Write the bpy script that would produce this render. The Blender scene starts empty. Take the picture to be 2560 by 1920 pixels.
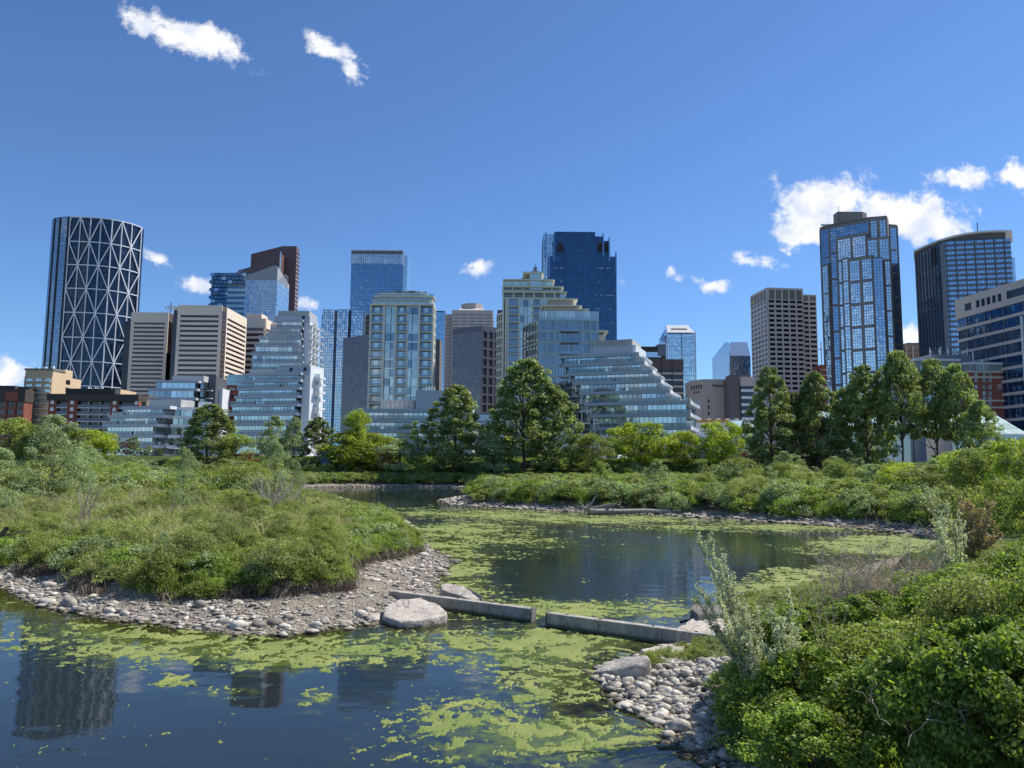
import bpy, bmesh, math, random
import numpy as np
from mathutils import Vector, Matrix, noise as mnoise
random.seed(7)
RS = np.random.RandomState(11)
scene = bpy.context.scene
COL = scene.collection

# ------------------------------------------------------------------ camera
F_PX = 1934.0
CAM = Vector((0.0, 0.0, 5.0))
PITCH = math.radians(6.1)
ROLL = 0.0083
_fwd = Vector((0, math.cos(PITCH), math.sin(PITCH)))
_up0 = Vector((0, -math.sin(PITCH), math.cos(PITCH)))
_r0 = Vector((1, 0, 0))
_up = (_up0 - ROLL * _r0).normalized()
_rt = (_r0 + ROLL * _up0).normalized()
cam_data = bpy.data.cameras.new('camera')
cam_data.sensor_width = 36.0
cam_data.lens = F_PX / 2560 * 36
cam_data.clip_start = 0.1
cam_data.clip_end = 20000
cam = bpy.data.objects.new('camera', cam_data)
COL.objects.link(cam)
m = Matrix.Identity(4)
for i in range(3):
    m[i][0] = _rt[i]; m[i][1] = _up[i]; m[i][2] = -_fwd[i]; m[i][3] = CAM[i]
cam.matrix_world = m
scene.camera = cam

# ------------------------------------------------------------------ sun, sky, exposure
SUN_EL = math.radians(52)
SUN_AZ = math.radians(66)          # to the right of the view direction (+Y towards +X)
sun_dir = Vector((math.sin(SUN_AZ) * math.cos(SUN_EL), math.cos(SUN_AZ) * math.cos(SUN_EL), math.sin(SUN_EL)))
sd = bpy.data.lights.new('sun', 'SUN')
sd.energy = 4.6; sd.angle = math.radians(0.5); sd.color = (1.0, 0.95, 0.86)
sun = bpy.data.objects.new('sun', sd); COL.objects.link(sun)
sun.rotation_euler = sun_dir.to_track_quat('Z', 'Y').to_euler()

world = bpy.data.worlds.new('World'); scene.world = world; world.use_nodes = True
wn, wl = world.node_tree.nodes, world.node_tree.links
wn.clear()
w_out = wn.new('ShaderNodeOutputWorld'); w_bg = wn.new('ShaderNodeBackground')
SKY_STRENGTH = 0.094
w_bg.inputs['Strength'].default_value = SKY_STRENGTH
wl.new(w_bg.outputs[0], w_out.inputs[0])
sky = wn.new('ShaderNodeTexSky'); sky.sky_type = 'NISHITA'; sky.sun_disc = False
sky.sun_elevation = SUN_EL; sky.sun_rotation = SUN_AZ
sky.altitude = 1050; sky.air_density = 1.0; sky.dust_density = 0.3; sky.ozone_density = 4.0

def wmath(op, a, b=None, c=None, clamp=False):
    n = wn.new('ShaderNodeMath'); n.operation = op; n.use_clamp = clamp
    for i, v in enumerate((a, b, c)):
        if v is None: continue
        if isinstance(v, (int, float)): n.inputs[i].default_value = v
        else: wl.new(v, n.inputs[i])
    return n.outputs[0]

def ray(px, py):
    return _fwd + _rt * ((px - 1280) / F_PX) + _up * ((960 - py) / F_PX)

# clouds: cumulus scraps at fixed compass directions, far away
tc = wn.new('ShaderNodeTexCoord'); sep = wn.new('ShaderNodeSeparateXYZ'); wl.new(tc.outputs['Generated'], sep.inputs[0])
ysafe = wmath('MAXIMUM', sep.outputs[1], 0.02)
U = wmath('DIVIDE', sep.outputs[0], ysafe); V = wmath('DIVIDE', sep.outputs[2], ysafe)
front = wmath('GREATER_THAN', sep.outputs[1], 0.05)
uv = wn.new('ShaderNodeCombineXYZ'); wl.new(U, uv.inputs[0]); wl.new(V, uv.inputs[1])
def wnoise(scale, detail, rough, off=(0, 0, 0), dist=0.0, stretch=(1, 1, 1)):
    mp = wn.new('ShaderNodeMapping'); wl.new(uv.outputs[0], mp.inputs[0])
    mp.inputs['Location'].default_value = off; mp.inputs['Scale'].default_value = stretch
    n = wn.new('ShaderNodeTexNoise'); wl.new(mp.outputs[0], n.inputs['Vector'])
    n.inputs['Scale'].default_value = scale; n.inputs['Detail'].default_value = detail
    n.inputs['Roughness'].default_value = rough; n.inputs['Distortion'].default_value = dist
    return n.outputs['Fac']
n_big = wnoise(16, 10, 0.62, (3.1, 1.7, 0), 0.25)
n_fine = wnoise(55, 8, 0.65, (7.1, 4.2, 0), 0.5)
def cloud_uv(px, py):
    r = ray(px, py); return r.x / r.y, r.z / r.y
# px, py, half width px, half height px, tilt (deg, clockwise in the picture), strength
CLOUDS = [
 (455, 92, 165, 46, 17, 1.0), (520, 108, 70, 30, 12, .55), (395, 70, 90, 30, 12, .4),
 (815, 118, 100, 34, 36, .9), (872, 168, 66, 24, 52, .85), (775, 92, 55, 22, 15, .35), (903, 192, 26, 12, 20, .55),
 (2060, 500, 120, 70, -8, 1.05), (2250, 540, 165, 62, 10, 1.0), (2120, 575, 150, 60, 0, 1.0), (2000, 590, 80, 28, 12, .8), (2330, 520, 60, 45, 0, .8),
 (1880, 652, 88, 28, 8, .8), (1690, 690, 36, 20, 30, .6), (1790, 715, 58, 20, -8, .75), (1800, 690, 60, 12, -8, .4), (1915, 563, 24, 10, 0, .4), (1965, 632, 30, 9, 30, .35),
 (2420, 440, 100, 30, -6, .72), (2380, 452, 50, 20, 0, .55), (2550, 442, 55, 36, 20, .95), (2480, 430, 50, 20, 0, .5),
 (1195, 665, 48, 24, -14, .75), (1170, 562, 18, 12, 0, .22), (1580, 700, 30, 26, 30, .3),
 (380, 640, 50, 18, 22, .7), (408, 590, 24, 13, 30, .5), (1170, 562, 22, 12, 20, .4), (1740, 700, 40, 16, 10, .5), (508, 716, 60, 24, 8, .8), (765, 762, 40, 28, 10, .8),
 (20, 935, 62, 40, 0, .95), (2275, 835, 45, 34, 0, .9), (55, 262, 30, 8, 25, .12),
]
masks = None
for (px, py, rx, ry, tilt, st) in CLOUDS:
    cu, cv = cloud_uv(px, py)
    k = 1.0 / F_PX * 1.05
    t = math.radians(tilt)
    du = wmath('SUBTRACT', U, cu); dv = wmath('SUBTRACT', V, cv)
    a = wmath('MULTIPLY_ADD', du, math.cos(t) / (rx * k), wmath('MULTIPLY', dv, -math.sin(t) / (rx * k)))
    b = wmath('MULTIPLY_ADD', du, math.sin(t) / (ry * k), wmath('MULTIPLY', dv, math.cos(t) / (ry * k)))
    d2 = wmath('MULTIPLY_ADD', a, a, wmath('MULTIPLY', b, b))
    mm = wmath('MULTIPLY', wmath('POWER', 2.718, wmath('MULTIPLY', d2, -0.9)), st)
    masks = mm if masks is None else wmath('MAXIMUM', masks, mm)
nn = wmath('MULTIPLY_ADD', n_fine, 0.32, wmath('MULTIPLY', n_big, 0.68))
dens = wmath('MULTIPLY_ADD', wmath('SUBTRACT', nn, 0.5), 3.4, wmath('MULTIPLY', masks, 1.25))
mr = wn.new('ShaderNodeMapRange'); mr.interpolation_type = 'SMOOTHSTEP'
wl.new(dens, mr.inputs[0]); mr.inputs[1].default_value = 0.40; mr.inputs[2].default_value = 0.95
gate = wn.new('ShaderNodeMapRange'); gate.interpolation_type = 'SMOOTHSTEP'
wl.new(masks, gate.inputs[0]); gate.inputs[1].default_value = 0.04; gate.inputs[2].default_value = 0.22
cfac = wmath('MULTIPLY', wmath('MULTIPLY', mr.outputs[0], gate.outputs[0]), front)
# the same scattered cumulus over the part of the sky behind the viewer
yb_ = wmath('MAXIMUM', wmath('ABSOLUTE', sep.outputs[1]), .12); uvb = wn.new('ShaderNodeCombineXYZ'); wl.new(wmath('DIVIDE', sep.outputs[0], yb_), uvb.inputs[0]); wl.new(wmath('DIVIDE', sep.outputs[2], yb_), uvb.inputs[1])
nb_ = wn.new('ShaderNodeTexNoise'); wl.new(uvb.outputs[0], nb_.inputs['Vector']); nb_.inputs['Scale'].default_value = 3.2; nb_.inputs['Detail'].default_value = 8; nb_.inputs['Roughness'].default_value = .6
mb_ = wn.new('ShaderNodeMapRange'); mb_.interpolation_type = 'SMOOTHSTEP'; wl.new(nb_.outputs['Fac'], mb_.inputs[0]); mb_.inputs[1].default_value = .54; mb_.inputs[2].default_value = .66
behind = wmath('LESS_THAN', sep.outputs[1], -.12)
cfac = wmath('MAXIMUM', cfac, wmath('MULTIPLY', wmath('MULTIPLY', mb_.outputs[0], behind), .85), clamp=True)
# cloud body brightness: thick centres a little greyer towards their undersides
ccol = wn.new('ShaderNodeMix'); ccol.data_type = 'RGBA'
CB = 0.80 / SKY_STRENGTH
ccol.inputs[6].default_value = (CB * .70, CB * .77, CB * .92, 1); ccol.inputs[7].default_value = (CB * .98, CB * .99, CB * 1.0, 1)
mr2 = wn.new('ShaderNodeMapRange'); wl.new(wnoise(22, 6, .55, (3.11, 1.72, 0), .2), mr2.inputs[0]); mr2.inputs[1].default_value = .38; mr2.inputs[2].default_value = .56
wl.new(mr2.outputs[0], ccol.inputs[0])
mixc = wn.new('ShaderNodeMix'); mixc.data_type = 'RGBA'
SKY_GAIN = (.77, .985, 1.22)
hsv = wn.new('ShaderNodeMix'); hsv.data_type = 'RGBA'; hsv.blend_type = 'MULTIPLY'; hsv.inputs[0].default_value = 1.0
wl.new(sky.outputs[0], hsv.inputs[6]); hsv.inputs[7].default_value = (*SKY_GAIN, 1)
wl.new(cfac, mixc.inputs[0]); wl.new(hsv.outputs[2], mixc.inputs[6]); wl.new(ccol.outputs[2], mixc.inputs[7])
wl.new(mixc.outputs[2], w_bg.inputs['Color'])
world.cycles.sampling_method = 'MANUAL'; world.cycles.sample_map_resolution = 512

scene.view_settings.view_transform = 'Standard'; scene.view_settings.look = 'None'
scene.view_settings.exposure = 0.40; scene.view_settings.gamma = 1.0
scene.view_settings.use_curve_mapping = False
scene.cycles.max_bounces = 6; scene.cycles.diffuse_bounces = 4; scene.cycles.glossy_bounces = 3
scene.cycles.transmission_bounces = 3; scene.cycles.transparent_max_bounces = 8
scene.cycles.caustics_reflective = False; scene.cycles.caustics_refractive = False
scene.cycles.use_denoising = True

# ------------------------------------------------------------------ picture <-> place
def P(px, py, Y):
    r = ray(px, py); t = Y / r.y
    return CAM + r * t
def G(px, py, z=0.0):
    r = ray(px, py); t = (z - CAM.z) / r.z
    return CAM + r * t
def proj(x, y, z):
    dx, dy, dz = x - CAM.x, y - CAM.y, z - CAM.z
    w = dx * _fwd.x + dy * _fwd.y + dz * _fwd.z
    u = dx * _rt.x + dy * _rt.y + dz * _rt.z
    v = dx * _up.x + dy * _up.y + dz * _up.z
    return 1280 + F_PX * u / w, 960 - F_PX * v / w

# ------------------------------------------------------------------ materials
MATS = {}
def mat(name, color, rough=0.8, metal=0.0, spec=0.5, var=0.0, vscale=1.0, bump=0.0, bscale=20.0, coat=0.0, tint=0.0, streak=False):
    if name in MATS: return MATS[name]
    m = bpy.data.materials.new(name); m.use_nodes = True
    n, l = m.node_tree.nodes, m.node_tree.links
    p = n['Principled BSDF']
    p.inputs['Base Color'].default_value = (*color, 1); p.inputs['Roughness'].default_value = rough
    p.inputs['Metallic'].default_value = metal; p.inputs['Specular IOR Level'].default_value = spec
    src = None
    if var or tint:
        fac = None
        if var:
            tcx = n.new('ShaderNodeNewGeometry')
            mp = n.new('ShaderNodeMapping'); l.new(tcx.outputs['Position'], mp.inputs[0])
            if streak: mp.inputs['Scale'].default_value = (1, 1, .12)
            nz = n.new('ShaderNodeTexNoise'); nz.inputs['Scale'].default_value = vscale; nz.inputs['Detail'].default_value = 6; nz.inputs['Roughness'].default_value = .65
            l.new(mp.outputs[0], nz.inputs['Vector'])
            r = n.new('ShaderNodeMapRange'); l.new(nz.outputs['Fac'], r.inputs[0]); r.inputs[1].default_value = .3; r.inputs[2].default_value = .7
            r.inputs[3].default_value = 1 - var; r.inputs[4].default_value = 1 + var
            fac = r.outputs[0]
        if tint:
            oi = n.new('ShaderNodeObjectInfo'); at = n.new('ShaderNodeAttribute'); at.attribute_name = 'tint'
            ad = n.new('ShaderNodeMath'); ad.operation = 'ADD'; l.new(oi.outputs['Random'], ad.inputs[0]); l.new(at.outputs['Fac'], ad.inputs[1])
            fr = n.new('ShaderNodeMath'); fr.operation = 'FRACT'; l.new(ad.outputs[0], fr.inputs[0])
            r2 = n.new('ShaderNodeMapRange'); l.new(fr.outputs[0], r2.inputs[0]); r2.inputs[3].default_value = 1 - tint; r2.inputs[4].default_value = 1 + tint
            if fac is None: fac = r2.outputs[0]
            else:
                mu = n.new('ShaderNodeMath'); mu.operation = 'MULTIPLY'; l.new(fac, mu.inputs[0]); l.new(r2.outputs[0], mu.inputs[1]); fac = mu.outputs[0]
        mx = n.new('ShaderNodeVectorMath'); mx.operation = 'SCALE'; mx.inputs[0].default_value = color; l.new(fac, mx.inputs['Scale'])
        l.new(mx.outputs[0], p.inputs['Base Color'])
    if bump:
        nz = n.new('ShaderNodeTexNoise'); nz.inputs['Scale'].default_value = bscale; nz.inputs['Detail'].default_value = 5
        g = n.new('ShaderNodeNewGeometry'); l.new(g.outputs['Position'], nz.inputs['Vector'])
        b = n.new('ShaderNodeBump'); b.inputs['Strength'].default_value = 1.0; b.inputs['Distance'].default_value = bump
        l.new(nz.outputs['Fac'], b.inputs['Height']); l.new(b.outputs[0], p.inputs['Normal'])
    MATS[name] = m
    return m

def leafmat(name, color, var=0.35, trans=0.35, tip=None, vscale=.35, rough=0.55):
    m = bpy.data.materials.new(name); m.use_nodes = True
    n, l = m.node_tree.nodes, m.node_tree.links
    n.clear()
    out = n.new('ShaderNodeOutputMaterial')
    p = n.new('ShaderNodeBsdfPrincipled'); p.inputs['Roughness'].default_value = rough; p.inputs['Specular IOR Level'].default_value = .35
    t = n.new('ShaderNodeBsdfTranslucent'); mx = n.new('ShaderNodeMixShader'); mx.inputs[0].default_value = trans
    at = n.new('ShaderNodeAttribute'); at.attribute_name = 'tint'
    oi = n.new('ShaderNodeObjectInfo')
    g = n.new('ShaderNodeNewGeometry'); nz = n.new('ShaderNodeTexNoise'); nz.inputs['Scale'].default_value = vscale; nz.inputs['Detail'].default_value = 3
    l.new(g.outputs['Position'], nz.inputs['Vector'])
    r = n.new('ShaderNodeMapRange'); l.new(at.outputs['Fac'], r.inputs[0]); r.inputs[3].default_value = 1 - var; r.inputs[4].default_value = 1 + var
    r2 = n.new('ShaderNodeMapRange'); l.new(nz.outputs['Fac'], r2.inputs[0]); r2.inputs[1].default_value = .3; r2.inputs[2].default_value = .7; r2.inputs[3].default_value = .72; r2.inputs[4].default_value = 1.28
    r3 = n.new('ShaderNodeMapRange'); l.new(oi.outputs['Random'], r3.inputs[0]); r3.inputs[3].default_value = .8; r3.inputs[4].default_value = 1.2
    mu = n.new('ShaderNodeMath'); mu.operation = 'MULTIPLY'; l.new(r.outputs[0], mu.inputs[0]); l.new(r2.outputs[0], mu.inputs[1])
    mu2 = n.new('ShaderNodeMath'); mu2.operation = 'MULTIPLY'; l.new(mu.outputs[0], mu2.inputs[0]); l.new(r3.outputs[0], mu2.inputs[1])
    cm = n.new('ShaderNodeMix'); cm.data_type = 'RGBA'; cm.inputs[6].default_value = (*color, 1)
    tip = tip or (color[0] * 1.5, color[1] * 1.25, color[2] * .9)
    cm.inputs[7].default_value = (*tip, 1)
    fr = n.new('ShaderNodeMath'); fr.operation = 'FRACT'; m7 = n.new('ShaderNodeMath'); m7.operation = 'MULTIPLY'; m7.inputs[1].default_value = 7.31
    l.new(at.outputs['Fac'], m7.inputs[0]); l.new(m7.outputs[0], fr.inputs[0]); l.new(fr.outputs[0], cm.inputs[0])
    sc = n.new('ShaderNodeVectorMath'); sc.operation = 'SCALE'; l.new(cm.outputs[2], sc.inputs[0]); l.new(mu2.outputs[0], sc.inputs['Scale'])
    l.new(sc.outputs[0], p.inputs['Base Color'])
    sc2 = n.new('ShaderNodeVectorMath'); sc2.operation = 'MULTIPLY'; l.new(sc.outputs[0], sc2.inputs[0]); sc2.inputs[1].default_value = (1.25, 1.35, .6)
    l.new(sc2.outputs[0], t.inputs['Color'])
    l.new(p.outputs[0], mx.inputs[1]); l.new(t.outputs[0], mx.inputs[2]); l.new(mx.outputs[0], out.inputs[0])
    MATS[name] = m
    return m

def glassmat(name, base, refl=1.0, rough=0.04, ior=1.9, tint=.35, var=0.0, tintcol=(1, 1, 1), wave=0.0):
    """coated facade glass: a dark body under a tinted reflecting coat (ior sets how strong the coat is)"""
    m = bpy.data.materials.new(name); m.use_nodes = True
    n, l = m.node_tree.nodes, m.node_tree.links; n.clear()
    out = n.new('ShaderNodeOutputMaterial'); df = n.new('ShaderNodeBsdfDiffuse'); gs = n.new('ShaderNodeBsdfGlossy'); gs.inputs['Roughness'].default_value = rough
    oi = n.new('ShaderNodeObjectInfo'); at = n.new('ShaderNodeAttribute'); at.attribute_name = 'tint'
    ad = n.new('ShaderNodeMath'); ad.operation = 'ADD'; l.new(oi.outputs['Random'], ad.inputs[0]); l.new(at.outputs['Fac'], ad.inputs[1])
    fr = n.new('ShaderNodeMath'); fr.operation = 'FRACT'; l.new(ad.outputs[0], fr.inputs[0])
    r2 = n.new('ShaderNodeMapRange'); l.new(fr.outputs[0], r2.inputs[0]); r2.inputs[3].default_value = 1 - tint; r2.inputs[4].default_value = 1 + tint
    mx = n.new('ShaderNodeVectorMath'); mx.operation = 'SCALE'; mx.inputs[0].default_value = base; l.new(r2.outputs[0], mx.inputs['Scale'])
    l.new(mx.outputs[0], df.inputs['Color'])
    r3 = n.new('ShaderNodeMapRange'); l.new(fr.outputs[0], r3.inputs[0]); r3.inputs[3].default_value = 1 - tint * .3; r3.inputs[4].default_value = 1
    m3 = n.new('ShaderNodeVectorMath'); m3.operation = 'SCALE'; m3.inputs[0].default_value = tintcol; l.new(r3.outputs[0], m3.inputs['Scale']); l.new(m3.outputs[0], gs.inputs['Color'])
    F0 = min(.75, ((ior - 1) / (ior + 1)) ** 2 * 2.6 * refl)
    lw = n.new('ShaderNodeLayerWeight'); lw.inputs['Blend'].default_value = .25
    fm = n.new('ShaderNodeMapRange'); l.new(lw.outputs['Facing'], fm.inputs[0]); fm.inputs[1].default_value = .3; fm.inputs[3].default_value = F0; fm.inputs[4].default_value = min(1, F0 + .45)
    ms = n.new('ShaderNodeMixShader'); l.new(fm.outputs[0], ms.inputs[0]); l.new(df.outputs[0], ms.inputs[1]); l.new(gs.outputs[0], ms.inputs[2]); l.new(ms.outputs[0], out.inputs[0])
    if wave:
        g = n.new('ShaderNodeNewGeometry'); nz = n.new('ShaderNodeTexNoise'); nz.inputs['Scale'].default_value = .22; nz.inputs['Detail'].default_value = 2
        l.new(g.outputs['Position'], nz.inputs['Vector'])
        bb = n.new('ShaderNodeBump'); bb.inputs['Distance'].default_value = wave; l.new(nz.outputs['Fac'], bb.inputs['Height']); l.new(bb.outputs[0], gs.inputs['Normal'])
    MATS[name] = m
    return m

# ------------------------------------------------------------------ mesh helpers
def meta(o, label=None, cat=None, group=None, kind=None):
    if label: o['label'] = label
    if cat: o['category'] = cat
    if group: o['group'] = group
    if kind: o['kind'] = kind
    return o
def link(name, me, parent=None, m=None):
    o = bpy.data.objects.new(name, me); COL.objects.link(o)
    if parent: o.parent = parent
    if m is not None and me is not None and not me.materials: me.materials.append(m)
    return o
def empty(name, loc, rz=0, **k):
    o = bpy.data.objects.new(name, None); COL.objects.link(o)
    o.location = loc; o.rotation_euler = (0, 0, rz); o.empty_display_size = .5
    return meta(o, **k)
def np_mesh(name, verts, quads, m=None, tint=None, smooth=False):
    """verts (n,3), quads (k,4) int or (k,3)"""
    me = bpy.data.meshes.new(name)
    verts = np.asarray(verts, dtype=np.float32); quads = np.asarray(quads, dtype=np.int32)
    k, c = quads.shape
    me.vertices.add(len(verts)); me.vertices.foreach_set('co', verts.ravel())
    me.loops.add(k * c); me.loops.foreach_set('vertex_index', quads.ravel())
    me.polygons.add(k); me.polygons.foreach_set('loop_start', np.arange(0, k * c, c, dtype=np.int32))
    try: me.polygons.foreach_set('loop_total', np.full(k, c, dtype=np.int32))
    except Exception: pass
    if tint is not None:
        a = me.attributes.new('tint', 'FLOAT', 'FACE'); a.data.foreach_set('value', np.asarray(tint, dtype=np.float32))
    me.polygons.foreach_set('use_smooth', np.full(k, smooth, dtype=bool))
    me.update(calc_edges=True); me.validate()
    if m is not None: me.materials.append(m)
    return me

class MB:
    """collects boxes and quads into one mesh"""
    def __init__(s): s.v = []; s.f = []; s.t = []
    def quad(s, a, b, c, d, t=None):
        n = len(s.v); s.v += [tuple(a), tuple(b), tuple(c), tuple(d)]; s.f.append((n, n + 1, n + 2, n + 3)); s.t.append(random.random() if t is None else t)
    def box(s, x0, x1, y0, y1, z0, z1, M=None):
        n = len(s.v); c = [Vector((x, y, z)) for z in (z0, z1) for y in (y0, y1) for x in (x0, x1)]
        if M is not None: c = [M @ p for p in c]
        s.v += [tuple(p) for p in c]
        for f in ((0, 2, 3, 1), (4, 5, 7, 6), (0, 1, 5, 4), (2, 6, 7, 3), (0, 4, 6, 2), (1, 3, 7, 5)):
            s.f.append(tuple(n + i for i in f)); s.t.append(0.0)
    def build(s, name, m, parent=None, stuff=False):
        if not s.v: return None
        me = np_mesh(name, s.v, s.f, m, tint=s.t)
        o = link(name, me, parent)
        if stuff: o['kind'] = 'stuff'
        return o

_UC = {}
def cube_mesh(m):
    if m.name not in _UC:
        b = MB(); b.box(-.5, .5, -.5, .5, -.5, .5); me = np_mesh('unit_' + m.name, b.v, b.f, m); _UC[m.name] = me
    return _UC[m.name]
def prism_mesh(name, pts, z0, z1, m, z1s=None):
    """polygon pts counter-clockwise seen from above; z1s: top height per point"""
    n = len(pts); v = [(p[0], p[1], z0) for p in pts] + [(p[0], p[1], (z1s[i] if z1s else z1)) for i, p in enumerate(pts)]
    f = [tuple(reversed(range(n))), tuple(range(n, 2 * n))] + [(i, (i + 1) % n, n + (i + 1) % n, n + i) for i in range(n)]
    me = bpy.data.meshes.new(name); me.from_pydata(v, [], f); me.update(); me.materials.append(m)
    return me

class Bld:
    """a building: Empty at its base, parts in its local frame (x along the front, y away, z world height)"""
    def __init__(s, name, label, cat, X, Y, th=0.0, zb=7.0, group=None):
        s.e = empty(name, (X, Y, zb), th, label=label, cat=cat, group=group); s.zb = zb; s.X = X; s.Y = Y; s.th = th
    def loc(s, X, Y):
        dx, dy = X - s.X, Y - s.Y; c, t = math.cos(s.th), math.sin(s.th)
        return (c * dx + t * dy, -t * dx + c * dy)
    def box(s, name, x0, x1, y0, y1, z0, z1, m, parent=None):
        o = link(name, cube_mesh(m), parent or s.e)
        o.location = ((x0 + x1) / 2, (y0 + y1) / 2, (z0 + z1) / 2 - s.zb); o.scale = (x1 - x0, y1 - y0, z1 - z0)
        return o
    def prism(s, name, pts, z0, z1, m, z1s=None):
        return link(name, prism_mesh(name, pts, z0 - s.zb, z1 - s.zb, m, [z - s.zb for z in z1s] if z1s else None), s.e)
    def build(s, b, name, m, stuff=True):
        o = b.build(name, m, s.e, stuff)
        if o: o.location.z = -s.zb
        return o
    def put(s, name, F, u0, u1, z0, z1, o0, o1, m):
        (x, y, dx, dy, L) = F; nx, ny = dy, -dx
        uc, oc = (u0 + u1) / 2, (o0 + o1) / 2
        o = link(name, cube_mesh(m), s.e)
        o.location = (x + dx * uc + nx * oc, y + dy * uc + ny * oc, (z0 + z1) / 2 - s.zb)
        o.rotation_euler = (0, 0, math.atan2(dy, dx)); o.scale = (max(u1 - u0, .01), max(o1 - o0, .01), max(z1 - z0, .01))
        return o
def face(x0, y0, x1, y1):
    L = math.hypot(x1 - x0, y1 - y0); return (x0, y0, (x1 - x0) / L, (y1 - y0) / L, L)
def fbox(b, F, u0, u1, z0, z1, o0, o1):
    (x, y, dx, dy, L) = F; nx, ny = dy, -dx
    M = Matrix(((dx, nx, 0, x), (dy, ny, 0, y), (0, 0, 1, 0), (0, 0, 0, 1)))
    b.box(u0, u1, o0, o1, z0, z1, M)
def fpane(b, F, u0, u1, z0, z1, off=.06, tilt=.006, t=None):
    (x, y, dx, dy, L) = F; nx, ny = dy, -dx
    a, c = random.gauss(0, tilt), random.gauss(0, tilt)
    w, h = (u1 - u0), (z1 - z0)
    def q(u, z): 
        o = off + a * (u - (u0 + u1) / 2) + c * (z - (z0 + z1) / 2)
        return (x + dx * u + nx * o, y + dy * u + ny * o, z)
    b.quad(q(u0, z0), q(u1, z0), q(u1, z1), q(u0, z1), t)
def grid(B, F, z0, z1, nf, nb, sp=1.0, pw=.4, proud=.35, msp=None, mpane=None, mpier=None, sep=True, sepframe=None, mu=0.0, tilt=.006, split=1, win='window', top=True):
    """floors x bays: a spandrel under each floor's windows, piers between bays, a pane in each opening"""
    L = F[4]; fh = (z1 - z0) / nf; bw = (L - 2 * mu) / nb
    sepframe = sep if sepframe is None else sepframe
    bs, bp, bw_ = MB(), MB(), MB()
    mpier = mpier or msp
    for k in range(nf + (1 if top else 0)):
        za = z0 + k * fh
        if msp is not None and sp > 0:
            if sepframe: B.put('spandrel', F, 0, L, za - .0, za + sp if k < nf else za + min(sp, .8), -.05, proud, msp)
            else: fbox(bs, F, 0, L, za, za + (sp if k < nf else min(sp, .8)), -.05, proud)
    if pw > 0:
        for j in range(nb + 1):
            u = mu + j * bw
            if sepframe: B.put('pier', F, max(0, u - pw / 2), min(L, u + pw / 2), z0, z1 + .01, -.05, proud + .06, mpier)
            else: fbox(bp, F, max(0, u - pw / 2), min(L, u + pw / 2), z0, z1 + .01, -.05, proud + .06)
    for k in range(nf):
        for j in range(nb):
            u0, u1 = mu + j * bw + pw / 2, mu + (j + 1) * bw - pw / 2
            za, zc = z0 + k * fh + sp, z0 + (k + 1) * fh
            if sep: 
                if split == 1: B.put(win, F, u0, u1, za, zc, .0, .06, mpane)
                else:
                    w = (u1 - u0) / split
                    for i in range(split): B.put(win, F, u0 + i * w + .06, u0 + (i + 1) * w - .06, za, zc, .0, .06, mpane)
            else:
                w = (u1 - u0) / split
                for i in range(split):
                    g = .07 if split > 1 or pw == 0 else .02
                    fpane(bw_, F, u0 + i * w + g, u0 + (i + 1) * w - g, za + g, zc - g, .07, tilt)
    B.build(bs, 'spandrel', msp); B.build(bp, 'pier', mpier); B.build(bw_, win, mpane)

# simple vectorised value noise
def _h(ix, iy, s):
    h = (ix.astype(np.int64) * 374761393 + iy.astype(np.int64) * 668265263 + s * 1442695041) & 0xffffffff
    h = ((h ^ (h >> 13)) * 1274126177) & 0xffffffff
    return ((h ^ (h >> 16)) & 0xffff) / 65535.0
def vnoise(x, y, s=0):
    ix, iy = np.floor(x), np.floor(y); fx, fy = x - ix, y - iy
    fx = fx * fx * (3 - 2 * fx); fy = fy * fy * (3 - 2 * fy)
    a, b = _h(ix, iy, s), _h(ix + 1, iy, s); c, d = _h(ix, iy + 1, s), _h(ix + 1, iy + 1, s)
    return (a * (1 - fx) + b * fx) * (1 - fy) + (c * (1 - fx) + d * fx) * fy
def fbm(x, y, o=4, s=0):
    r = 0; a = .5; t = 0; c, q = math.cos(.9), math.sin(.9)
    for i in range(o):
        x, y = x * c - y * q + 3.7, x * q + y * c - 1.9
        r = r + a * vnoise(x * 2 ** i, y * 2 ** i, s + i * 17); t += a; a *= .58
    return r / t
def sstep(a, b, x):
    t = np.clip((x - a) / (b - a), 0, 1); return t * t * (3 - 2 * t)
# ================================================================== terrain and water
def gp(*a): return [tuple(G(px, py)[:2]) for px, py in a]
SHORE_LEFT = gp((0, 1466), (55, 1500), (150, 1533), (260, 1546), (400, 1563), (520, 1580), (620, 1588), (720, 1588), (830, 1574), (940, 1560), (1010, 1560), (1075, 1548), (1115, 1520),
                (1100, 1470), (1085, 1462), (1110, 1430), (1140, 1408), (1118, 1390), (1075, 1370), (1050, 1345), (1030, 1318), (1000, 1298), (930, 1268), (850, 1245), (780, 1230))
SHORE_FAR = gp((742, 1219), (800, 1217), (900, 1216), (1050, 1217), (1200, 1219), (1350, 1222), (1520, 1224))
SHORE_BAR = gp((1560, 1236), (1400, 1238), (1300, 1240), (1200, 1245), (1110, 1248), (1098, 1252), (1130, 1262), (1250, 1270), (1400, 1278), (1550, 1284), (1700, 1292), (1850, 1300), (2000, 1310), (2150, 1322), (2290, 1338), (2420, 1352))
SHORE_RIGHT = gp((2420, 1372), (2300, 1380), (2200, 1400), (2100, 1440), (1960, 1480), (1840, 1500), (1735, 1512), (1722, 1535), (1768, 1562), (1745, 1585), (1790, 1592), (1800, 1606), (1700, 1610), (1600, 1640), (1490, 1684), (1500, 1705), (1540, 1735), (1570, 1760), (1600, 1790), (1655, 1815), (1680, 1850), (1690, 1880), (1760, 1900), (1800, 1925), (1850, 1970))
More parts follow.
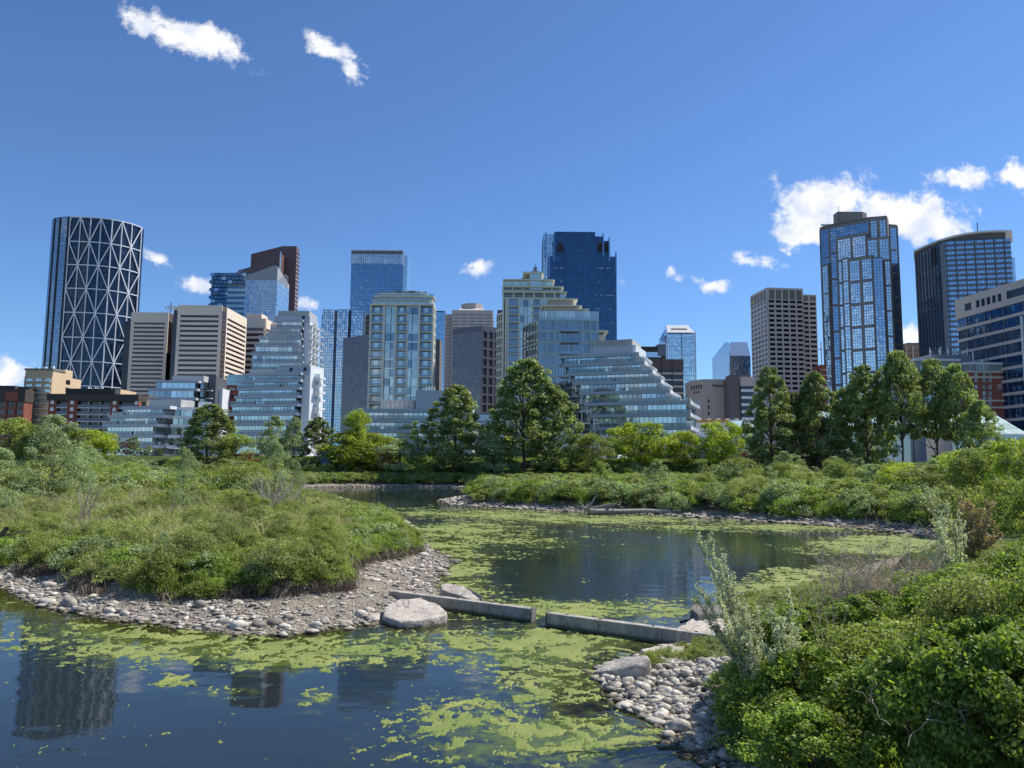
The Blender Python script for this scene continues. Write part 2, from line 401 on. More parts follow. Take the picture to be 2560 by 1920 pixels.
WPOLY = [(-60, 60), (-40, 38)] + SHORE_LEFT + SHORE_FAR + SHORE_BAR + SHORE_RIGHT + [(3.6, 8), (4.5, 2), (5, -14), (-60, -14)]
WP = np.array(WPOLY)
def inside_poly(x, y, poly):
    r = np.zeros(x.shape, bool); n = len(poly); j = n - 1
    for i in range(n):
        xi, yi = poly[i]; xj, yj = poly[j]
        c = ((yi > y) != (yj > y)) & (x < (xj - xi) * (y - yi) / (yj - yi + 1e-12) + xi)
        r ^= c; j = i
    return r
def dist_poly(x, y, poly):
    d = np.full(x.shape, 1e9); n = len(poly)
    for i in range(n):
        ax, ay = poly[i]; bx, by = poly[(i + 1) % n]
        vx, vy = bx - ax, by - ay; L = vx * vx + vy * vy + 1e-12
        t = np.clip(((x - ax) * vx + (y - ay) * vy) / L, 0, 1)
        d = np.minimum(d, (x - ax - t * vx) ** 2 + (y - ay - t * vy) ** 2)
    return np.sqrt(d)
def land_d(x, y):
    d = dist_poly(x, y, WPOLY); return np.where(inside_poly(x, y, WPOLY), -d, d)
def edge(x, y): return np.maximum(.8, 4.0 - 2.0 * sstep(-4.5, -1.0, x) * sstep(22, 32, y) - 2.4 * sstep(36, 46, y) * (x < -3) - 1.9 * sstep(-8, -13, x) * (y < 40) - .6)
def height(x, y, d=None):
    x = np.asarray(x, float); y = np.asarray(y, float)
    if d is None: d = land_d(x, y)
    d = d + (fbm(x * .7, y * .7, 3, 5) - .5) * np.where(d > -1, .5, .5)
    px = 1280 + F_PX * x / np.maximum(y, 1)
    near_r = (x > 1.2) & (y < 32) & (y > -20)
    left = (x < 1.2) & (y < 75) & (y > 3)
    dd = np.maximum(d, 0)
    # left point: gravel beach then a cut bank
    wb = edge(x, y)
    bh = .6 + .35 * sstep(-9, -4.5, x)
    zl = .13 * np.minimum(dd, wb) + bh * sstep(0, 1.3, dd - wb) + .03 * np.clip(dd - wb - .9, 0, 14)
    lowtip = 1 - .85 * sstep(690, 780, px) * (px < 1180) * (y < 172) * (y > 60)
    zf = .16 * np.minimum(dd, 2.6) + 1.2 * lowtip * sstep(0, 1.4, dd - 2.6) + .015 * np.clip(dd - 4, 0, 30)
    zr = .14 * dd + .95 * sstep(.9, 4.2, dd) * (1 - .85 * sstep(16.8, 19.5, y) * (px < 2330)) + .06 * np.clip(dd - 3, 0, 8)
    z = np.where(near_r, zr, np.where(left, zl, zf))
    wl_ = sstep(60, 85, y) * (x < 1.2)
    z = np.where((x < 1.2) & (y > 3), zl * (1 - wl_) + zf * wl_, z)
    z = np.where(near_r, np.minimum(z, 2.3), z)
    z = np.where(y < 3, np.minimum(.4 * dd, 4), z)
    park = sstep(192, 214, y + 0 * x)
    z = z + park * (7.2 - z) * (d > 0)
    z = z + np.where(d > 0, (fbm(x * .35, y * .35, 4, 9) - .5) * .45 * np.clip(dd / 4, 0, 1), 0)
    z = z + np.where(d > 0, (fbm(x * 2.2, y * 2.2, 3, 2) - .5) * .12 * np.clip(dd, 0, 1), 0)
    z = np.where(d <= 0, np.maximum(-.28 * -d, -2.5), z)
    return z
def hz(x, y): return float(height(np.array([x]), np.array([y]))[0])

ang = np.concatenate([np.linspace(-180, -44, 50), np.linspace(-43.6, 43.6, 330), np.linspace(44, 180, 50)[:-1]])
rad = [1.0]
while rad[-1] < 260: rad.append(rad[-1] * 1.0165 + (.02 if rad[-1] < 8 else 0))
while rad[-1] < 9000: rad.append(rad[-1] * 1.25)
rad = np.array(rad)
A, R = np.meshgrid(np.radians(ang), rad, indexing='ij')
X, Y = R * np.sin(A), R * np.cos(A)
Z = height(X, Y)
Z = np.where(R > 300, 7.2, Z); Z = np.where((Y < -16) & (R < 300), np.maximum(Z, 2), Z)
na, nr = X.shape
vid = np.arange(na * nr).reshape(na, nr)
i0 = vid[:, :-1]; i1 = vid[:, 1:]; j0 = np.roll(i0, -1, 0); j1 = np.roll(i1, -1, 0)
quads = np.stack([i0.ravel(), j0.ravel(), j1.ravel(), i1.ravel()], 1)
gm = bpy.data.materials.new('ground'); gm.use_nodes = True
n, l = gm.node_tree.nodes, gm.node_tree.links; p = n['Principled BSDF']; p.inputs['Roughness'].default_value = .95; p.inputs['Specular IOR Level'].default_value = .15
geo = n.new('ShaderNodeNewGeometry'); sx = n.new('ShaderNodeSeparateXYZ'); l.new(geo.outputs['Position'], sx.inputs[0])
def gnoise(scale, det=6, r=.6):
    q = n.new('ShaderNodeTexNoise'); q.inputs['Scale'].default_value = scale; q.inputs['Detail'].default_value = det; q.inputs['Roughness'].default_value = r
    l.new(geo.outputs['Position'], q.inputs['Vector']); return q.outputs['Fac']
def gmix(f, a, b):
    q = n.new('ShaderNodeMix'); q.data_type = 'RGBA'
    for i, v in ((0, f), (6, a), (7, b)):
        if isinstance(v, tuple): q.inputs[i].default_value = (*v, 1)
        else: l.new(v, q.inputs[i])
    return q.outputs[2]
def gmr(v, a, b, c=0, d=1):
    q = n.new('ShaderNodeMapRange'); l.new(v, q.inputs[0]); q.inputs[1].default_value = a; q.inputs[2].default_value = b; q.inputs[3].default_value = c; q.inputs[4].default_value = d; return q.outputs[0]
def gma(op, a, b):
    q = n.new('ShaderNodeMath'); q.operation = op
    for i, v in enumerate((a, b)):
        if isinstance(v, (int, float)): q.inputs[i].default_value = v
        else: l.new(v, q.inputs[i])
    return q.outputs[0]
vor = n.new('ShaderNodeTexVoronoi'); vor.inputs['Scale'].default_value = 11; l.new(geo.outputs['Position'], vor.inputs['Vector'])
vorc = n.new('ShaderNodeSeparateColor'); l.new(vor.outputs['Color'], vorc.inputs[0])
grav = gmix(gmr(gnoise(2.2), .35, .65), (.23, .19, .145), (.40, .345, .28))
grav = gmix(gmr(vorc.outputs[0], 0, 1, 0, .55), grav, (.50, .46, .40))
grav = gmix(gmr(vor.outputs['Distance'], .25, .6, 0, .7), grav, (.12, .10, .075))
soil = gmix(gmr(gnoise(5), .35, .65), (.07, .052, .035), (.16, .125, .09))
grass = gmix(gmr(gnoise(.6), .3, .7), (.045, .075, .02), (.085, .11, .03))
zz = gma('ADD', sx.outputs[2], gma('MULTIPLY', gma('SUBTRACT', gnoise(1.3), .5), .35))
c1 = gmix(gmr(zz, .5, .72), grav, soil)
c2 = gmix(gmr(sx.outputs[1], 228, 234), gmix(gmr(zz, 1.15, 1.5), c1, grass), gmix(gmr(gnoise(.08), .35, .65), (.24, .235, .22), (.36, .35, .33)))
bed = gmix(gmr(gnoise(3), .4, .6), (.05, .05, .02), (.12, .12, .05))
c3 = gmix(gmr(sx.outputs[2], -.06, .05), bed, c2)
l.new(c3, p.inputs['Base Color'])
bmp = n.new('ShaderNodeBump'); bmp.inputs['Distance'].default_value = .05; l.new(gma('ADD', gnoise(14), gma('MULTIPLY', vor.outputs['Distance'], -.9)), bmp.inputs['Height']); l.new(bmp.outputs[0], p.inputs['Normal'])
g = link('ground', np_mesh('ground', np.stack([X.ravel(), Y.ravel(), Z.ravel()], 1), quads, gm, smooth=True)); g['kind'] = 'structure'

# park path and lawn strip by the condominiums
# density of the floating mats over the picture's water: ellipses (px, py, rx, ry, weight)
ALG = [(420, 1622, 330, 46, .72), (200, 1588, 190, 44, .68), (720, 1636, 330, 42, .76), (60, 1560, 120, 20, .3), (560, 1600, 340, 14, .35), (960, 1610, 170, 34, .7), (480, 1660, 260, 24, .25), (330, 1640, 100, 24, .3),
       (1130, 1590, 150, 30, .62), (1340, 1620, 250, 55, .85), (1500, 1600, 220, 40, .7), (1450, 1690, 170, 66, .82), (1290, 1700, 170, 40, .6), (1250, 1600, 150, 20, .5),
       (1400, 1522, 330, 28, .9), (1620, 1545, 170, 20, .55), (1540, 1450, 60, 14, .0), (1150, 1500, 60, 18, .3), (1230, 1520, 90, 12, .5),
       (1200, 1285, 260, 12, .82), (1500, 1298, 330, 12, .88), (1900, 1318, 400, 11, .84), (2200, 1350, 150, 12, .9), (2330, 1375, 180, 30, 1.0), (2150, 1368, 150, 22, .9), (1060, 1275, 120, 8, .5),
       (1150, 1325, 200, 18, .86), (1250, 1350, 190, 14, .7), (1110, 1362, 110, 18, .85), (1200, 1390, 150, 28, .6), (1150, 1420, 100, 34, .9), (1180, 1465, 90, 34, .85), (1230, 1490, 60, 12, .5), (1370, 1362, 150, 14, .62),
       (1000, 1262, 130, 6, .22), (2050, 1452, 190, 34, 1.0), (1900, 1475, 130, 20, .8), (1780, 1495, 140, 18, .62), (1650, 1500, 60, 18, .4),
       (1420, 1840, 330, 60, .84), (1280, 1870, 220, 60, .74), (1150, 1760, 200, 40, .6), (1180, 1760, 160, 30, .32), (1560, 1880, 240, 50, .4), (1620, 1770, 60, 30, .4), (1240, 1710, 120, 20, .4),
       (960, 1880, 200, 30, .2), (780, 1790, 40, 30, .3), (560, 1732, 80, 16, .62), (440, 1705, 60, 10, .7), (800, 1745, 50, 26, .7), (700, 1840, 260, 50, .06), (420, 1710, 60, 14, .42), (1150, 1640, 60, 18, .45), (1500, 1760, 60, 20, .3), (380, 1590, 150, 16, .35)]
ALG_HOLE = [(1440, 1450, 230, 50, .8), (1650, 1400, 320, 50, .9), (1250, 1450, 40, 40, .1), (1090, 1700, 160, 30, .35), (1000, 1720, 160, 60, .4), (1450, 1320, 250, 5, .3)]
def alg_density(X, Y):
    PX, PY = proj(X, Y, 0 * X); dens = np.zeros(X.shape)
    for (cx, cy, rx, ry, wgt) in ALG:
        q = ((PX - cx) / rx) ** 2 + ((PY - cy) / ry) ** 2
        dens = np.maximum(dens, wgt * np.exp(-q * .55)) + .15 * wgt * np.exp(-q)
    for (cx, cy, rx, ry, wgt) in ALG_HOLE:
        dens -= wgt * np.exp(-(((PX - cx) / rx) ** 2 + ((PY - cy) / ry) ** 2) * 1.6)
    return dens
# water
wm = bpy.data.materials.new('water'); wm.use_nodes = True
n, l = wm.node_tree.nodes, wm.node_tree.links; n.clear()
out = n.new('ShaderNodeOutputMaterial')
geo = n.new('ShaderNodeNewGeometry'); sx = n.new('ShaderNodeSeparateXYZ'); l.new(geo.outputs['Position'], sx.inputs[0])
def wave(scale, det, stretch):
    mp = n.new('ShaderNodeMapping'); mp.inputs['Scale'].default_value = stretch; l.new(geo.outputs['Position'], mp.inputs[0])
    q = n.new('ShaderNodeTexNoise'); q.inputs['Scale'].default_value = scale; q.inputs['Detail'].default_value = det; q.inputs['Roughness'].default_value = .5
    l.new(mp.outputs[0], q.inputs['Vector']); return q.outputs['Fac']
zone = gnoise(.05, 2, .5)
calm = gmr(zone, .42, .6, .25, 1.0)
faramt = gmr(sx.outputs[1], 24, 60, .30, 2.2)
h1 = gma('MULTIPLY', wave(2.6, 4, (.55, 1, 1)), gma('MULTIPLY', calm, faramt))
h2 = gma('MULTIPLY', wave(.5, 2, (.5, 1, 1)), .8)
bmp = n.new('ShaderNodeBump'); bmp.inputs['Distance'].default_value = .022; bmp.inputs['Strength'].default_value = 1.0; l.new(gma('ADD', h1, h2), bmp.inputs['Height'])
gl = n.new('ShaderNodeBsdfGlossy'); gl.inputs['Roughness'].default_value = .03; gl.inputs['Color'].default_value = (1, 1, 1, 1); l.new(bmp.outputs[0], gl.inputs['Normal'])
body = n.new('ShaderNodeBsdfDiffuse')
sh = n.new('ShaderNodeAttribute'); sh.attribute_name = 'shallow'
murk = gmix(gmr(gnoise(.9), .4, .62), (.034, .036, .014), (.085, .08, .022))
film = n.new('ShaderNodeAttribute'); film.attribute_name = 'film'
filmf = gmr(gma('ADD', film.outputs['Fac'], gma('MULTIPLY', gma('SUBTRACT', gnoise(2.6, 6, .65), .5), 1.7)), .28, .62, 0, .85)
l.new(gmix(filmf, gmix(sh.outputs['Fac'], (.016, .024, .025), murk), gmix(gnoise(9), (.05, .09, .015), (.14, .17, .03))), body.inputs['Color'])
fr0 = n.new('ShaderNodeFresnel'); fr0.inputs['IOR'].default_value = 1.33; l.new(bmp.outputs[0], fr0.inputs['Normal']); fr_out = gma('MULTIPLY', fr0.outputs[0], gmr(filmf, 0, 1, 1, .6))
tr = n.new('ShaderNodeBsdfTransparent'); tr.inputs['Color'].default_value = (.62, .70, .48, 1)
m0 = n.new('ShaderNodeMixShader'); l.new(gma('MULTIPLY', gmr(sh.outputs['Fac'], .3, 1.0, 0, .75), gmr(filmf, 0, 1, 1, .3)), m0.inputs[0]); l.new(body.outputs[0], m0.inputs[1]); l.new(tr.outputs[0], m0.inputs[2])
mx = n.new('ShaderNodeMixShader'); l.new(fr_out, mx.inputs[0]); l.new(m0.outputs[0], mx.inputs[1]); l.new(gl.outputs[0], mx.inputs[2]); l.new(mx.outputs[0], out.inputs[0])
wang = np.radians(np.linspace(-100, 100, 420)); wr = 2.0 * (1.013 ** np.arange(0, 384))
A, R = np.meshgrid(wang, wr, indexing='ij'); X, Y = R * np.sin(A), R * np.cos(A)
na, nr = X.shape; vid = np.arange(na * nr).reshape(na, nr)
quads = np.stack([vid[:-1, :-1].ravel(), vid[1:, :-1].ravel(), vid[1:, 1:].ravel(), vid[:-1, 1:].ravel()], 1)
d = -land_d(X.ravel(), Y.ravel())
keep = (d[quads] > -4).any(1)
wmesh = np_mesh('water', np.stack([X.ravel(), Y.ravel(), np.zeros(X.size)], 1), quads[keep], wm)
a = wmesh.attributes.new('shallow', 'FLOAT', 'POINT'); a.data.foreach_set('value', (1 - sstep(.2, 2.6, d + (fbm(X.ravel(), Y.ravel(), 3, 3) - .5) * 1.5)).astype(np.float32))
fa = wmesh.attributes.new('film', 'FLOAT', 'POINT'); fa.data.foreach_set('value', np.where(Y.ravel() > 8, np.clip(alg_density(X.ravel(), np.maximum(Y.ravel(), 6)), 0, 1) * .62, 0).astype(np.float32))
w = link('water', wmesh); w['kind'] = 'structure'

# ------------------------------------------------------------------ algae mats
aang = np.radians(np.linspace(-36, 34, 1050)); ar = 9.5 * (1.0042 ** np.arange(0, 690))
A, R = np.meshgrid(aang, ar, indexing='ij'); X, Y = R * np.sin(A), R * np.cos(A)
d = -land_d(X.ravel(), Y.ravel()).reshape(X.shape)
dens = alg_density(X, Y)
ca = math.radians(12)
XR, YR = X * math.cos(ca) - Y * math.sin(ca), X * math.sin(ca) + Y * math.cos(ca)
wx = (fbm(X * .8, Y * .8, 3, 21) - .5) * 1.6; wy = (fbm(X * .8, Y * .8, 3, 22) - .5) * 1.6
nf_ = np.where(Y > 26, .62, 1.0)
nz = .36 * fbm((XR + wx) * 1.0 * nf_, (YR + wy) * 1.1 * nf_, 3, 31) + .64 * fbm((XR + wx) * 3.4, (YR + wy) * 4.2, 4, 41)
fine = fbm(X * 9, Y * 9, 4, 55)
val = nz + (fine - .5) * .36 + (fbm(X * 26, Y * 26, 3, 71) - .5) * .26 - (.752 - np.clip(dens, 0, 1.0) * .312)
val = np.minimum(val, (d - .03) * .6)
VX, VY, VF = X.ravel(), Y.ravel(), val.ravel(); FN = fine.ravel()
sg = val > 0; cnt_ = sg[:-1, :-1].astype(int) + sg[1:, :-1] + sg[1:, 1:] + sg[:-1, 1:]
vid = np.arange(X.size).reshape(X.shape); full = cnt_ == 4; part = (cnt_ > 0) & ~full
C4 = lambda m_: np.stack([vid[:-1, :-1][m_], vid[1:, :-1][m_], vid[1:, 1:][m_], vid[:-1, 1:][m_]], 1)
fq = C4(full); pq = C4(part); used, inv = np.unique(fq.ravel(), return_inverse=True)
vmap = {}; vs_ = [(VX[k], VY[k], .004 + min(max(VF[k], 0), .08) * .14 + (FN[k] - .4) * .010) for k in used]
for i_, k in enumerate(used): vmap[int(k)] = i_
fs_ = [tuple(q) for q in inv.reshape(-1, 4).tolist()]; ecache = {}
for q in pq.tolist():
    poly = []
    for s_ in range(4):
        k0, k1 = q[s_], q[(s_ + 1) % 4]; f0, f1 = VF[k0], VF[k1]
        if f0 > 0:
            if k0 not in vmap: vmap[k0] = len(vs_); vs_.append((VX[k0], VY[k0], .004 + (FN[k0] - .4) * .006))
            poly.append(vmap[k0])
        if (f0 > 0) != (f1 > 0):
            ek = (k0, k1) if k0 < k1 else (k1, k0)
            if ek not in ecache:
                t_ = f0 / (f0 - f1); ecache[ek] = len(vs_); vs_.append((VX[k0] + (VX[k1] - VX[k0]) * t_, VY[k0] + (VY[k1] - VY[k0]) * t_, .0015))
            poly.append(ecache[ek])
    if len(poly) >= 3: fs_.append(tuple(poly))
ame = bpy.data.meshes.new('algae'); ame.from_pydata(vs_, [], fs_); ame.update(); ame.polygons.foreach_set('use_smooth', np.ones(len(ame.polygons), dtype=bool))
am = mat('algae', (.25, .33, .045), rough=.75, spec=.3)
n, l = am.node_tree.nodes, am.node_tree.links
geo = n.new('ShaderNodeNewGeometry')
col = gmix(gmr(gnoise(1.1), .35, .65), (.17, .24, .045), (.38, .39, .10)); col = gmix(gmr(gnoise(26, 5, .7), .38, .62, 0, .8), col, (.11, .16, .03))
col = gmix(gmr(gnoise(4, 4, .7), .5, .64, 0, .7), col, (.26, .24, .09)); col = gmix(gmr(gnoise(.45, 3, .6), .42, .6, 0, .6), col, (.13, .19, .035)); col = gmix(gmr(gnoise(75, 2, .6), .60, .72, 0, .8), col, (.62, .62, .42))
l.new(col, n['Principled BSDF'].inputs['Base Color'])
bmp = n.new('ShaderNodeBump'); bmp.inputs['Distance'].default_value = .02; l.new(gnoise(40), bmp.inputs['Height']); l.new(bmp.outputs[0], n['Principled BSDF'].inputs['Normal'])
ame.materials.append(am); ao = link('algae', ame)
meta(ao, 'yellow green algae mats floating on the still water around the concrete weir', 'algae', kind='stuff')
print('algae faces', len(fs_))

# ------------------------------------------------------------------ rocks
def rock_mesh(name, seed, sub, flat, rough, m, facet=False, round_=.25):
    b = bmesh.new(); bmesh.ops.create_icosphere(b, subdivisions=sub, radius=1.0)
    o = Vector((seed * 3.7, seed * 1.3, seed * 7.1))
    for v in b.verts:
        c = v.co.normalized()
        k = 1 + rough * (mnoise.noise(c * 1.1 + o)) + rough * .35 * mnoise.noise(c * 2.6 + o)
        if facet:
            for i in range(5):
                ax = Vector((math.sin(seed * 5 + i * 2.1), math.cos(seed * 3 + i * 1.7), math.sin(i * 2.9 + seed) * .6)).normalized()
                dd = c.dot(ax); lim = .62 + .1 * ((i * 37 + seed * 11) % 3)
                if dd * k > lim: k = lim / dd
        v.co = c * k; v.co.z *= flat
    me = bpy.data.meshes.new(name); b.to_mesh(me); b.free()
    for pl in me.polygons: pl.use_smooth = not facet
    me.materials.append(m); return me
stone = mat('river_stone', (.44, .40, .345), rough=.9, spec=.2, var=.38, vscale=9, tint=.55, bump=.012, bscale=60)
stone_wet = mat('wet_stone', (.16, .14, .10), rough=.5, var=.3, vscale=6, tint=.4, bump=.01, bscale=50)
slabm = mat('pale_slab', (.47, .42, .36), rough=.9, spec=.2, var=.3, vscale=3.0, bump=.03, bscale=14)
ROCKS = [rock_mesh('cobble', i, 2, .55 + .06 * (i % 3), .42, stone) for i in range(6)]
PEBB = [rock_mesh('pebble', 20 + i, 1, .55, .4, stone) for i in range(5)]
def place_rock(px, py, w, name='rock', label=None, group=None, me=None, cat='rock', hscale=1.0, sink=.25, ratio=.75, rz=None, sea=False):
    """a stone whose foot is seen at (px, py), w pixels wide"""
    g = G(px, py); 
    for _ in range(6):
        zz = max(hz(g.x, g.y), -.05); g = G(px, py, zz)
    s = w / F_PX * g.y / 2
    o = link(name, me or random.choice(ROCKS)); o.location = (g.x, g.y + s * ratio, g.z + s * (.55 - sink) * hscale)
    o.scale = (s, s * ratio, s * hscale); o.rotation_euler = (random.uniform(-.15, .15), random.uniform(-.15, .15), random.uniform(-.5, .5) if rz is None else rz)
    return meta(o, label, cat, group)

# --- the gravel itself: thousands of pebbles, instanced
def instancer(name, label, cat, pts, rots, scls, meshes, kind='stuff'):
    coll = bpy.data.collections.new(name + '_source')
    for i, me in enumerate(meshes):
        coll.objects.link(bpy.data.objects.new('%s_%02d' % (name, i), me))
    me = bpy.data.meshes.new(name); me.vertices.add(len(pts)); me.vertices.foreach_set('co', np.asarray(pts, np.float32).ravel())
    a = me.attributes.new('rot', 'FLOAT_VECTOR', 'POINT'); a.data.foreach_set('vector', np.asarray(rots, np.float32).ravel())
    a = me.attributes.new('scl', 'FLOAT_VECTOR', 'POINT'); a.data.foreach_set('vector', np.asarray(scls, np.float32).ravel())
    a = me.attributes.new('idx', 'INT', 'POINT'); a.data.foreach_set('value', RS.randint(0, len(meshes), len(pts)).astype(np.int32))
    me.update()
    o = link(name, me); meta(o, label, cat, kind=kind)
    gn = bpy.data.node_groups.new(name, 'GeometryNodeTree')
    gn.interface.new_socket('Geometry', in_out='INPUT', socket_type='NodeSocketGeometry'); gn.interface.new_socket('Geometry', in_out='OUTPUT', socket_type='NodeSocketGeometry')
    N, L = gn.nodes, gn.links
    gi, go = N.new('NodeGroupInput'), N.new('NodeGroupOutput')
    ci = N.new('GeometryNodeCollectionInfo'); ci.inputs['Collection'].default_value = coll; ci.inputs['Separate Children'].default_value = True; ci.inputs['Reset Children'].default_value = True
    ip = N.new('GeometryNodeInstanceOnPoints'); ip.inputs['Pick Instance'].default_value = True
    def attr(nm, dt):
        q = N.new('GeometryNodeInputNamedAttribute'); q.data_type = dt; q.inputs['Name'].default_value = nm; return q.outputs['Attribute']
    e2r = N.new('FunctionNodeEulerToRotation'); L.new(attr('rot', 'FLOAT_VECTOR'), e2r.inputs[0])
    L.new(gi.outputs[0], ip.inputs['Points']); L.new(ci.outputs[0], ip.inputs['Instance']); L.new(attr('idx', 'INT'), ip.inputs['Instance Index'])
    L.new(e2r.outputs[0], ip.inputs['Rotation']); L.new(attr('scl', 'FLOAT_VECTOR'), ip.inputs['Scale']); L.new(ip.outputs[0], go.inputs[0])
    md = o.modifiers.new('scatter', 'NODES'); md.node_group = gn
    return o
def scatter(n, x0, x1, y0, y1, ok, near_bias=False):
    x = RS.uniform(x0, x1, n); y = RS.uniform(y0, y1, n)
    d = land_d(x, y); k = ok(x, y, d); x, y, d = x[k], y[k], d[k]
    return x, y, height(x, y, d), d
# left beach
x, y, z, d = scatter(95000, -26, 3, 20, 78, lambda x, y, d: (d > -.5) & (d < 5.0) & (x < 1.6) & ((y < 45) | (d < 2.2)) & (fbm(x * 1.2, y * 1.2, 3, 77) > .30 + .26 * sstep(-8, -2, x) * sstep(1.0, 2.2, d) + .16 * sstep(2.4, 4.2, d)))
s = RS.exponential(.028, len(x)) + .011; s = np.minimum(s, .15)
instancer('beach_gravel', 'pale grey gravel and pebbles covering the shore of the grassy point', 'gravel', np.stack([x, y, z + s * .2], 1),
          np.stack([RS.uniform(-.3, .3, len(x)), RS.uniform(-.3, .3, len(x)), RS.uniform(0, 6.28, len(x))], 1), np.stack([s * 1.45, s, s * .75], 1), PEBB)
# right bank
x, y, z, d = scatter(30000, 1.5, 11, 7, 27, lambda x, y, d: (d > -.6) & (d < 3.4) & (x > 1.2))
s = np.minimum(RS.exponential(.035, len(x)) + .018, .15)
instancer('bank_gravel', 'grey pebbles filling the gaps between cobbles below the leafy bank', 'gravel', np.stack([x, y, z + s * .2], 1),
          np.stack([RS.uniform(-.3, .3, len(x)), RS.uniform(-.3, .3, len(x)), RS.uniform(0, 6.28, len(x))], 1), np.stack([s * 1.2, s, s], 1), PEBB)
# far shores
x, y, z, d = scatter(90000, -60, 75, 60, 215, lambda x, y, d: (d > -.4) & (d < 3.3) & (x > -50))
s = np.abs(RS.normal(.13, .07, len(x))) + .05
instancer('far_gravel', 'pale cobble strip along the foot of the far green banks', 'gravel', np.stack([x, y, z + s * .2], 1),
          np.stack([RS.uniform(-.3, .3, len(x)), RS.uniform(-.3, .3, len(x)), RS.uniform(0, 6.28, len(x))], 1), np.stack([s * 1.3, s, s * .8], 1), PEBB)

# --- cobbles and boulders one by one
NAMED = [
 (162, 1520, 46, 'rounded grey boulder, the tallest at the left end of the gravel beach', 1.1), (185, 1532, 34, 'dark grey stone beside the tallest boulder at the beach end', 1.0),
 (112, 1470, 40, 'flat topped pale boulder under the bushes at the beach end', .8), (78, 1492, 34, 'pale oval stone at the waterline at the far left', .7),
 (108, 1510, 44, 'broad flat stone half in the water near the tallest boulder', .55), (148, 1528, 26, 'small brown stone below the tallest boulder', .7),
 (495, 1520, 30, 'upright white stone standing alone on the middle of the beach', 1.3), (305, 1540, 30, 'bluish stone at the waterline of the left beach', .8),
 (590, 1574, 56, 'double humped boulder touching the water on the gravel beach', .75), (350, 1557, 34, 'cream coloured stone lying in the shallow water', .7),
 (720, 1552, 38, 'tan slanting stone on the right half of the beach', .8), (785, 1570, 36, 'rounded cream stone near the waterline on the right half', .9),
 (777, 1586, 34, 'pale stone lying lowest in the water on the beach', .7), (600, 1550, 26, 'white cobble above the double humped boulder', .9),
 (766, 1508, 32, 'tan boulder near the foot of the cut soil bank', 1.0), (815, 1502, 28, 'brown round boulder right of the tan one by the soil bank', .9),
 (834, 1512, 16, 'small orange tinted stone beside the brown round boulder', .8), (872, 1580, 34, 'squat grey stone left of the big pale slab', .7),
 (922, 1532, 32, 'whitish boulder just left of the big pale slab', .8), (936, 1548, 44, 'flat pinkish stone leaning on the big pale slab', .6),
 (566, 1495, 16, 'lone white pebble sized stone on the soil bank', .9), (270, 1545, 28, 'beige stone half covered by water left of centre on the beach', .7)]
for px, py, w_, lab, hs in NAMED: place_rock(px, py, w_, label=lab, hscale=hs, group='stones of the gravel beach')
NAMED_R = [
 (1705, 1835, 60, 'big rounded boulder at the waterline of the cobble bank', .95), (1815, 1815, 54, 'largest smooth boulder in the middle of the cobble bank', .95),
 (1830, 1905, 60, 'big smooth boulder nearest the viewer at the bottom edge', .95), (1872, 1920, 34, 'flat dark cobble beside the bottom edge boulder', .7),
 (1780, 1872, 46, 'wet rounded boulder standing in the water below the bank', .7), (1890, 1870, 54, 'long flat cobble under the dark grass', .5),
 (1612, 1728, 36, 'grey boulder below the tilted slab stone', 1.0), (1558, 1735, 24, 'buff cobble at the waterline below the tilted slab', .9),
 (1590, 1752, 26, 'bluish round cobble with a dark foot on the bank', .9), (1672, 1718, 34, 'smooth shaded cobble by the weeds under the silver willow', .7),
 (1690, 1775, 26, 'tan cobble in the middle of the pale stones', .8), (1715, 1802, 34, 'whitish rounded cobble above the waterline boulder', .8),
 (1605, 1800, 30, 'pale oval cobble with its foot in the water', .6), (1740, 1760, 40, 'pinkish flat cobble in front of the weeds', .6),
 (1945, 1905, 40, 'rounded pale cobble beneath the dark grass edge', .8), (1985, 1860, 30, 'smooth oval cobble lying among grass blades', .7),
 (1753, 1838, 34, 'grey ribbed cobble right of the waterline boulder', .9), (1700, 1895, 30, 'submerged brown cobble off the bank', .5)]
for px, py, w_, lab, hs in NAMED_R: place_rock(px, py, w_, label=lab, hscale=hs, group='stones of the cobble bank')
def cob(v, dd, where, zones):
    z_ = next(t for lim, t in zones if v < lim)
    h_ = 'half submerged' if dd < .05 else ('waterline' if dd < .5 else ('lower' if dd < 1.2 else 'upper'))
    return '%s cobble of the %s, %s' % (h_, where, z_)
for i in range(130):
    for _ in range(30):
        px = RS.uniform(20, 960); py = RS.uniform(1480, 1592); g_ = G(px, py)
        dd = float(land_d(np.array([g_.x]), np.array([g_.y]))[0])
        if -.25 < dd < (1.6 if random.random() < .75 else 4): break
    place_rock(px, py, min(40, RS.exponential(9) + 8), name='cobble', label=cob(px, dd, 'gravel beach', ((200, 'by the beach end boulders'), (420, 'on the left third'), (700, 'near the middle'), (860, 'on the right third'), (9999, 'close to the big scribbled boulder'))), group='cobbles of the gravel beach', cat='stone', hscale=RS.uniform(.6, 1.0))
for i in range(190):
    for _ in range(30):
        px = RS.uniform(1540, 2080); py = RS.uniform(1640, 1925); g_ = G(px, py)
        dd = float(land_d(np.array([g_.x]), np.array([g_.y]))[0])
        if -.25 < dd < 2.4: break
    place_rock(px, py, min(52, RS.exponential(13) + 9) * (.7 if py < 1740 else 1), name='cobble', label=cob(py, dd, 'stony bank', ((1700, 'under the tilted slab'), (1760, 'below the shelf rock'), (1820, 'beside the weeds'), (1870, 'around the waterline boulder'), (9999, 'at the bottom edge'))), group='cobbles of the stony bank', cat='stone', hscale=RS.uniform(.6, 1.0))
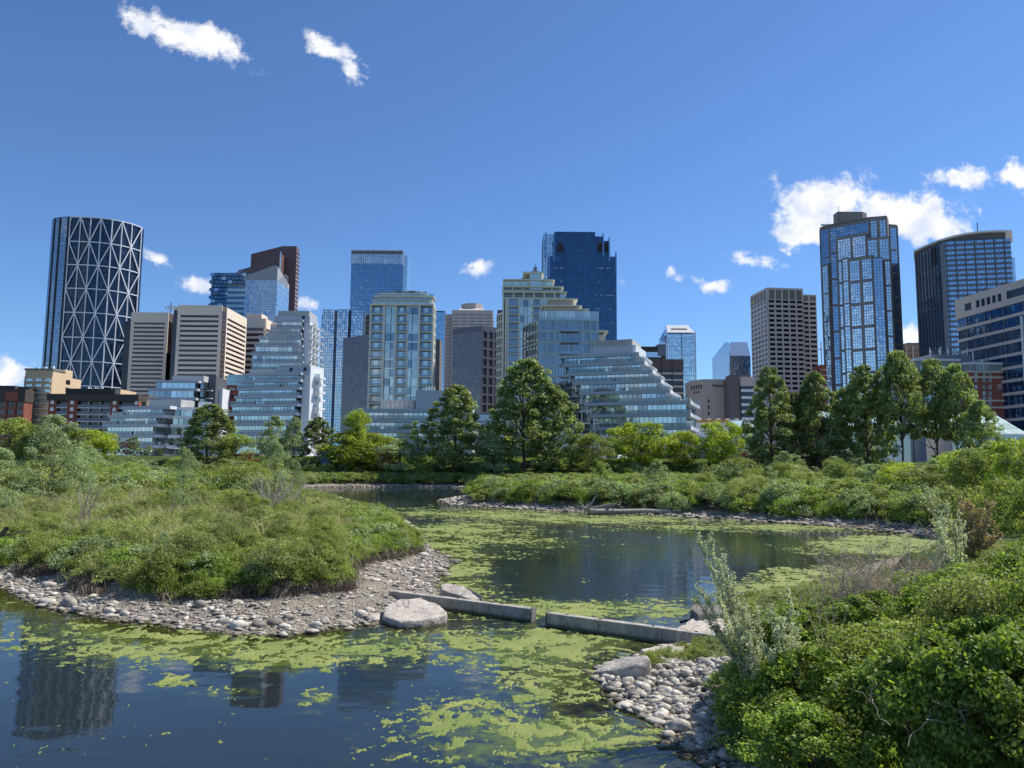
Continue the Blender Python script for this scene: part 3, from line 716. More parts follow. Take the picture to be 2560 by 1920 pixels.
for i in range(26):
    px = RS.uniform(1020, 1130); py = RS.uniform(1385, 1470)
    place_rock(px, py, RS.uniform(12, 28), name='cobble', label='pale cobble on the spit behind the concrete weir', group='cobbles behind the weir', cat='stone', hscale=.8)
place_rock(1138, 1408, 32, label='white flat stone at the tip of the spit behind the weir', hscale=.6)

# --- slabs and boulders with flat faces
def slab(name, label, pts, base_py, thick, m, zt=None, cat='boulder', seed=1, zs=None):
    """an angular block: outline of its top traced on a plane at height zt, sides dropping slightly outwards into the ground"""
    top = [G(px, py, zs[i] if zs else zt) for i, (px, py) in enumerate(pts)]
    c = sum(top, Vector()) / len(top)
    b = bmesh.new(); n_ = len(top)
    tv = [b.verts.new(p - c) for p in top]
    bv = [b.verts.new(((p - c).x * 1.07, (p - c).y * 1.07, -thick)) for p in top]
    b.faces.new(tv); b.faces.new(list(reversed(bv)))
    for i in range(n_): b.faces.new((tv[i], bv[i], bv[(i + 1) % n_], tv[(i + 1) % n_]))
    bmesh.ops.recalc_face_normals(b, faces=b.faces)
    bmesh.ops.bevel(b, geom=list(b.edges), offset=.05, segments=2, affect='EDGES', profile=.6)
    bmesh.ops.triangulate(b, faces=b.faces)
    for _ in range(3):
        bmesh.ops.subdivide_edges(b, edges=[e for e in b.edges if e.calc_length() > .16], cuts=1)
        bmesh.ops.triangulate(b, faces=b.faces)
    b.normal_update()
    for v in b.verts:
        q = v.co * 1.6 + Vector((seed, seed * 2, 0))
        v.co += v.normal * (mnoise.noise(q) * .05 + mnoise.noise(q * 3) * .03 + mnoise.noise(q * 8) * .012)
    me = bpy.data.meshes.new(name); b.to_mesh(me); b.free(); me.materials.append(m)
    for pl in me.polygons: pl.use_smooth = True
    try: me.set_sharp_from_angle(angle=math.radians(35))
    except Exception: pass
    o = link(name, me); o.location = c; return meta(o, label, cat)
big = slab('boulder', 'largest pale flat topped boulder, faintly scribbled, against the concrete weir', [(958, 1540), (962, 1516), (1000, 1496), (1052, 1494), (1090, 1508), (1118, 1526), (1112, 1540), (1060, 1548), (1000, 1555)], 1560, .62, slabm, zt=.42, seed=1, zs=[.22, .38, .46, .46, .42, .34, .26, .26, .2])
slab('boulder', 'long grey layered rock behind the left concrete beam', [(1102, 1462), (1118, 1456), (1160, 1466), (1205, 1490), (1208, 1498), (1180, 1500), (1130, 1482), (1104, 1474)], 1500, .6, slabm, zt=.35, seed=4, zs=[.42, .5, .42, .22, .1, .12, .25, .3])
slab('boulder', 'tilted wedge shaped slab stone with a shaded face above the cobbles', [(1482, 1678), (1512, 1655), (1560, 1642), (1616, 1638), (1626, 1652), (1608, 1668), (1556, 1672)], 1690, .65, slabm, seed=7, zs=[.12, .25, .42, .58, .55, .42, .30])
slab('rock_shelf', 'broad cracked shelf rock behind the cobbles at the beam end', [(1600, 1622), (1690, 1606), (1760, 1604), (1790, 1620), (1720, 1650), (1640, 1648)], 1650, .4, slabm, seed=9, zt=.34, cat='rock')
slab('rock_shelf', 'flat pinkish shelf rock on the bank just behind the right beam', [(1690, 1572), (1730, 1545), (1800, 1536), (1860, 1548), (1850, 1580), (1790, 1590)], 1600, .5, slabm, seed=12, zt=.32, cat='rock')
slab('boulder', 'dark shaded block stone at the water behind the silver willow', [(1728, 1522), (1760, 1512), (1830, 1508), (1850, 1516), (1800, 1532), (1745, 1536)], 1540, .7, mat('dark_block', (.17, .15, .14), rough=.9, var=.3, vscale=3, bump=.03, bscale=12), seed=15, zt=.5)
# graffiti scribble on the largest boulder
dg = bpy.context.evaluated_depsgraph_get()
from mathutils.bvhtree import BVHTree
bv = BVHTree.FromPolygons([big.matrix_basis @ v.co for v in big.data.vertices], [tuple(p.vertices) for p in big.data.polygons])
def strokes(name, polys, r, m, parent):
    b = MB()
    for poly in polys:
        pts = []
        for px, py in poly:
            g_ = G(px, py, .45); hit = bv.ray_cast(CAM, (g_ - CAM).normalized())
            if hit[0] is not None: pts.append(hit[0] + hit[1] * .006)
        for a_, c_ in zip(pts, pts[1:]):
            dv = (c_ - a_); 
            if dv.length < 1e-4 or dv.length > .4: continue
            s_ = dv.normalized().cross(Vector((0, 0, 1))).normalized() * r
            b.quad(a_ - s_, c_ - s_, c_ + s_, a_ + s_)
    o = b.build(name, m, parent); 
    if o: o.matrix_parent_inverse = Matrix.Translation(-parent.location)
def ring(cx, cy, rx, ry, n=14): return [(cx + rx * math.cos(i * 6.283 / n), cy + ry * math.sin(i * 6.283 / n)) for i in range(n + 1)]
strokes('graffiti', [ring(1000, 1508, 9, 9), ring(1016, 1508, 7, 9), [(1026, 1502), (1040, 1514)], [(1040, 1500), (1028, 1515)], [(1046, 1500), (1052, 1513), (1060, 1500)]], .016, mat('graffiti_grey', (.24, .21, .20), rough=.9), big)

def tide(m, col, z0, z1):
    global n, l, geo
    n, l = m.node_tree.nodes, m.node_tree.links; p_ = n['Principled BSDF']; src = p_.inputs['Base Color'].links[0].from_socket
    geo = n.new('ShaderNodeNewGeometry'); sx_ = n.new('ShaderNodeSeparateXYZ'); l.new(geo.outputs['Position'], sx_.inputs[0])
    f_ = gmr(gma('ADD', sx_.outputs[2], gma('MULTIPLY', gma('SUBTRACT', gnoise(7), .5), .12)), z0, z1, 1, 0)
    spots = gmr(gnoise(5.5, 8, .7), .5, .66, 0, .75)
    l.new(gmix(f_, gmix(spots, src, tuple(c_ * 1.6 for c_ in col)), col), p_.inputs['Base Color'])
tide(stone, (.10, .085, .05), .02, .09); tide(slabm, (.13, .11, .085), .02, .12)
# ------------------------------------------------------------------ concrete weir: two beams with a gap
conc = mat('weathered_concrete', (.38, .355, .31), rough=.9, spec=.2, var=.34, vscale=3, bump=.006, bscale=45, streak=True)
concd = mat('dark_concrete', (.20, .19, .17), rough=.95, var=.3, vscale=4, bump=.006, bscale=45)
tide(conc, (.10, .095, .06), .04, .14)
def beam(label, p0, p1, ztop, w_, pieces):
    a_, b_ = G(*p0, ztop), G(*p1, ztop); d_ = (b_ - a_); L = Vector((d_.x, d_.y)).length; th = math.atan2(d_.y, d_.x)
    e = empty('concrete_weir', (a_.x, a_.y, -.2), th, label=label, cat='weir')
    x_ = 0
    for f in pieces:
        x2 = L * f
        b = bmesh.new(); bmesh.ops.create_cube(b, size=1)
        for v in b.verts: v.co = Vector(((x_ + .006 if v.co.x < 0 else x2 - .006), (v.co.y + .5) * w_, .2 + (ztop if v.co.z > 0 else -.4)))
        bmesh.ops.bevel(b, geom=list(b.edges), offset=.014, segments=1, affect='EDGES')
        bmesh.ops.subdivide_edges(b, edges=[e_ for e_ in b.edges if e_.calc_length() > 1], cuts=12)
        for v in b.verts: v.co += Vector((0, mnoise.noise(v.co * 1.7) * .010, mnoise.noise(v.co * 2.1 + Vector((5, 1, 2))) * .008))
        me = bpy.data.meshes.new('beam'); b.to_mesh(me); b.free(); me.materials.append(conc)
        link('beam', me, e); x_ = x2
    return e, L
e1, L1 = beam('left concrete beam of the weir, its near end standing free in algae', (972, 1477), (1327, 1522), .42, .28, (.62, 1.0))
o = link('end_plate', cube_mesh(concd), e1); o.location = (L1 + .02, .14, .40); o.scale = (.03, .30, .5)
for u in (.18, .5, .8): 
    o = link('lifting_ring', cube_mesh(mat('rust', (.16, .09, .05), rough=.8)), e1); o.location = (L1 * u, .14, .628); o.scale = (.07, .03, .03)
e2, L2 = beam('right concrete beam of the weir running into the stony bank', (1366, 1532), (1812, 1592), .42, .28, (.32, .68, 1.0))
o = link('end_plate', cube_mesh(concd), e2); o.location = (-.02, .14, .40); o.scale = (.03, .30, .5)
for u in (.12, .32, .62, .85):
    o = link('lifting_ring', cube_mesh(MATS['rust']), e2); o.location = (L2 * u, .14, .628); o.scale = (.07, .03, .03)
# ================================================================== buildings
beige = mat('beige_precast', (.76, .64, .52), rough=.85, var=.08, vscale=.05)
beige_dk = mat('brown_glass_frame', (.10, .085, .07), rough=.6)
tan = mat('tan_stucco', (.60, .45, .29), rough=.9, var=.06, vscale=.1)
brick = mat('red_brick', (.23, .075, .05), rough=.9, var=.12, vscale=.6)
brick2 = mat('hotel_brick', (.33, .115, .085), rough=.9, var=.08, vscale=.5)
roofdk = mat('dark_roof', (.055, .047, .042), rough=.8)
slate = mat('blue_grey_metal', (.42, .46, .52), rough=.55, spec=.5)
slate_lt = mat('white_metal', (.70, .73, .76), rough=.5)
metal_gy = mat('ribbed_grey_metal', (.46, .46, .45), rough=.6)
cream = mat('cream_concrete', (.66, .66, .56), rough=.8)
cream_dk = mat('grey_olive', (.20, .20, .17), rough=.8)
white = mat('white_paint', (.75, .76, .76), rough=.6)
black = mat('near_black', (.012, .013, .016), rough=.5)
brown_twr = mat('plum_granite', (.15, .085, .085), rough=.45, var=.1, vscale=.1)
grey_twr = mat('grey_granite', (.13, .12, .14), rough=.35)
brown2 = mat('brown_granite', (.17, .14, .125), rough=.7)
taupe = mat('taupe_concrete', (.56, .48, .43), rough=.85)
hotel_tp = mat('hotel_taupe', (.44, .39, .34), rough=.85)
diag = mat('diagrid_steel', (.78, .79, .82), rough=.45, metal=.2)
greymull = mat('mullion_grey', (.16, .18, .21), rough=.5)
bluemull = mat('mullion_blue', (.06, .10, .165), rough=.5)
g_bow = glassmat('glass_navy', (.012, .022, .038), .55, ior=1.6, tint=.6, wave=.15, tintcol=(.62, .8, 1))
g_bow2 = glassmat('glass_navy_light', (.05, .08, .12), 1.0, ior=2.1, tint=.3, wave=.1, tintcol=(.75, .88, 1))
g_blue = glassmat('glass_blue', (.02, .06, .14), 1.0, ior=2.5, tint=.3, tintcol=(.58, .8, 1), wave=.12)
g_blue_lt = glassmat('glass_sky', (.06, .14, .26), 1.0, ior=2.8, tint=.25, tintcol=(.66, .86, 1), wave=.12)
g_deep = glassmat('glass_deep_blue', (.010, .030, .08), 1.0, ior=1.72, tint=.35, tintcol=(.42, .7, 1), wave=.1)
g_dark = glassmat('glass_dark', (.014, .016, .02), .7, ior=1.5, tint=.6)
g_brown = glassmat('glass_brown', (.04, .033, .036), .6, ior=1.5, tint=.7)
g_condo = glassmat('glass_condo', (.26, .33, .35), 1.0, ior=2.6, tint=.5, wave=.05, tintcol=(.84, .93, .97))
g_condo_dk = glassmat('glass_condo_dark', (.06, .08, .095), 1.0, ior=2.1, tint=.7, tintcol=(.78, .88, .95))
g_green = glassmat('glass_green', (.45, .54, .51), 1.0, ior=2.2, tint=.4, tintcol=(.9, 1, .96))
g_teal = glassmat('glass_teal', (.10, .26, .27), 1.0, ior=1.9, tint=.15)
g_mirror = glassmat('glass_mirror', (.22, .27, .29), 1.0, ior=3.3, tint=.35, tintcol=(.9, .97, .97), wave=.2)
g_sail = glassmat('glass_sail', (.30, .36, .42), 1.0, ior=2.6, tint=.1, tintcol=(.9, .95, 1))
g_rail = glassmat('glass_rail', (.30, .37, .41), 1.0, ior=1.7, tint=.3)
# balcony glass lets most of what is behind it show
_n, _l = g_rail.node_tree.nodes, g_rail.node_tree.links
_o = [q for q in _n if q.type == 'OUTPUT_MATERIAL'][0]; _s = _o.inputs[0].links[0].from_socket
_t = _n.new('ShaderNodeBsdfTransparent'); _t.inputs[0].default_value = (.85, .92, .92, 1); _x = _n.new('ShaderNodeMixShader'); _x.inputs[0].default_value = .6
_l.new(_s, _x.inputs[1]); _l.new(_t.outputs[0], _x.inputs[2]); _l.new(_x.outputs[0], _o.inputs[0])

def tower(label, pl, pr, py, Y, depth, core=None, zb=7, th=0.0, cat='office tower', name='office_tower', group='downtown towers'):
    a, b = P(pl, py, Y), P(pr, py, Y); W = b.x - a.x
    B = Bld(name, label, cat, a.x, Y, th, zb, group)
    B.W, B.Z, B.D = W, a.z, depth
    if core: B.box('core', .0, W, .0, depth, zb - 2, a.z, core)
    B.front = face(0, 0, W, 0); B.right = face(W, 0, W, depth); B.left = face(0, depth, 0, 0)
    return B
def zat(px, py, Y): return P(px, py, Y).z
def xat(B, px, py, Y=None): return P(px, py, Y or B.Y).x - B.X
def bar(B, name, a, b, w, m, d=None):
    a, b = Vector(a), Vector(b); v = b - a; L = v.length
    o = link(name, cube_mesh(m), B.e if isinstance(B, Bld) else B); zb = B.zb if isinstance(B, Bld) else 0
    o.location = (a + b) / 2 - Vector((0, 0, zb)); o.rotation_euler = v.to_track_quat('X', 'Z').to_euler(); o.scale = (L, w, d or w); return o
def curtain(B, F, z0, z1, fh=3.9, bw=1.6, glass=None, tilt=.006, gap=.09, off=.07, name='window'):
    b = MB(); nf = max(1, round((z1 - z0) / fh)); nb = max(1, round(F[4] / bw)); h = (z1 - z0) / nf; w = F[4] / nb
    for k in range(nf):
        for j in range(nb): fpane(b, F, j * w + gap, (j + 1) * w - gap, z0 + k * h + gap, z0 + (k + 1) * h - gap, off, tilt)
    return B.build(b, name, glass)

# ---- 1 curved tower with the steel diagrid
zt = P(178, 543, 740).z
pts = [G(px, py, zt) for px, py in [(131, 549.5), (137, 546.5), (150, 544.3), (170, 542.6), (178, 543), (204, 543.6), (229, 544.6), (254, 546.4), (281, 549.8), (305, 554.4), (329, 560.6), (352, 569), (360, 576)]]
B = Bld('office_tower', 'curved dark glass tower wrapped in a pale steel diagonal lattice', 'office tower', pts[4].x, pts[4].y, 0, 7, 'downtown towers')
L = [B.loc(p.x, p.y) for p in pts]
kx = lambda p, dy: (p.x * (1 + dy / p.y) - pts[4].x, p.y + dy - pts[4].y)
back = [(kx(pts[-1], 40)[0] - 10, kx(pts[-1], 40)[1]), (kx(pts[0], 40)[0] + 12, kx(pts[0], 40)[1])]
B.prism('core', L + back, 5, zt - .6, bluemull)
def zrow(y): return P(178, y, 740).z
rows = [zrow(y) for y in (543, 604, 662, 721, 781, 843, 903, 964, 1026, 1088)]
def fan(i): return face(*L[i], *L[i + 1])
for i in range(len(L) - 1):
    gl_ = g_bow2 if i < 3 else g_bow
    b = MB(); F = fan(i); nb = max(1, round(F[4] / 1.7)); w_ = F[4] / nb
    for r_ in range(len(rows) - 1):
        h_ = (rows[r_] - rows[r_ + 1]) / 6
        for k in range(6):
            for j in range(nb): fpane(b, F, j * w_ + .05, (j + 1) * w_ - .05, rows[r_ + 1] + k * h_ + .12, rows[r_ + 1] + (k + 1) * h_ - .12, .08, .007)
    B.build(b, 'window', gl_)
for i in range(4, 12):
    x_, y_ = L[i]; nx, ny = (0, -1) 
    def q(ii, zz, o=1.0):
        a_ = L[max(ii - 1, 0)]; c_ = L[min(ii + 1, len(L) - 1)]; dx, dy = c_[0] - a_[0], c_[1] - a_[1]; ln = math.hypot(dx, dy)
        return (L[ii][0] + dy / ln * o, L[ii][1] - dx / ln * o, zz)
    for j in range(len(rows) - 1): bar(B, 'column', q(i, rows[j]), q(i, rows[j + 1]), .8, diag)
    for j in range(len(rows)):
        if i < 11: bar(B, 'ring_beam', q(i, rows[j]), q(i + 1, rows[j]), .9, diag)
        if (i - 4 + j) % 2 == 1 and j < len(rows) - 1:
            for s in (-1, 1):
                if 4 <= i + s <= 11: bar(B, 'diagonal', q(i, rows[j], 1.3), q(i + s, rows[j + 1], 1.3), .85, diag)
for i, (ii, wdt) in enumerate(((1, 1.2), (2, 1.6), (3, 2.6))):
    B.put('fin', fan(ii if ii < 4 else 3), 0 if ii < 4 else fan(3)[4] - 1.5, wdt if ii < 4 else fan(3)[4], 7, zt + .3, -.1, .7, black)
B.prism('roof_edge', L + back, zt - .6, zt + .6, bluemull)

# ---- 2..4 apartment blocks at the far left
B = tower('tan apartment tower with shaded balcony front beside the diagonal lattice tower', 64, 133, 924, 300, 8, tan, cat='apartment block', name='apartment_block', group='left apartment blocks')
grid(B, B.front, 8, B.Z - 3.4, 14, 3, sp=.9, pw=1.0, proud=.3, msp=tan, mpane=g_green, split=3, sep=True)
b = MB()
for k in range(14):
    zz = 8 + k * (B.Z - 3.4 - 8) / 14; fbox(b, B.front, .2, B.W - .2, zz + .75, zz + .95, .3, 1.3)
B.build(b, 'balcony_slab', white)
B.box('parapet', -.3, B.W + .3, -.3, 8.3, B.Z - .2, B.Z + .5, cream_dk)
zl = zat(165, 938, 309)
B.box('rear_wing', B.W - 9, B.W, 8, 13.5, 5, zl + 2.2, tan); B.box('rear_wing', B.W - 9, B.W, 13.5, 20, 5, zl - .8, tan)
Fr = face(B.W, 8, B.W, 20)
for k in range(9): B.put('window', Fr, 1.2, 4.0, zl - 3.6 - 3.1 * k, zl - 1.8 - 3.1 * k, 0, .08, g_brown)
for i in range(3): B.box('roof_vent', 2 + 3 * i, 3 + 3 * i, 3, 4, B.Z + .5, B.Z + 1.3 + i * .3, slate_lt)

B = tower('dark brick apartment block with mansard roof at the left picture edge', -70, 62, 1004, 292, 5, brick, cat='apartment block', name='apartment_block', group='left apartment blocks')
grid(B, B.front, 8, B.Z, 7, 6, sp=.8, pw=.8, proud=.4, msp=brick, mpane=g_brown, split=2)
B.box('mansard_roof', -.5, B.W + .3, -.5, 5, B.Z, B.Z + 4.8, roofdk); zz = zat(20, 975, 292)
B.box('penthouse', xat(B, -40, 975), xat(B, 24, 975), 3, 14, B.Z + 4.8, zat(0, 962, 292), roofdk)
B.box('gable_wall', xat(B, 18, 975), xat(B, 50, 975), -.9, 3, B.Z + .3, B.Z + 3.8, brick)
B.box('penthouse', xat(B, 30, 975), B.W - .5, 3, 14, B.Z + 4.8, zat(40, 968, 292), roofdk)

B = tower('long red brick apartment block with dark balconies below the lattice tower', 127, 350, 1000, 282, 5, black, cat='apartment block', name='apartment_block', group='left apartment blocks')
nfl = 8; fh = (B.Z - 8) / nfl
for k in range(nfl):
    zz = 8 + k * fh
    for (pa, pb) in ((146, 174), (198, 282), (301, 340)):
        xa, xb = xat(B, pa, 1010), xat(B, pb, 1010)
        B.box('balcony_slab', xa, xb, -1.3, .0, zz + fh - .5, zz + fh - .25, white if k < nfl - 1 else roofdk)
        B.box('balustrade', xa + .1, xb - .1, -1.25, -1.15, zz - .2, zz + .85, greymull)
        B.box('window', xa + .3, xb - .3, -.08, 0, zz + .3, zz + fh - .6, g_brown)
        nc = max(1, int((xb - xa) / 3.2))
        for j in range(1, nc): B.box('party_wall', xa + j * (xb - xa) / nc - .12, xa + j * (xb - xa) / nc + .12, -1.1, -.05, zz - .2, zz + fh - .3, taupe)
    for (pa, pb) in ((128, 145), (175, 197), (283, 300), (340, 352)):
        xa, xb = xat(B, pa, 1010), xat(B, pb, 1010); xm = (xa + xb) / 2
        B.box('window', xm - .6, xm + .6, -1.52, -1.45, zz + .9, zz + 2.2, slate_lt)
for (pa, pb) in ((127, 146), (174, 198), (282, 301), (340, 352)):
    B.box('brick_bay', xat(B, pa, 1010), xat(B, pb, 1010), -1.45, .5, 6, B.Z - .3, brick)
B.box('mansard_roof', -.4, B.W + .3, -1.9, 5, B.Z - .3, zat(200, 986, 282), roofdk)
xa, xb = xat(B, 152, 980), xat(B, 277, 980); B.box('penthouse', xa, xb, 3, 15, B.Z, zat(200, 972, 286), roofdk)
B.box('penthouse_end', xb, xb + 2.0, 3, 15, B.Z, zat(200, 973, 286), tan)
for i in range(7): B.box('chimney', xat(B, 200 + i * 6, 975), xat(B, 202 + i * 6, 975), 5, 5.6, zat(200, 973, 286), zat(200, 966 + (i % 3) * 2, 286), slate_lt)

# ---- 5..7 three beige banded towers
def banded(label, pl, pr, py, Y, depth, rb, nf, margin, sp_frac=.52, right=True, top_h=7):
    B = tower(label, pl, pr, py, Y, depth, beige_dk); zlow = 7
    z1 = B.Z - top_h; fh = (z1 - 8) / nf
    grid(B, B.front, 8, z1, nf, 1, sp=fh * sp_frac, pw=2 * margin, proud=.6, msp=beige, mpane=g_brown, split=1)
    B.put('parapet', B.front, 0, B.W, z1, B.Z, -.2, .62, beige)
    b = MB()
    for k in range(nf):
        nm = int((B.W - 2 * margin) / 1.6)
        for j in range(1, nm): fbox(b, B.front, margin + j * (B.W - 2 * margin) / nm - .06, margin + j * (B.W - 2 * margin) / nm + .06, 8 + k * fh + fh * sp_frac, 8 + (k + 1) * fh, .05, .14)
    B.build(b, 'mullion', beige_dk)
    if right:
        F = face(B.W + .0, rb, B.W, depth)
        grid(B, F, 8, z1, nf, 1, sp=fh * sp_frac, pw=2 * margin * .7, proud=.6, msp=beige, mpane=g_brown)
        B.put('parapet', F, 0, F[4], z1, B.Z, -.2, .62, beige)
    return B, z1
B, z1 = banded('left beige banded tower with an antenna rack, beside the lattice tower', 330, 423, 781, 520, 30, 6, 32, 2.2)
B.put('corner_glass', B.right, 0, 6, 8, B.Z - 6, .0, .1, g_brown)
B.box('corner_tower', -6.5, -.1, 4, 28, 6, B.Z - 5.5, g_brown); B.box('link_block', B.W, B.W + 8, 8, 30, 6, B.Z - 9, g_brown); B.box('link_wall', B.W + 1, B.W + 4.6, 7.9, 30, B.Z - 9, B.Z - 1.8, beige)
for k in range(32):
    B.box('spandrel', -6.6, -.05, 3.8, 4, 8 + k * (z1 - 8) / 32, 8.8 + k * (z1 - 8) / 32, beige_dk)
xs0 = xat(B, 377, 775)
for i in range(9):
    xx = xs0 + i * 1.9 + random.uniform(-.4, .4); B.box('antenna', xx, xx + .35, 8, 8.3, B.Z, B.Z + random.uniform(1.5, 3.5), slate_lt)
    B.box('equipment', xx - .7, xx + .6, 9, 10.5, B.Z, B.Z + random.uniform(.8, 2), slate_lt)
xm = xat(B, 412, 770); B.box('mast', xm - .25, xm + .25, 9, 9.5, B.Z, zat(412, 748, 520), greymull)
for i, (dz, wd) in enumerate(((3.2, 2.4), (5.0, 3.8), (6.6, 2.6))): B.box('cross_arm', xm - wd, xm + wd, 9.1, 9.35, B.Z + dz, B.Z + dz + .35, white)
for s in (-3.2, -1.5, 1.4, 3.0): B.box('dish', xm + s - .5, xm + s + .5, 8.7, 9, B.Z + 4.2, B.Z + 6.2, slate_lt)
B, z1 = banded('broad middle beige banded tower with sunlit right flank', 446, 557, 763, 490, 44, 6, 29, 2.0, top_h=6.5)
B.box('corner_glass', B.W - .2, B.W + .4, -.3, 6, 8, z1 + 3, g_brown); B.box('corner_tower', -4.5, -.1, 4, 28, 6, B.Z - 2.5, g_brown); B.box('corner_cap', -4.6, -.1, 3.9, 28, B.Z - 2.5, B.Z - .2, beige)
for k in range(29): B.box('glass_bay_band', B.W + .35, B.W + .5, -.2, 5.9, 8 + k * (z1 - 8) / 29, 8.9 + k * (z1 - 8) / 29, beige_dk)
B.box('roof_deck', 10, B.W - 4, 6, 30, B.Z, B.Z + 1.2, slate_lt)
B, z1 = banded('far beige banded tower behind the stepped white condominium', 594, 664, 796, 560, 26, 0, 24, 1.0, sp_frac=.45, top_h=7)
B.box('penthouse', xat(B, 611, 785), xat(B, 650, 785), 4, 18, B.Z, zat(620, 781, 560), beige)
F = face(B.W, 12, B.W + 7.5, 12); B.box('rear_wing', B.W, B.W + 8, 12, 30, 6, B.Z - 1.0, beige_dk)
grid(B, F, 8, B.Z - 6, 24, 1, sp=2.0, pw=1.2, proud=.5, msp=beige, mpane=g_brown); B.put('parapet', F, 0, 7.5, B.Z - 6, B.Z - 1, -.2, .52, beige)

# ---- 8 group of glass towers on the left behind
B = tower('plum brown tower with a slanting roofline behind the blue glass tower', 628, 741, 632, 840, 12, brown_twr)
B.e.scale = (1, 1, 1)
for c in list(B.e.children): bpy.data.objects.remove(c)
x0, x1, x2, x3 = 0, xat(B, 707, 615), B.W, B.W
zl, zp = zat(628, 635, 840), zat(707, 615, 840)
me = prism_mesh('slanted_block', [(0, 0), (x1, 0), (B.W, 0), (B.W, 12), (x1, 12), (0, 12)], 5 - 7, 0, brown_twr, [zl - 7, zp - 7, zp - 7, zp - 7, zp - 7, zl - 7]); link('slanted_block', me, B.e)
grid(B, B.right, 60, zp - 6, 40, 1, sp=1.9, pw=.8, proud=.25, msp=mat('pink_band', (.27, .19, .19), rough=.7), mpane=g_brown, sep=True)
xa = xat(B, 598, 665); xb = xat(B, 714, 630)
me = prism_mesh('lower_wedge', [(xa, -18), (xb, -18), (xb, 0), (xa, 0)], -2, 0, brown_twr, [zat(600, 690, 822) - 7, zat(714, 632, 822) - 7, zat(714, 632, 822) - 7, zat(600, 665, 822) - 7]); link('lower_wedge', me, B.e)
B.box('glass_edge', xb - .4, xb + .9, -18.5, -17, 60, zat(714, 630, 822), g_mirror)
b = MB(); F = face(xa, -18, xb, -18)
for k in range(36): fbox(b, F, 2, F[4] - 1, 60 + k * 4.1, 61.0 + k * 4.1, -.1, .08)
B.build(b, 'sill_line', mat('plum_line', (.15, .095, .095), rough=.6))

B = tower('dark blue tower of staggered offset boxes behind the beige towers', 530, 622, 682, 760, 24, bluemull)
nfl = 34; fh = 3.9
for k in range(26):
    zz = B.Z - (k + 1) * fh
    for j in range(8):
        u0 = (j + (k % 2) * .5 - .25) * B.W / 8; u1 = u0 + B.W / 8 - .35
        B.box('pixel_box', u0, u1, -1.4 - random.random() * 1.2, .2, zz + .45, zz + fh - .35, g_deep if (j * 3 + k) % 7 else g_blue)
B = tower('teal and navy striped low tower in front of the staggered box tower', 569, 616, 713, 700, 20, g_teal)
for k in range(18): B.box('navy_band', -.1, B.W + .1, -.3, 20, B.Z - 3 - k * 5.0, B.Z - .6 - k * 5.0, g_deep)
B.box('roof_rim', -.2, B.W + .2, -.4, 20, B.Z - .6, B.Z + .9, cream_dk)

B = tower('blue glass tower topped by a grey sloping wedge roof', 614, 693, 700, 620, 34, bluemull)
curtain(B, B.front, 60, B.Z, 2.0, 1.6, g_blue); curtain(B, B.right, 60, B.Z, 4, 2, g_mirror)
wm_ = mat('wedge_metal', (.34, .36, .38), rough=.5)
zpk = zat(688, 663, 620); zlo = zat(612, 692, 620)
me = prism_mesh('wedge_roof', [(-2, 0), (xat(B, 686, 670), 0), (B.W, 0), (B.W, 34), (-2, 34)], B.Z - 7, 0, wm_, [zlo - 7, zpk - 7, zpk - 8, B.Z + 4 - 7, B.Z - 2 - 7]); link('wedge_roof', me, B.e)
F = face(B.W + .05, 0, B.W + .05, 34)
for k in range(7): B.put('louvre', face(B.W, 2 + k * 3, B.W, 30), 0, 28 - k * 3, B.Z + k * 1.6, B.Z + k * 1.6 + .7, 0, .1, greymull)

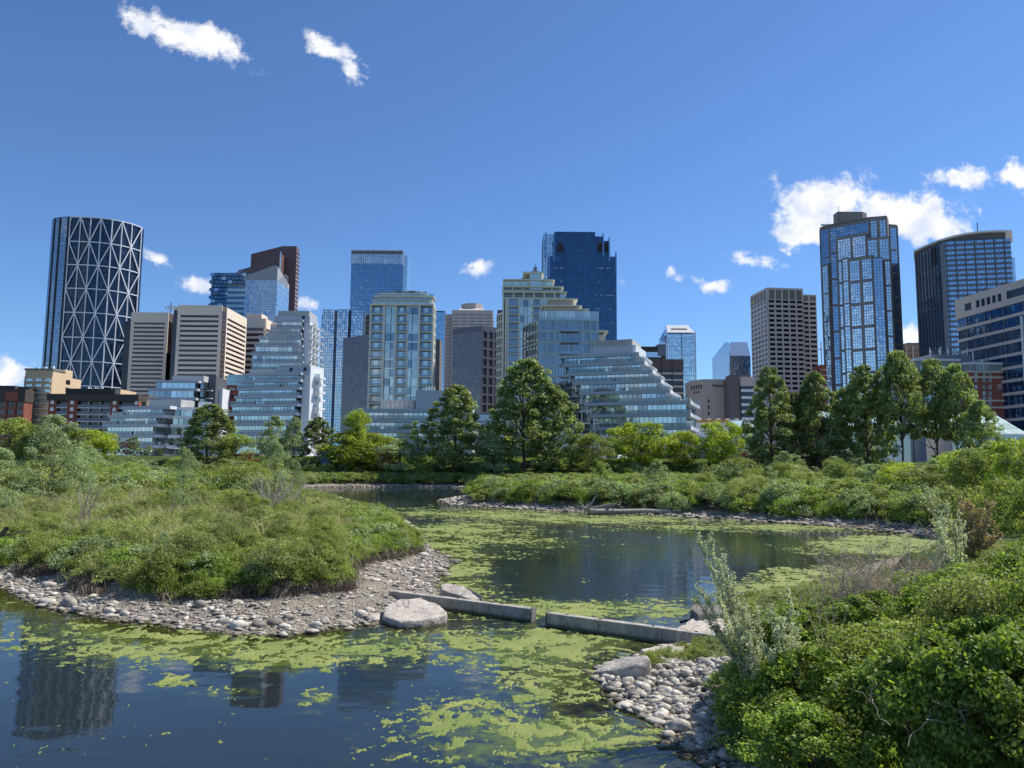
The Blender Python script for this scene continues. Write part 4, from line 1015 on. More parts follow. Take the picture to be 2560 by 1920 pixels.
# ---- condominium builder: stepped floors with fascia bands, recessed glass, glass rails
def condo(label, pL, pR, floors, depth, fas=.95, over=.7, msl=slate, gl=g_condo, zb=7, right_lit=True, rail=True, bay=1.5, name='condominium', cat='condominium', open_ratio=.22, over_r=1.2):
    """pL, pR: (px, py, Y) ends of the reference front line. floors: (px left, px right, py of the fascia centre at the left end), top first"""
    a, b_ = P(*pL), P(*pR); th = math.atan2(b_.y - a.y, b_.x - a.x)
    B = Bld(name, label, cat, a.x, a.y, th, zb, 'riverside condominiums'); d = Vector((math.cos(th), math.sin(th)))
    def s_of(px, py):
        r = ray(px, py); # intersect picture column with the front line
        # r*t = a + d*s  (x, y)
        det = r.x * (-d.y) - r.y * (-d.x); t = (a.x * (-d.y) - a.y * (-d.x)) / det
        hit = CAM + r * t; return (hit.x - a.x) * d.x + (hit.y - a.y) * d.y, hit.z
    FL = []
    for (l_, r_, py) in floors:
        s0, z = s_of(l_, py); s1, _ = s_of(r_, py); FL.append((s0, s1, z))
    nfl = len(FL)
    for k, (s0, s1, z) in enumerate(FL):
        B.box('fascia', s0, s1, 0, depth, z - fas / 2, z + fas / 2, msl)
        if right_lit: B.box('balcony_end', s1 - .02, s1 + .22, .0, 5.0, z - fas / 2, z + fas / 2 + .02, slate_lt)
        zf = FL[k + 1][2] if k + 1 < nfl else z - (FL[k - 1][2] - z)
        za, zc = zf + fas / 2, z - fas / 2
        g0, g1 = s0 + .4, s1 - over_r
        if k + 1 < nfl: g0 = max(g0, FL[k + 1][0] + .3); g1 = min(g1, FL[k + 1][1] - over_r)
        B.box('room_wall', g0, g1, over + .1, depth - .5, za, zc, greymull)
        F = face(g0, over, g1, over); nb = max(2, round((g1 - g0) / bay)); w_ = (g1 - g0) / nb
        for j in range(nb):
            op = vnoise(np.array([j * .45 + k * 7.3]), np.array([k * 3.1]), 3)[0]
            mm_ = g_condo_dk if op < .30 else (gl if op < .6 else g_green)
            B.put('window', F, j * w_ + .07, (j + 1) * w_ - .07, za + .08, zc - .08, -.04, .04, mm_)
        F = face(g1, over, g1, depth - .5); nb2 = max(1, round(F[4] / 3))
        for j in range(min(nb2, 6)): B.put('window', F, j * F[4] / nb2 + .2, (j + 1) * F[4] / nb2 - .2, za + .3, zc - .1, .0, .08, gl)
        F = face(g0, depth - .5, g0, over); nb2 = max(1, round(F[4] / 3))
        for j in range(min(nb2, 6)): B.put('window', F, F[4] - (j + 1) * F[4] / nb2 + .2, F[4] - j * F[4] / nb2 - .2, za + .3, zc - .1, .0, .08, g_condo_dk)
        if rail and k + 1 < nfl + (0):
            r0, r1 = FL[k + 1][0], FL[k + 1][1]
            zr = FL[k + 1][2] + fas / 2
            segs = MB(); post = MB(); nrl = max(2, round((r1 - r0) / 1.5)); wr_ = (r1 - r0) / nrl
            for j in range(nrl):
                if random.random() < .93: segs.box(r0 + j * wr_ + .08, r0 + (j + 1) * wr_ - .08, .10, .14, zr + .1, zr + 1.0)
                post.box(r0 + j * wr_ - .035, r0 + j * wr_ + .035, .08, .16, zr, zr + 1.08)
            post.box(r0, r1, .09, .15, zr + 1.03, zr + 1.08)
            for yy in range(4): segs.box(r1 - .14, r1 - .1, .2 + yy * 1.2, 1.3 + yy * 1.2, zr + .1, zr + 1.0); post.box(r1 - .16, r1 - .08, .15 + yy * 1.2, .23 + yy * 1.2, zr, zr + 1.08)
            B.build(segs, 'glass_rail', g_rail); B.build(post, 'rail_post', metal_gy)
            # terrace furniture, parasols and planters
            if True:
                for _ in range(4):
                    u = random.uniform(r0 + 1, r1 - 2)
                    B.box('planter', u, u + random.uniform(.5, 1.1), .4, .8, zr, zr + random.uniform(.5, 1.1), random.choice((roofdk, white, cream, greymull, tan)))
    B.FL = FL; B.s_of = s_of; B.depth = depth
    return B

# 9 tall stepped condominium, rear tier and front tier
B = condo('rear taller tier of the stepped white condominium with curved side balconies', (640, 940, 330), (762, 940, 330),
          [(690, 757, 802), (676, 757, 820), (665, 752, 834), (646, 755, 846), (636, 756, 864), (628, 757, 886), (628, 757, 905), (628, 757, 925), (628, 757, 945)], 19, fas=.8, over=.5, bay=2.0, over_r=.4)
zz = B.FL[0][2]; x0, _ = B.s_of(684, 800); x1, _ = B.s_of(772, 800)
B.box('upper_wall', x0, x1, 1.5, 17, zz, zat(700, 788, 330), slate); B.box('penthouse', x0 + 1.0, x1 - .5, 2.5, 16, zat(700, 788, 330), zat(700, 774, 330), metal_gy)
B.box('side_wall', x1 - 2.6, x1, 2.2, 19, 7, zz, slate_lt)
B.put('window', face(x0, 1.5, x1, 1.5), (x1 - x0) * .78, (x1 - x0) * .86, zz + 1.2, zz + 2.6, .0, .08, black)
for k in range(17):
    zk = zz - 1.5 - k * 3.1
    for j in range(3):
        me_ = cube_mesh(slate_lt); yy = 2.5 + j * 5.6
        B.box('side_balcony', x1, x1 + 1.9 - .5 * (j % 2) + .3 * (k % 3), yy, yy + 4.2, zk, zk + .3, slate_lt)
        B.box('side_rail', x1 + 1.6 - .5 * (j % 2) + .3 * (k % 3), x1 + 1.68 - .5 * (j % 2) + .3 * (k % 3), yy, yy + 4.2, zk + .3, zk + 1.2, g_rail)
B = condo('lower front tier of the stepped white condominium with long glass railed terraces', (585, 1000, 268), (762, 1000, 262),
          [(607, 752, 937), (598, 752, 954), (592, 749, 973), (585, 746, 993), (576, 745, 1014), (570, 741, 1036), (580, 738, 1061), (582, 720, 1086), (584, 718, 1112)], 14, fas=.95, bay=1.3)
zz = B.FL[0][2]; x0, _ = B.s_of(690, 915); x1, _ = B.s_of(768, 915); xl, _ = B.s_of(612, 920)
B.box('penthouse', x0, x1 - .2, 2.0, 13, zz, zat(700, 912, 266), slate); B.box('penthouse', xl, x0, 3, 12, zz + .2, zat(640, 921, 266), metal_gy)
xw, _ = B.s_of(752, 980)
B.box('stair_wall', xw - .8, xw + 2.2, 2.2, 12, 7, zz + 3, slate_lt)
for u in (.35, .8): B.put('window', face(x0, 2, x1, 2), (x1 - x0) * u, (x1 - x0) * u + 1.1, zz + 1.1, zz + 2.4, 0, .07, roofdk)
for k in range(8):
    zk = B.FL[k][2]; B.box('end_balcony', xw + 2.2, xw + 4.4, 5 + (k % 2), 9.5, zk - 1.2, zk - .5, slate_lt); B.box('end_rail', xw + 2.3, xw + 4.3, 5.0 + (k % 2), 5.1 + (k % 2), zk - .5, zk + .5, g_rail)

# 10 low white condominium at the left and the glass one behind it
B = condo('low white condominium with three railed terraces behind the young saplings', (258, 1062, 262), (405, 1062, 256),
          [(303, 424, 1020), (270, 410, 1042), (255, 394, 1064), (262, 386, 1090), (262, 386, 1116)], 12, fas=1.0)
zz = B.FL[0][2]; x0, _ = B.s_of(352, 1010); x1, _ = B.s_of(432, 1010)
B.box('penthouse', x0, x1, 4, 11, zz, zat(400, 999, 260), metal_gy)
x2, _ = B.s_of(424, 1030); x3, _ = B.s_of(470, 1030)
for k in range(5):
    zk = B.FL[k][2]; F = (x2 - 1.0 - k * .6, 3.5, *(lambda v: (v.x, v.y))(Vector((.74, .67))), 15)
    B.put('side_fascia', F, 0, 13 - k * 1.0, zk - .45, zk + .45, -.5, .9, slate_lt)
    if k < 4: 
        for j in range(7): B.put('window', F, .3 + j * 1.75, 1.75 + j * 1.75, B.FL[k + 1][2] + .5, zk - .5, -.1, .02, g_condo_dk if (j + k) % 3 == 0 else g_green)
B.put('end_tower', F, 9.5, 13.5, 7, zz + 2.6, -3, 1.2, slate_lt)
for dx_ in (10.4, 11.4): B.put('slot_window', F, dx_, dx_ + .5, zz - 1.4, zz + 1.2, 1.18, 1.25, black)
B = condo('square glass condominium with a dark right flank behind the low white one', (372, 975, 300), (494, 975, 300),
          [(387, 497, 953), (368, 494, 973), (353, 490, 996), (345, 488, 1020), (345, 488, 1044)], 18, fas=.9, over=.4, bay=2.1, right_lit=False, rail=False)
zz = B.FL[0][2]; x0, _ = B.s_of(422, 945); x1, _ = B.s_of(502, 945); B.box('penthouse', x0, x1, 3, 14, zz, zat(450, 938, 302), metal_gy)
x1, _ = B.s_of(493, 980)
for k in range(5):
    zk = B.FL[k][2]; B.box('flank_wall', x1, x1 + 1.2, 3, 17, zk - 2.6, zk + .3, g_condo_dk); B.box('side_balcony', x1 + 1.2, x1 + 3.2, 6, 11, zk - 3.0, zk - 2.7, slate_lt)
B.box('flank_block', x1 + .8, x1 + 4, 8, 20, 7, zz + 3, mat('dark_metal_cladding', (.09, .10, .12), rough=.6)); B.box('white_end', x1 + 4, x1 + 5.4, 12, 20, 7, zz - 1.5, slate_lt)

# 11 small round glass and brick block, brown block right of the condominium
B = tower('orange brick and round glass block squeezed behind the stepped condominium', 562, 603, 985, 330, 14, g_teal, cat='apartment block', name='apartment_block', group='blocks behind the condominiums')
B.box('brick_wall', xat(B, 566, 990), B.W + 3, -.4, 10, 6, zat(580, 963, 330), mat('orange_brick', (.36, .10, .05), rough=.9))
for k in range(9): B.box('window', xat(B, 572, 990), B.W + 2.4, -.6, -.3, B.Z + 1.5 - k * 3.3, B.Z - .6 + 1.5 - k * 3.3 - 1.2 + 3, g_condo_dk)
b = MB()
for k in range(3):
    for i in range(16):
        t0, t1 = i * math.pi / 8, (i + 1) * math.pi / 8; rr = 6.5 - .2 * k; cx = xat(B, 592, 950); z0_ = zat(580, 963, 330) + k * 1.6
        b.quad((cx + rr * math.cos(t0), 6 + rr * math.sin(t0), z0_), (cx + rr * math.cos(t1), 6 + rr * math.sin(t1), z0_), (cx + rr * math.cos(t1), 6 + rr * math.sin(t1), z0_ + 1.4), (cx + rr * math.cos(t0), 6 + rr * math.sin(t0), z0_ + 1.4))
B.build(b, 'round_glass', g_teal, stuff=False)
for i in range(10): B.box('antenna', xat(B, 576 + i * 3, 940), xat(B, 577 + i * 3, 940), 3, 3.4, zat(580, 963, 330) + 4, zat(580, 934 + (i % 3) * 3, 330), white)
B = tower('brown block with a pale roof storey seen between condominium and blue tower', 768, 800, 938, 400, 4, g_brown, cat='office block', name='office_block', group='blocks behind the condominiums')
B.box('roof_storey', 0, B.W + .1, -.4, 4, zat(790, 966, 400), B.Z, taupe)
for i in range(5): B.box('pier', i * B.W / 5, i * B.W / 5 + .9, -.5, 0, 7, zat(790, 966, 400), brown2)

# 13 slender sky blue tower with dark notches
B = tower('slender sky blue glass tower with dark vertical notches left of the centre', 807, 909, 775, 520, 8, bluemull)
for (pa, pb, o_) in ((807, 837, 0), (845, 873, -1.5), (880, 909, -1.5)):
    xa, xb = xat(B, pa, 775), xat(B, pb, 775); B.box('facet', xa, xb, o_, 6, 6, B.Z + .3, bluemull); curtain(B, face(xa, o_, xb, o_), 8, B.Z, 1.95, 1.3, g_blue_lt, tilt=.01)
B.box('side_edge', -.8, 0, 1, 7, 6, B.Z - 3, g_deep)

# 14 tall blue tower with a pale finned crown
B = tower('tall blue glass tower with a pale finned crown, left of centre', 879, 1008, 626, 640, 30, bluemull)
zc = zat(900, 659, 640)
curtain(B, B.front, 60, zc, 2.0, 1.5, g_blue, tilt=.006); curtain(B, face(0, 0, B.W, 0), zc, B.Z - 3, 6, 1.5, g_mirror)
nfn = 26
for i in range(nfn + 1): B.put('fin', B.front, i * B.W / nfn - .12, i * B.W / nfn + .12, zc - 1, B.Z + .2, .1, .9, slate_lt)
B.put('top_rail', B.front, -.2, B.W + .2, B.Z - .3, B.Z + .3, .1, 1.0, slate_lt)
B.box('side_slice', B.W, B.W + 1.2, 1.5, 28, 20, B.Z - 1.5, g_mirror); B.box('side_slice', B.W + 1.2, B.W + 3.2, 5, 26, 20, B.Z - 3, g_mirror)

# 15, 16, 18 darker blocks around the central condominium tower
def sawtooth(label, pts, Y, depth, glass, fh, mull, bands=None):
    """top corners (px, py) left to right, first one at depth Y; others on the same roof height"""
    z = P(*pts[0], Y).z; W = [G(px, py, z) for px, py in pts]
    B = Bld('office_tower', label, 'office tower', W[0].x, W[0].y, 0, 7, 'downtown towers')
    Lc = [B.loc(p.x, p.y) for p in W]; k_ = 1 + depth / Y; B.prism('core', Lc + [(W[-1].x * k_ - W[0].x - 1, Lc[-1][1] + depth), (W[0].x * k_ - W[0].x + 1, Lc[0][1] + depth)], 5, z, mull)
    B.L, B.Z = Lc, z
    return B
B = sawtooth('dark grey reflecting block in front of the sky blue tower', [(858, 846), (925, 835), (930, 836)], 470, 22, g_dark, 4, grey_twr)
refl_grey = glassmat('glass_grey', (.13, .118, .14), .6, ior=1.6, tint=.12, wave=.2)
curtain(B, face(*B.L[0], *B.L[1]), 8, B.Z - .4, 2.0, 1.5, refl_grey, tilt=.008, gap=.04)
B.box('roof_edge', B.L[0][0], B.L[1][0], -.2, .3, B.Z, B.Z + .5, grey_twr)
B = tower('brown striped corner of a tower behind the grey reflecting block', 909, 932, 786, 600, 20, brown2)
for k in range(12): B.box('window', 1, B.W, -.1, .2, B.Z - 4 - k * 4, B.Z - 2 - k * 4, g_brown)

# 17 central cream apartment tower
B = tower('central cream apartment tower with tiered crown and stacked balconies', 931, 1083, 765, 330, 9, cream_dk, cat='apartment tower', name='apartment_tower', group='apartment towers by the river')
z1 = B.Z; nfl = 17; fh = (z1 - 8) / nfl
cols = [(928, 961, 'b'), (963, 990, 'w'), (992, 1019, 'b'), (1021, 1049, 'w'), (1052, 1083, 'b')]
for (pa, pb, kd) in cols:
    xa, xb = xat(B, pa, 780), xat(B, pb, 780)
    for k in range(nfl):
        zz = 8 + k * fh
        if kd == 'b':
            B.box('balcony_slab', xa, xb, -1.9, .4, zz - .15, zz + .12, cream); B.box('balcony_rail', xa + .15, xb - .15, -1.85, -1.8, zz + .12, zz + 1.15, g_rail)
            B.box('window', xa + .4, xb - .4, .02 - .12, .02, zz + .2, zz + fh - .5, g_condo_dk)
            B.box('sliding_door', xa + (xb - xa) * .3, xa + (xb - xa) * .62, -.2, -.1, zz + .2, zz + fh - .7, g_green)
        else:
            n3 = [(0, .58), (.6, 1)] if pa < 1000 else [(0, .38), (.4, 1)]
            for (f0, f1) in n3:
                mm_ = g_condo_dk if random.random() < .33 else g_green
                B.box('window', xa + (xb - xa) * f0 + .1, xa + (xb - xa) * f1 - .1, -.75, -.6, zz + .1, zz + fh - .55, mm_)
            B.box('spandrel', xa, xb, -.8, -.3, zz + fh - .5, zz + fh + .05, g_green)
for px in (928, 962, 991, 1020, 1050, 1083):
    xx = xat(B, px, 780); B.box('pilaster', xx - .45, xx + .45, -2.1 if px in (962, 1050) else -1.0, .5, 6, z1 + .2, cream)
F = B.right; grid(B, F, 8, z1, nfl, 4, sp=.8, pw=.6, proud=.4, msp=cream, mpane=g_condo_dk, sep=True)
B.box('cornice', -.5, B.W + .5, -2.4, 9, z1, z1 + .6, cream)
tiers = [(931, 1082, 765, 752), (935, 1085, 752, 740), (946, 1068, 740, 732), (983, 1052, 732, 725)]
for i, (pa, pb, ya, yb) in enumerate(tiers):
    xa, xb = xat(B, pa, ya), xat(B, pb, ya); za, zc = zat(pa, ya, 330), zat(pa, yb, 330)
    B.box('crown_tier', xa + .6, xb - .6, i * 1.6 - 1.2, 10 - i, za, zc, g_green if i < 3 else cream); B.box('tier_slab', xa, xb, i * 1.6 - 2.2, 11 - i, zc - .25, zc + .15, cream)
    if i < 3:
        B.box('tier_rail', xa + .1, xb - .1, i * 1.6 - 2.1, i * 1.6 - 2.05, zc + .15, zc + 1.0, g_rail)
        for j in range(6): u = xa + (xb - xa) * (j + .5) / 6; B.box('pilaster', u - .3, u + .3, i * 1.6 - 1.5, i * 1.6 - 1.1, za, zc, cream)
for px in (995, 1027):
    u = xat(B, px, 735); B.box('roof_planter', u - 1.5, u + 1.5, 2, 3.5, zat(983, 732, 330), zat(983, 724, 330), mat('planter_green', (.06, .1, .03), rough=.9))

# 18..20
B = tower('narrow bright blue slab right behind the central cream tower', 1084, 1112, 777, 700, 20, bluemull)
curtain(B, B.front, 8, B.Z - 1, 4, 2, g_blue_lt)
B = tower('dark brown windowed slab against the central cream tower', 1082, 1100, 848, 480, 16, brown2)
grid(B, B.front, 8, B.Z - 2, 24, 3, sp=.7, pw=.7, proud=.2, msp=brown2, mpane=g_dark, sep=False)
B = tower('taupe office tower with an octagonal hat on its roof', 1130, 1232, 778, 560, 34, brown2)
grid(B, B.front, 8, B.Z, 46, 5, sp=1.9, pw=1.4, proud=.4, msp=taupe, mpane=g_dark, sep=True, sepframe=False)
x0, x1 = xat(B, 1112, 782), 0
B.box('left_wing', x0, 0, 5, 30, 6, B.Z - 1.5, brown2); grid(B, face(x0, 5, 0, 5), 8, B.Z - 5, 44, 1, sp=2.1, pw=1.0, proud=.4, msp=taupe, mpane=g_dark, sepframe=False); B.put('parapet', face(x0, 5, 0, 5), 0, -x0, B.Z - 5, B.Z - 1.4, -.2, .45, taupe)
B.put('parapet', B.front, 0, B.W, B.Z - 1.6, B.Z + .2, -.2, .47, taupe)
zh, zk = zat(1150, 764, 560), zat(1150, 752, 560); xa, xb, xc, xd = xat(B, 1140, 776), xat(B, 1150, 764), xat(B, 1204, 764), xat(B, 1222, 776)
v = [(xa, 2, B.Z), (xd, 2, B.Z), (xd, 30, B.Z), (xa, 30, B.Z), (xb, 8, zh), (xc, 8, zh), (xc, 24, zh), (xb, 24, zh)]
me = bpy.data.meshes.new('sloped_roof'); me.from_pydata([(a_, b_, c_ - 7) for a_, b_, c_ in v], [], [(0, 1, 5, 4), (1, 2, 6, 5), (2, 3, 7, 6), (3, 0, 4, 7)]); me.materials.append(taupe); link('sloped_roof', me, B.e)
b = MB()
for i in range(14): t_ = i / 14; b.quad((xa + (xd - xa) * (t_ + .01) , 1.9, B.Z + .3), (xa + (xd - xa) * (t_ + .055), 1.9, B.Z + .3), (xb + (xc - xb) * (t_ + .055), 7.4, zh - 1), (xb + (xc - xb) * (t_ + .01), 7.4, zh - 1))
B.build(b, 'louvre', g_dark, stuff=False)
oc = [((xb + xc) / 2 + (xc - xb) / 2 * 1.08 * math.cos(math.pi / 8 + i * math.pi / 4), 16 + 9 * math.sin(math.pi / 8 + i * math.pi / 4)) for i in range(8)]
B.prism('octagon_hat', oc, zh, zk, taupe)
B = sawtooth('dark grey granite tower with vertical slot windows in front of the octagonal hat', [(1131, 822), (1205, 814), (1262, 822)], 420, 24, g_dark, 4, grey_twr)
curtain(B, face(*B.L[0], *B.L[1]), 8, B.Z - 3, 2.0, 1.6, refl_grey, tilt=.008, gap=.04)
grid(B, face(*B.L[1], *B.L[2]), 8, B.Z - 3, 14, 4, sp=1.1, pw=1.2, proud=.3, msp=grey_twr, mpane=black, split=2, sepframe=False)

# 21 cream apartment tower with setbacks and spire
B = tower('cream apartment tower with stepped top and small spire right of centre', 1258, 1400, 720, 345, 24, cream_dk, cat='apartment tower', name='apartment_tower', group='apartment towers by the river')
xL2 = xat(B, 1243, 745)
B.box('left_wing', xL2, 0, 9, 24, 6, zat(1243, 765, 345), cream_dk)
nfl = 20; z1 = zat(1258, 748, 345); fh = (z1 - 8) / nfl
Fl = (xL2, 13, *(lambda v: (v.x, v.y))(Vector((0 - xL2 + 2, -9)).normalized()), 8)
grid(B, face(xL2, 9, 0, 4), 8, z1 - 6, nfl - 2, 3, sp=.8, pw=.5, proud=.4, msp=cream, mpane=g_condo_dk, sepframe=False)
cols = [(1271, 1297, 'b'), (1299, 1330, 'w'), (1331, 1352, 'b'), (1353, 1400, 'w')]
for (pa, pb, kd) in cols:
    xa, xb = xat(B, pa, 780), xat(B, pb, 780)
    for k in range(nfl):
        zz = 8 + k * fh
        if kd == 'b':
            B.box('balcony_slab', xa, xb, -1.7, .3, zz - .15, zz + .2, cream); B.box('balcony_rail', xa + .1, xb - .1, -1.65, -1.6, zz + .2, zz + 1.15, g_rail); B.box('window', xa + .2, xb - .2, -.12, 0, zz + .2, zz + fh - .4, g_condo_dk)
        else:
            w3 = (xb - xa) / 3
            for j in range(3): B.box('window', xa + j * w3 + .1, xa + (j + 1) * w3 - .1, -.5, -.38, zz + .15, zz + fh - .25, g_condo_dk if random.random() < .2 else g_green)
            B.box('spandrel', xa, xb, -.55, -.2, zz + fh - .25, zz + fh + .15, cream)
for px in (1258, 1265, 1270, 1298, 1331, 1352, 1400):
    xx = xat(B, px, 780); B.box('pilaster', xx - .4, xx + .4, -1.0, .5, 6, z1 + .2, cream)
for (pa, pb, ya, yb, o_) in ((1258, 1412, 748, 730, 0), (1258, 1404, 730, 717, 0), (1260, 1382, 717, 699, .5)):
    xa, xb = xat(B, pa, ya), xat(B, pb, ya); za, zc = zat(pa, ya, 345), zat(pa, yb, 345)
    B.box('setback_storey', xa, xb, o_, 22, za, zc - .3, g_green); B.box('tier_slab', xa - .5, xb + .9, o_ - 1.6, 22.6, zc - .4, zc + .1, cream); B.box('sill_band', xa - .1, xb + .1, o_ - .3, 22, za, za + .8, cream)
    for j in range(7): u = xa + (xb - xa) * j / 6; B.box('pilaster', u - .35, u + .35, o_ - .5, o_, za, zc, cream)
za, zc = zat(1316, 699, 345), zat(1316, 683, 345); xa, xb = xat(B, 1326, 690), xat(B, 1352, 690)
B.box('lantern', xa, xb, -.5, 12, zat(1316, 725, 345), zc, g_green); B.box('lantern_roof', xa - 3.4, xb + 1.4, -1, 13, zc - .4, zc + .5, cream)
B.box('lantern_shoulder', xa - 4, xa, 1, 10, za, zc - 2, cream_dk)
for s in (xa - .4, xb): B.box('pilaster', s, s + .4, -.8, 0, zat(1316, 725, 345), zc, cream)
xm = xat(B, 1339, 670); B.box('spire', xm - 1.6, xm + 1.6, 4, 7, zc, zc + 2.2, greymull); B.box('spire', xm - .8, xm + .8, 4.5, 6.5, zc + 2.2, zc + 4.2, greymull); B.box('mast', xm - .15, xm + .15, 5, 5.3, zc + 4.2, zat(1339, 652, 345), greymull)

# 22 glass apartment block
B = tower('greenish glass apartment block with a flat parapet and beige roof hat', 1346, 1497, 778, 285, 26, cream_dk, cat='apartment tower', name='apartment_tower', group='apartment towers by the river')
steel_w = mat('pale_green_frame', (.36, .44, .43), rough=.5)
z1 = zat(1350, 802, 285); nfl = 12; fh = (z1 - 8) / nfl
grid(B, B.front, 8, z1, nfl, 7, sp=.7, pw=.45, proud=.3, msp=steel_w, mpane=g_condo_dk, split=3)
for k in range(nfl):
    zz = 8 + k * fh
    for (pa, pb) in ((1402, 1446),): xa, xb = xat(B, pa, 820), xat(B, pb, 820); B.box('balcony_slab', xa, xb, -1.7, -.3, zz - .1, zz + .15, brown2); B.box('balcony_rail', xa, xb, -1.7, -1.62, zz + .15, zz + 1.1, g_condo_dk)
B.box('crown_storey', .0, B.W, -.2, 25, z1 + .4, B.Z - 2.4, g_condo); 
for i in range(20): B.box('parapet_panel', i * B.W / 20 + .06, (i + 1) * B.W / 20 - .06, -.6, -.4, B.Z - 2.4, B.Z, g_green)
b = MB()
Fl = face(xat(B, 1310, 830) , 14, 0, 0); xl_ = xat(B, 1310, 830)
B.prism('left_facet', [(xl_, 14), (0, .02), (6, 14)], 6, zat(1330, 812, 295), cream_dk)
grid(B, Fl, 8, zat(1330, 815, 295), nfl, 5, sp=.6, pw=.3, proud=.3, msp=steel_w, mpane=g_condo_dk, sepframe=False)
for (pa, pb, ya, yb, o_) in ((1362, 1447, 778, 765, 5), (1378, 1437, 765, 747, 6)):
    xa, xb = xat(B, pa, ya), xat(B, pb, ya); B.box('roof_hat', xa, xb, o_, 18, B.Z, zat(pa, yb, 290), taupe); B.box('hat_slab', xa - 1, xb + 1.6, o_ - 1.2, 19, zat(pa, yb, 290) - .3, zat(pa, yb, 290) + .2, cream)
xa, xb = xat(B, 1440, 775), xat(B, 1476, 775); B.box('pergola', xa, xb, 4, 9, B.Z + 1.6, B.Z + 2.0, cream)
for i in range(8): B.box('pergola_post', xa + i * (xb - xa) / 8, xa + i * (xb - xa) / 8 + .3, 4, 4.3, B.Z, B.Z + 1.6, cream)
xa, xb = xat(B, 1499, 835), xat(B, 1517, 835); B.box('round_bay', xa, xb, 4, 16, 6, zat(1500, 838, 290), cream); B.box('bay_slab', xa - .2, xb + 1, 3, 17, zat(1500, 828, 290) - .6, zat(1500, 828, 290), cream)

# 23 dark blue stepped tower
B = tower('tallest dark blue glass tower with a stepped and notched crown', 1371, 1541, 640, 640, 34, bluemull)
vols = [(1358, 1388, 586, 8, 40), (1371, 1541, 640, 0, 34), (1383, 1525, 601, 3, 38), (1386, 1508, 590, 4, 38), (1386, 1488, 579, 5, 36)]
for i, (pa, pb, py, y0, y1) in enumerate(vols):
    xa, xb = xat(B, pa, py, 640 + y0), xat(B, pb, py, 640 + y0); zt_ = zat(pa, py, 640 + y0)
    B.box('glass_volume', xa, xb, y0, y1, 20, zt_, bluemull); curtain(B, face(xa, y0, xb, y0), 60 if i < 2 else zat(pa, 660, 640), zt_ - .3, 3.9, 2.0, g_deep if i else g_mirror, tilt=.004)
xa, xb = xat(B, 1411, 613), xat(B, 1489, 613); B.box('centre_bay', xa, xb, -1.6, 4, 20, zat(1411, 612, 640), bluemull); curtain(B, face(xa, -1.6, xb, -1.6), 60, zat(1411, 612, 640), 3.9, 2.0, g_deep, tilt=.004)
for (px, py) in ((1373, 640), (1385, 601), (1508, 590), (1523, 600), (1540, 638), (1365, 586)): xx = xat(B, px, py); B.box('corner_fin', xx - .5, xx + .5, -.4, 3, zat(px, py, 640) - 18, zat(px, py - 7, 640), g_blue)
for (pa, pb) in ((1394, 1408), (1495, 1506), (1510, 1522)): B.box('louvre_panel', xat(B, pa, 615), xat(B, pb, 615), 2.6, 3.2, zat(pa, 628, 640), zat(pa, 604, 640), mat('louvre_brown', (.05, .045, .045), rough=.7))
b = MB()
for k in range(8):
    for j in range(26):
        if random.random() < .35: u = 6 + j * 1.9; zz = 90 + k * 11.7; fpane(b, B.front, u, u + .7, zz, zz + 1.1, .22, 0, .9)
B.build(b, 'pale_blind', slate_lt)  # small pale panes scattered at random over the front

# 24 big stepped condominium on the right
B = condo('big stepped blue grey condominium whose terraces step down to the right', (1397, 893, 240), (1595, 884, 231),
          [(1397, 1596, 893), (1407, 1610, 914), (1418, 1630, 936), (1433, 1651, 959), (1448, 1674, 984), (1462, 1725, 1011), (1478, 1725, 1040), (1495, 1726, 1072), (1495, 1726, 1104)], 22, fas=1.0, bay=1.4)
zz = B.FL[0][2]
x0, _ = B.s_of(1478, 870); x1, _ = B.s_of(1578, 870); B.box('penthouse_wall', x0, x1, 2.5, 18, zz, zat(1480, 864, 236), slate); B.box('penthouse_end', x1, x1 + .9, 2.5, 18, zz, zat(1480, 864, 236), slate_lt)
x0, _ = B.s_of(1466, 850); x1, _ = B.s_of(1574, 850); B.box('mechanical_box', x0, x1, 4, 17, zat(1480, 864, 236), zat(1480, 847, 236), metal_gy)
for i in range(16): B.box('seam', x0 + i * (x1 - x0) / 16, x0 + i * (x1 - x0) / 16 + .08, 3.9, 4.0, zat(1480, 864, 236), zat(1480, 847, 236), greymull)
for k in range(9):   # oblique left end
    s0 = B.FL[k][0]; zk = B.FL[k][2]; v_ = Vector((-.10 - .04 * k, 1)).normalized()
    F = (s0 + v_.x * 15, v_.y * 15, -v_.x, -v_.y, 15)
    B.put('side_fascia', F, 0, 15, zk - .5, zk + .5, -.6, .1, slate)
    if k < 8:
        for j in range(6): B.put('window', F, .3 + j * 2.4, 2.5 + j * 2.4, B.FL[k + 1][2] + .5, zk - .5, -.9, -.6, g_condo_dk)
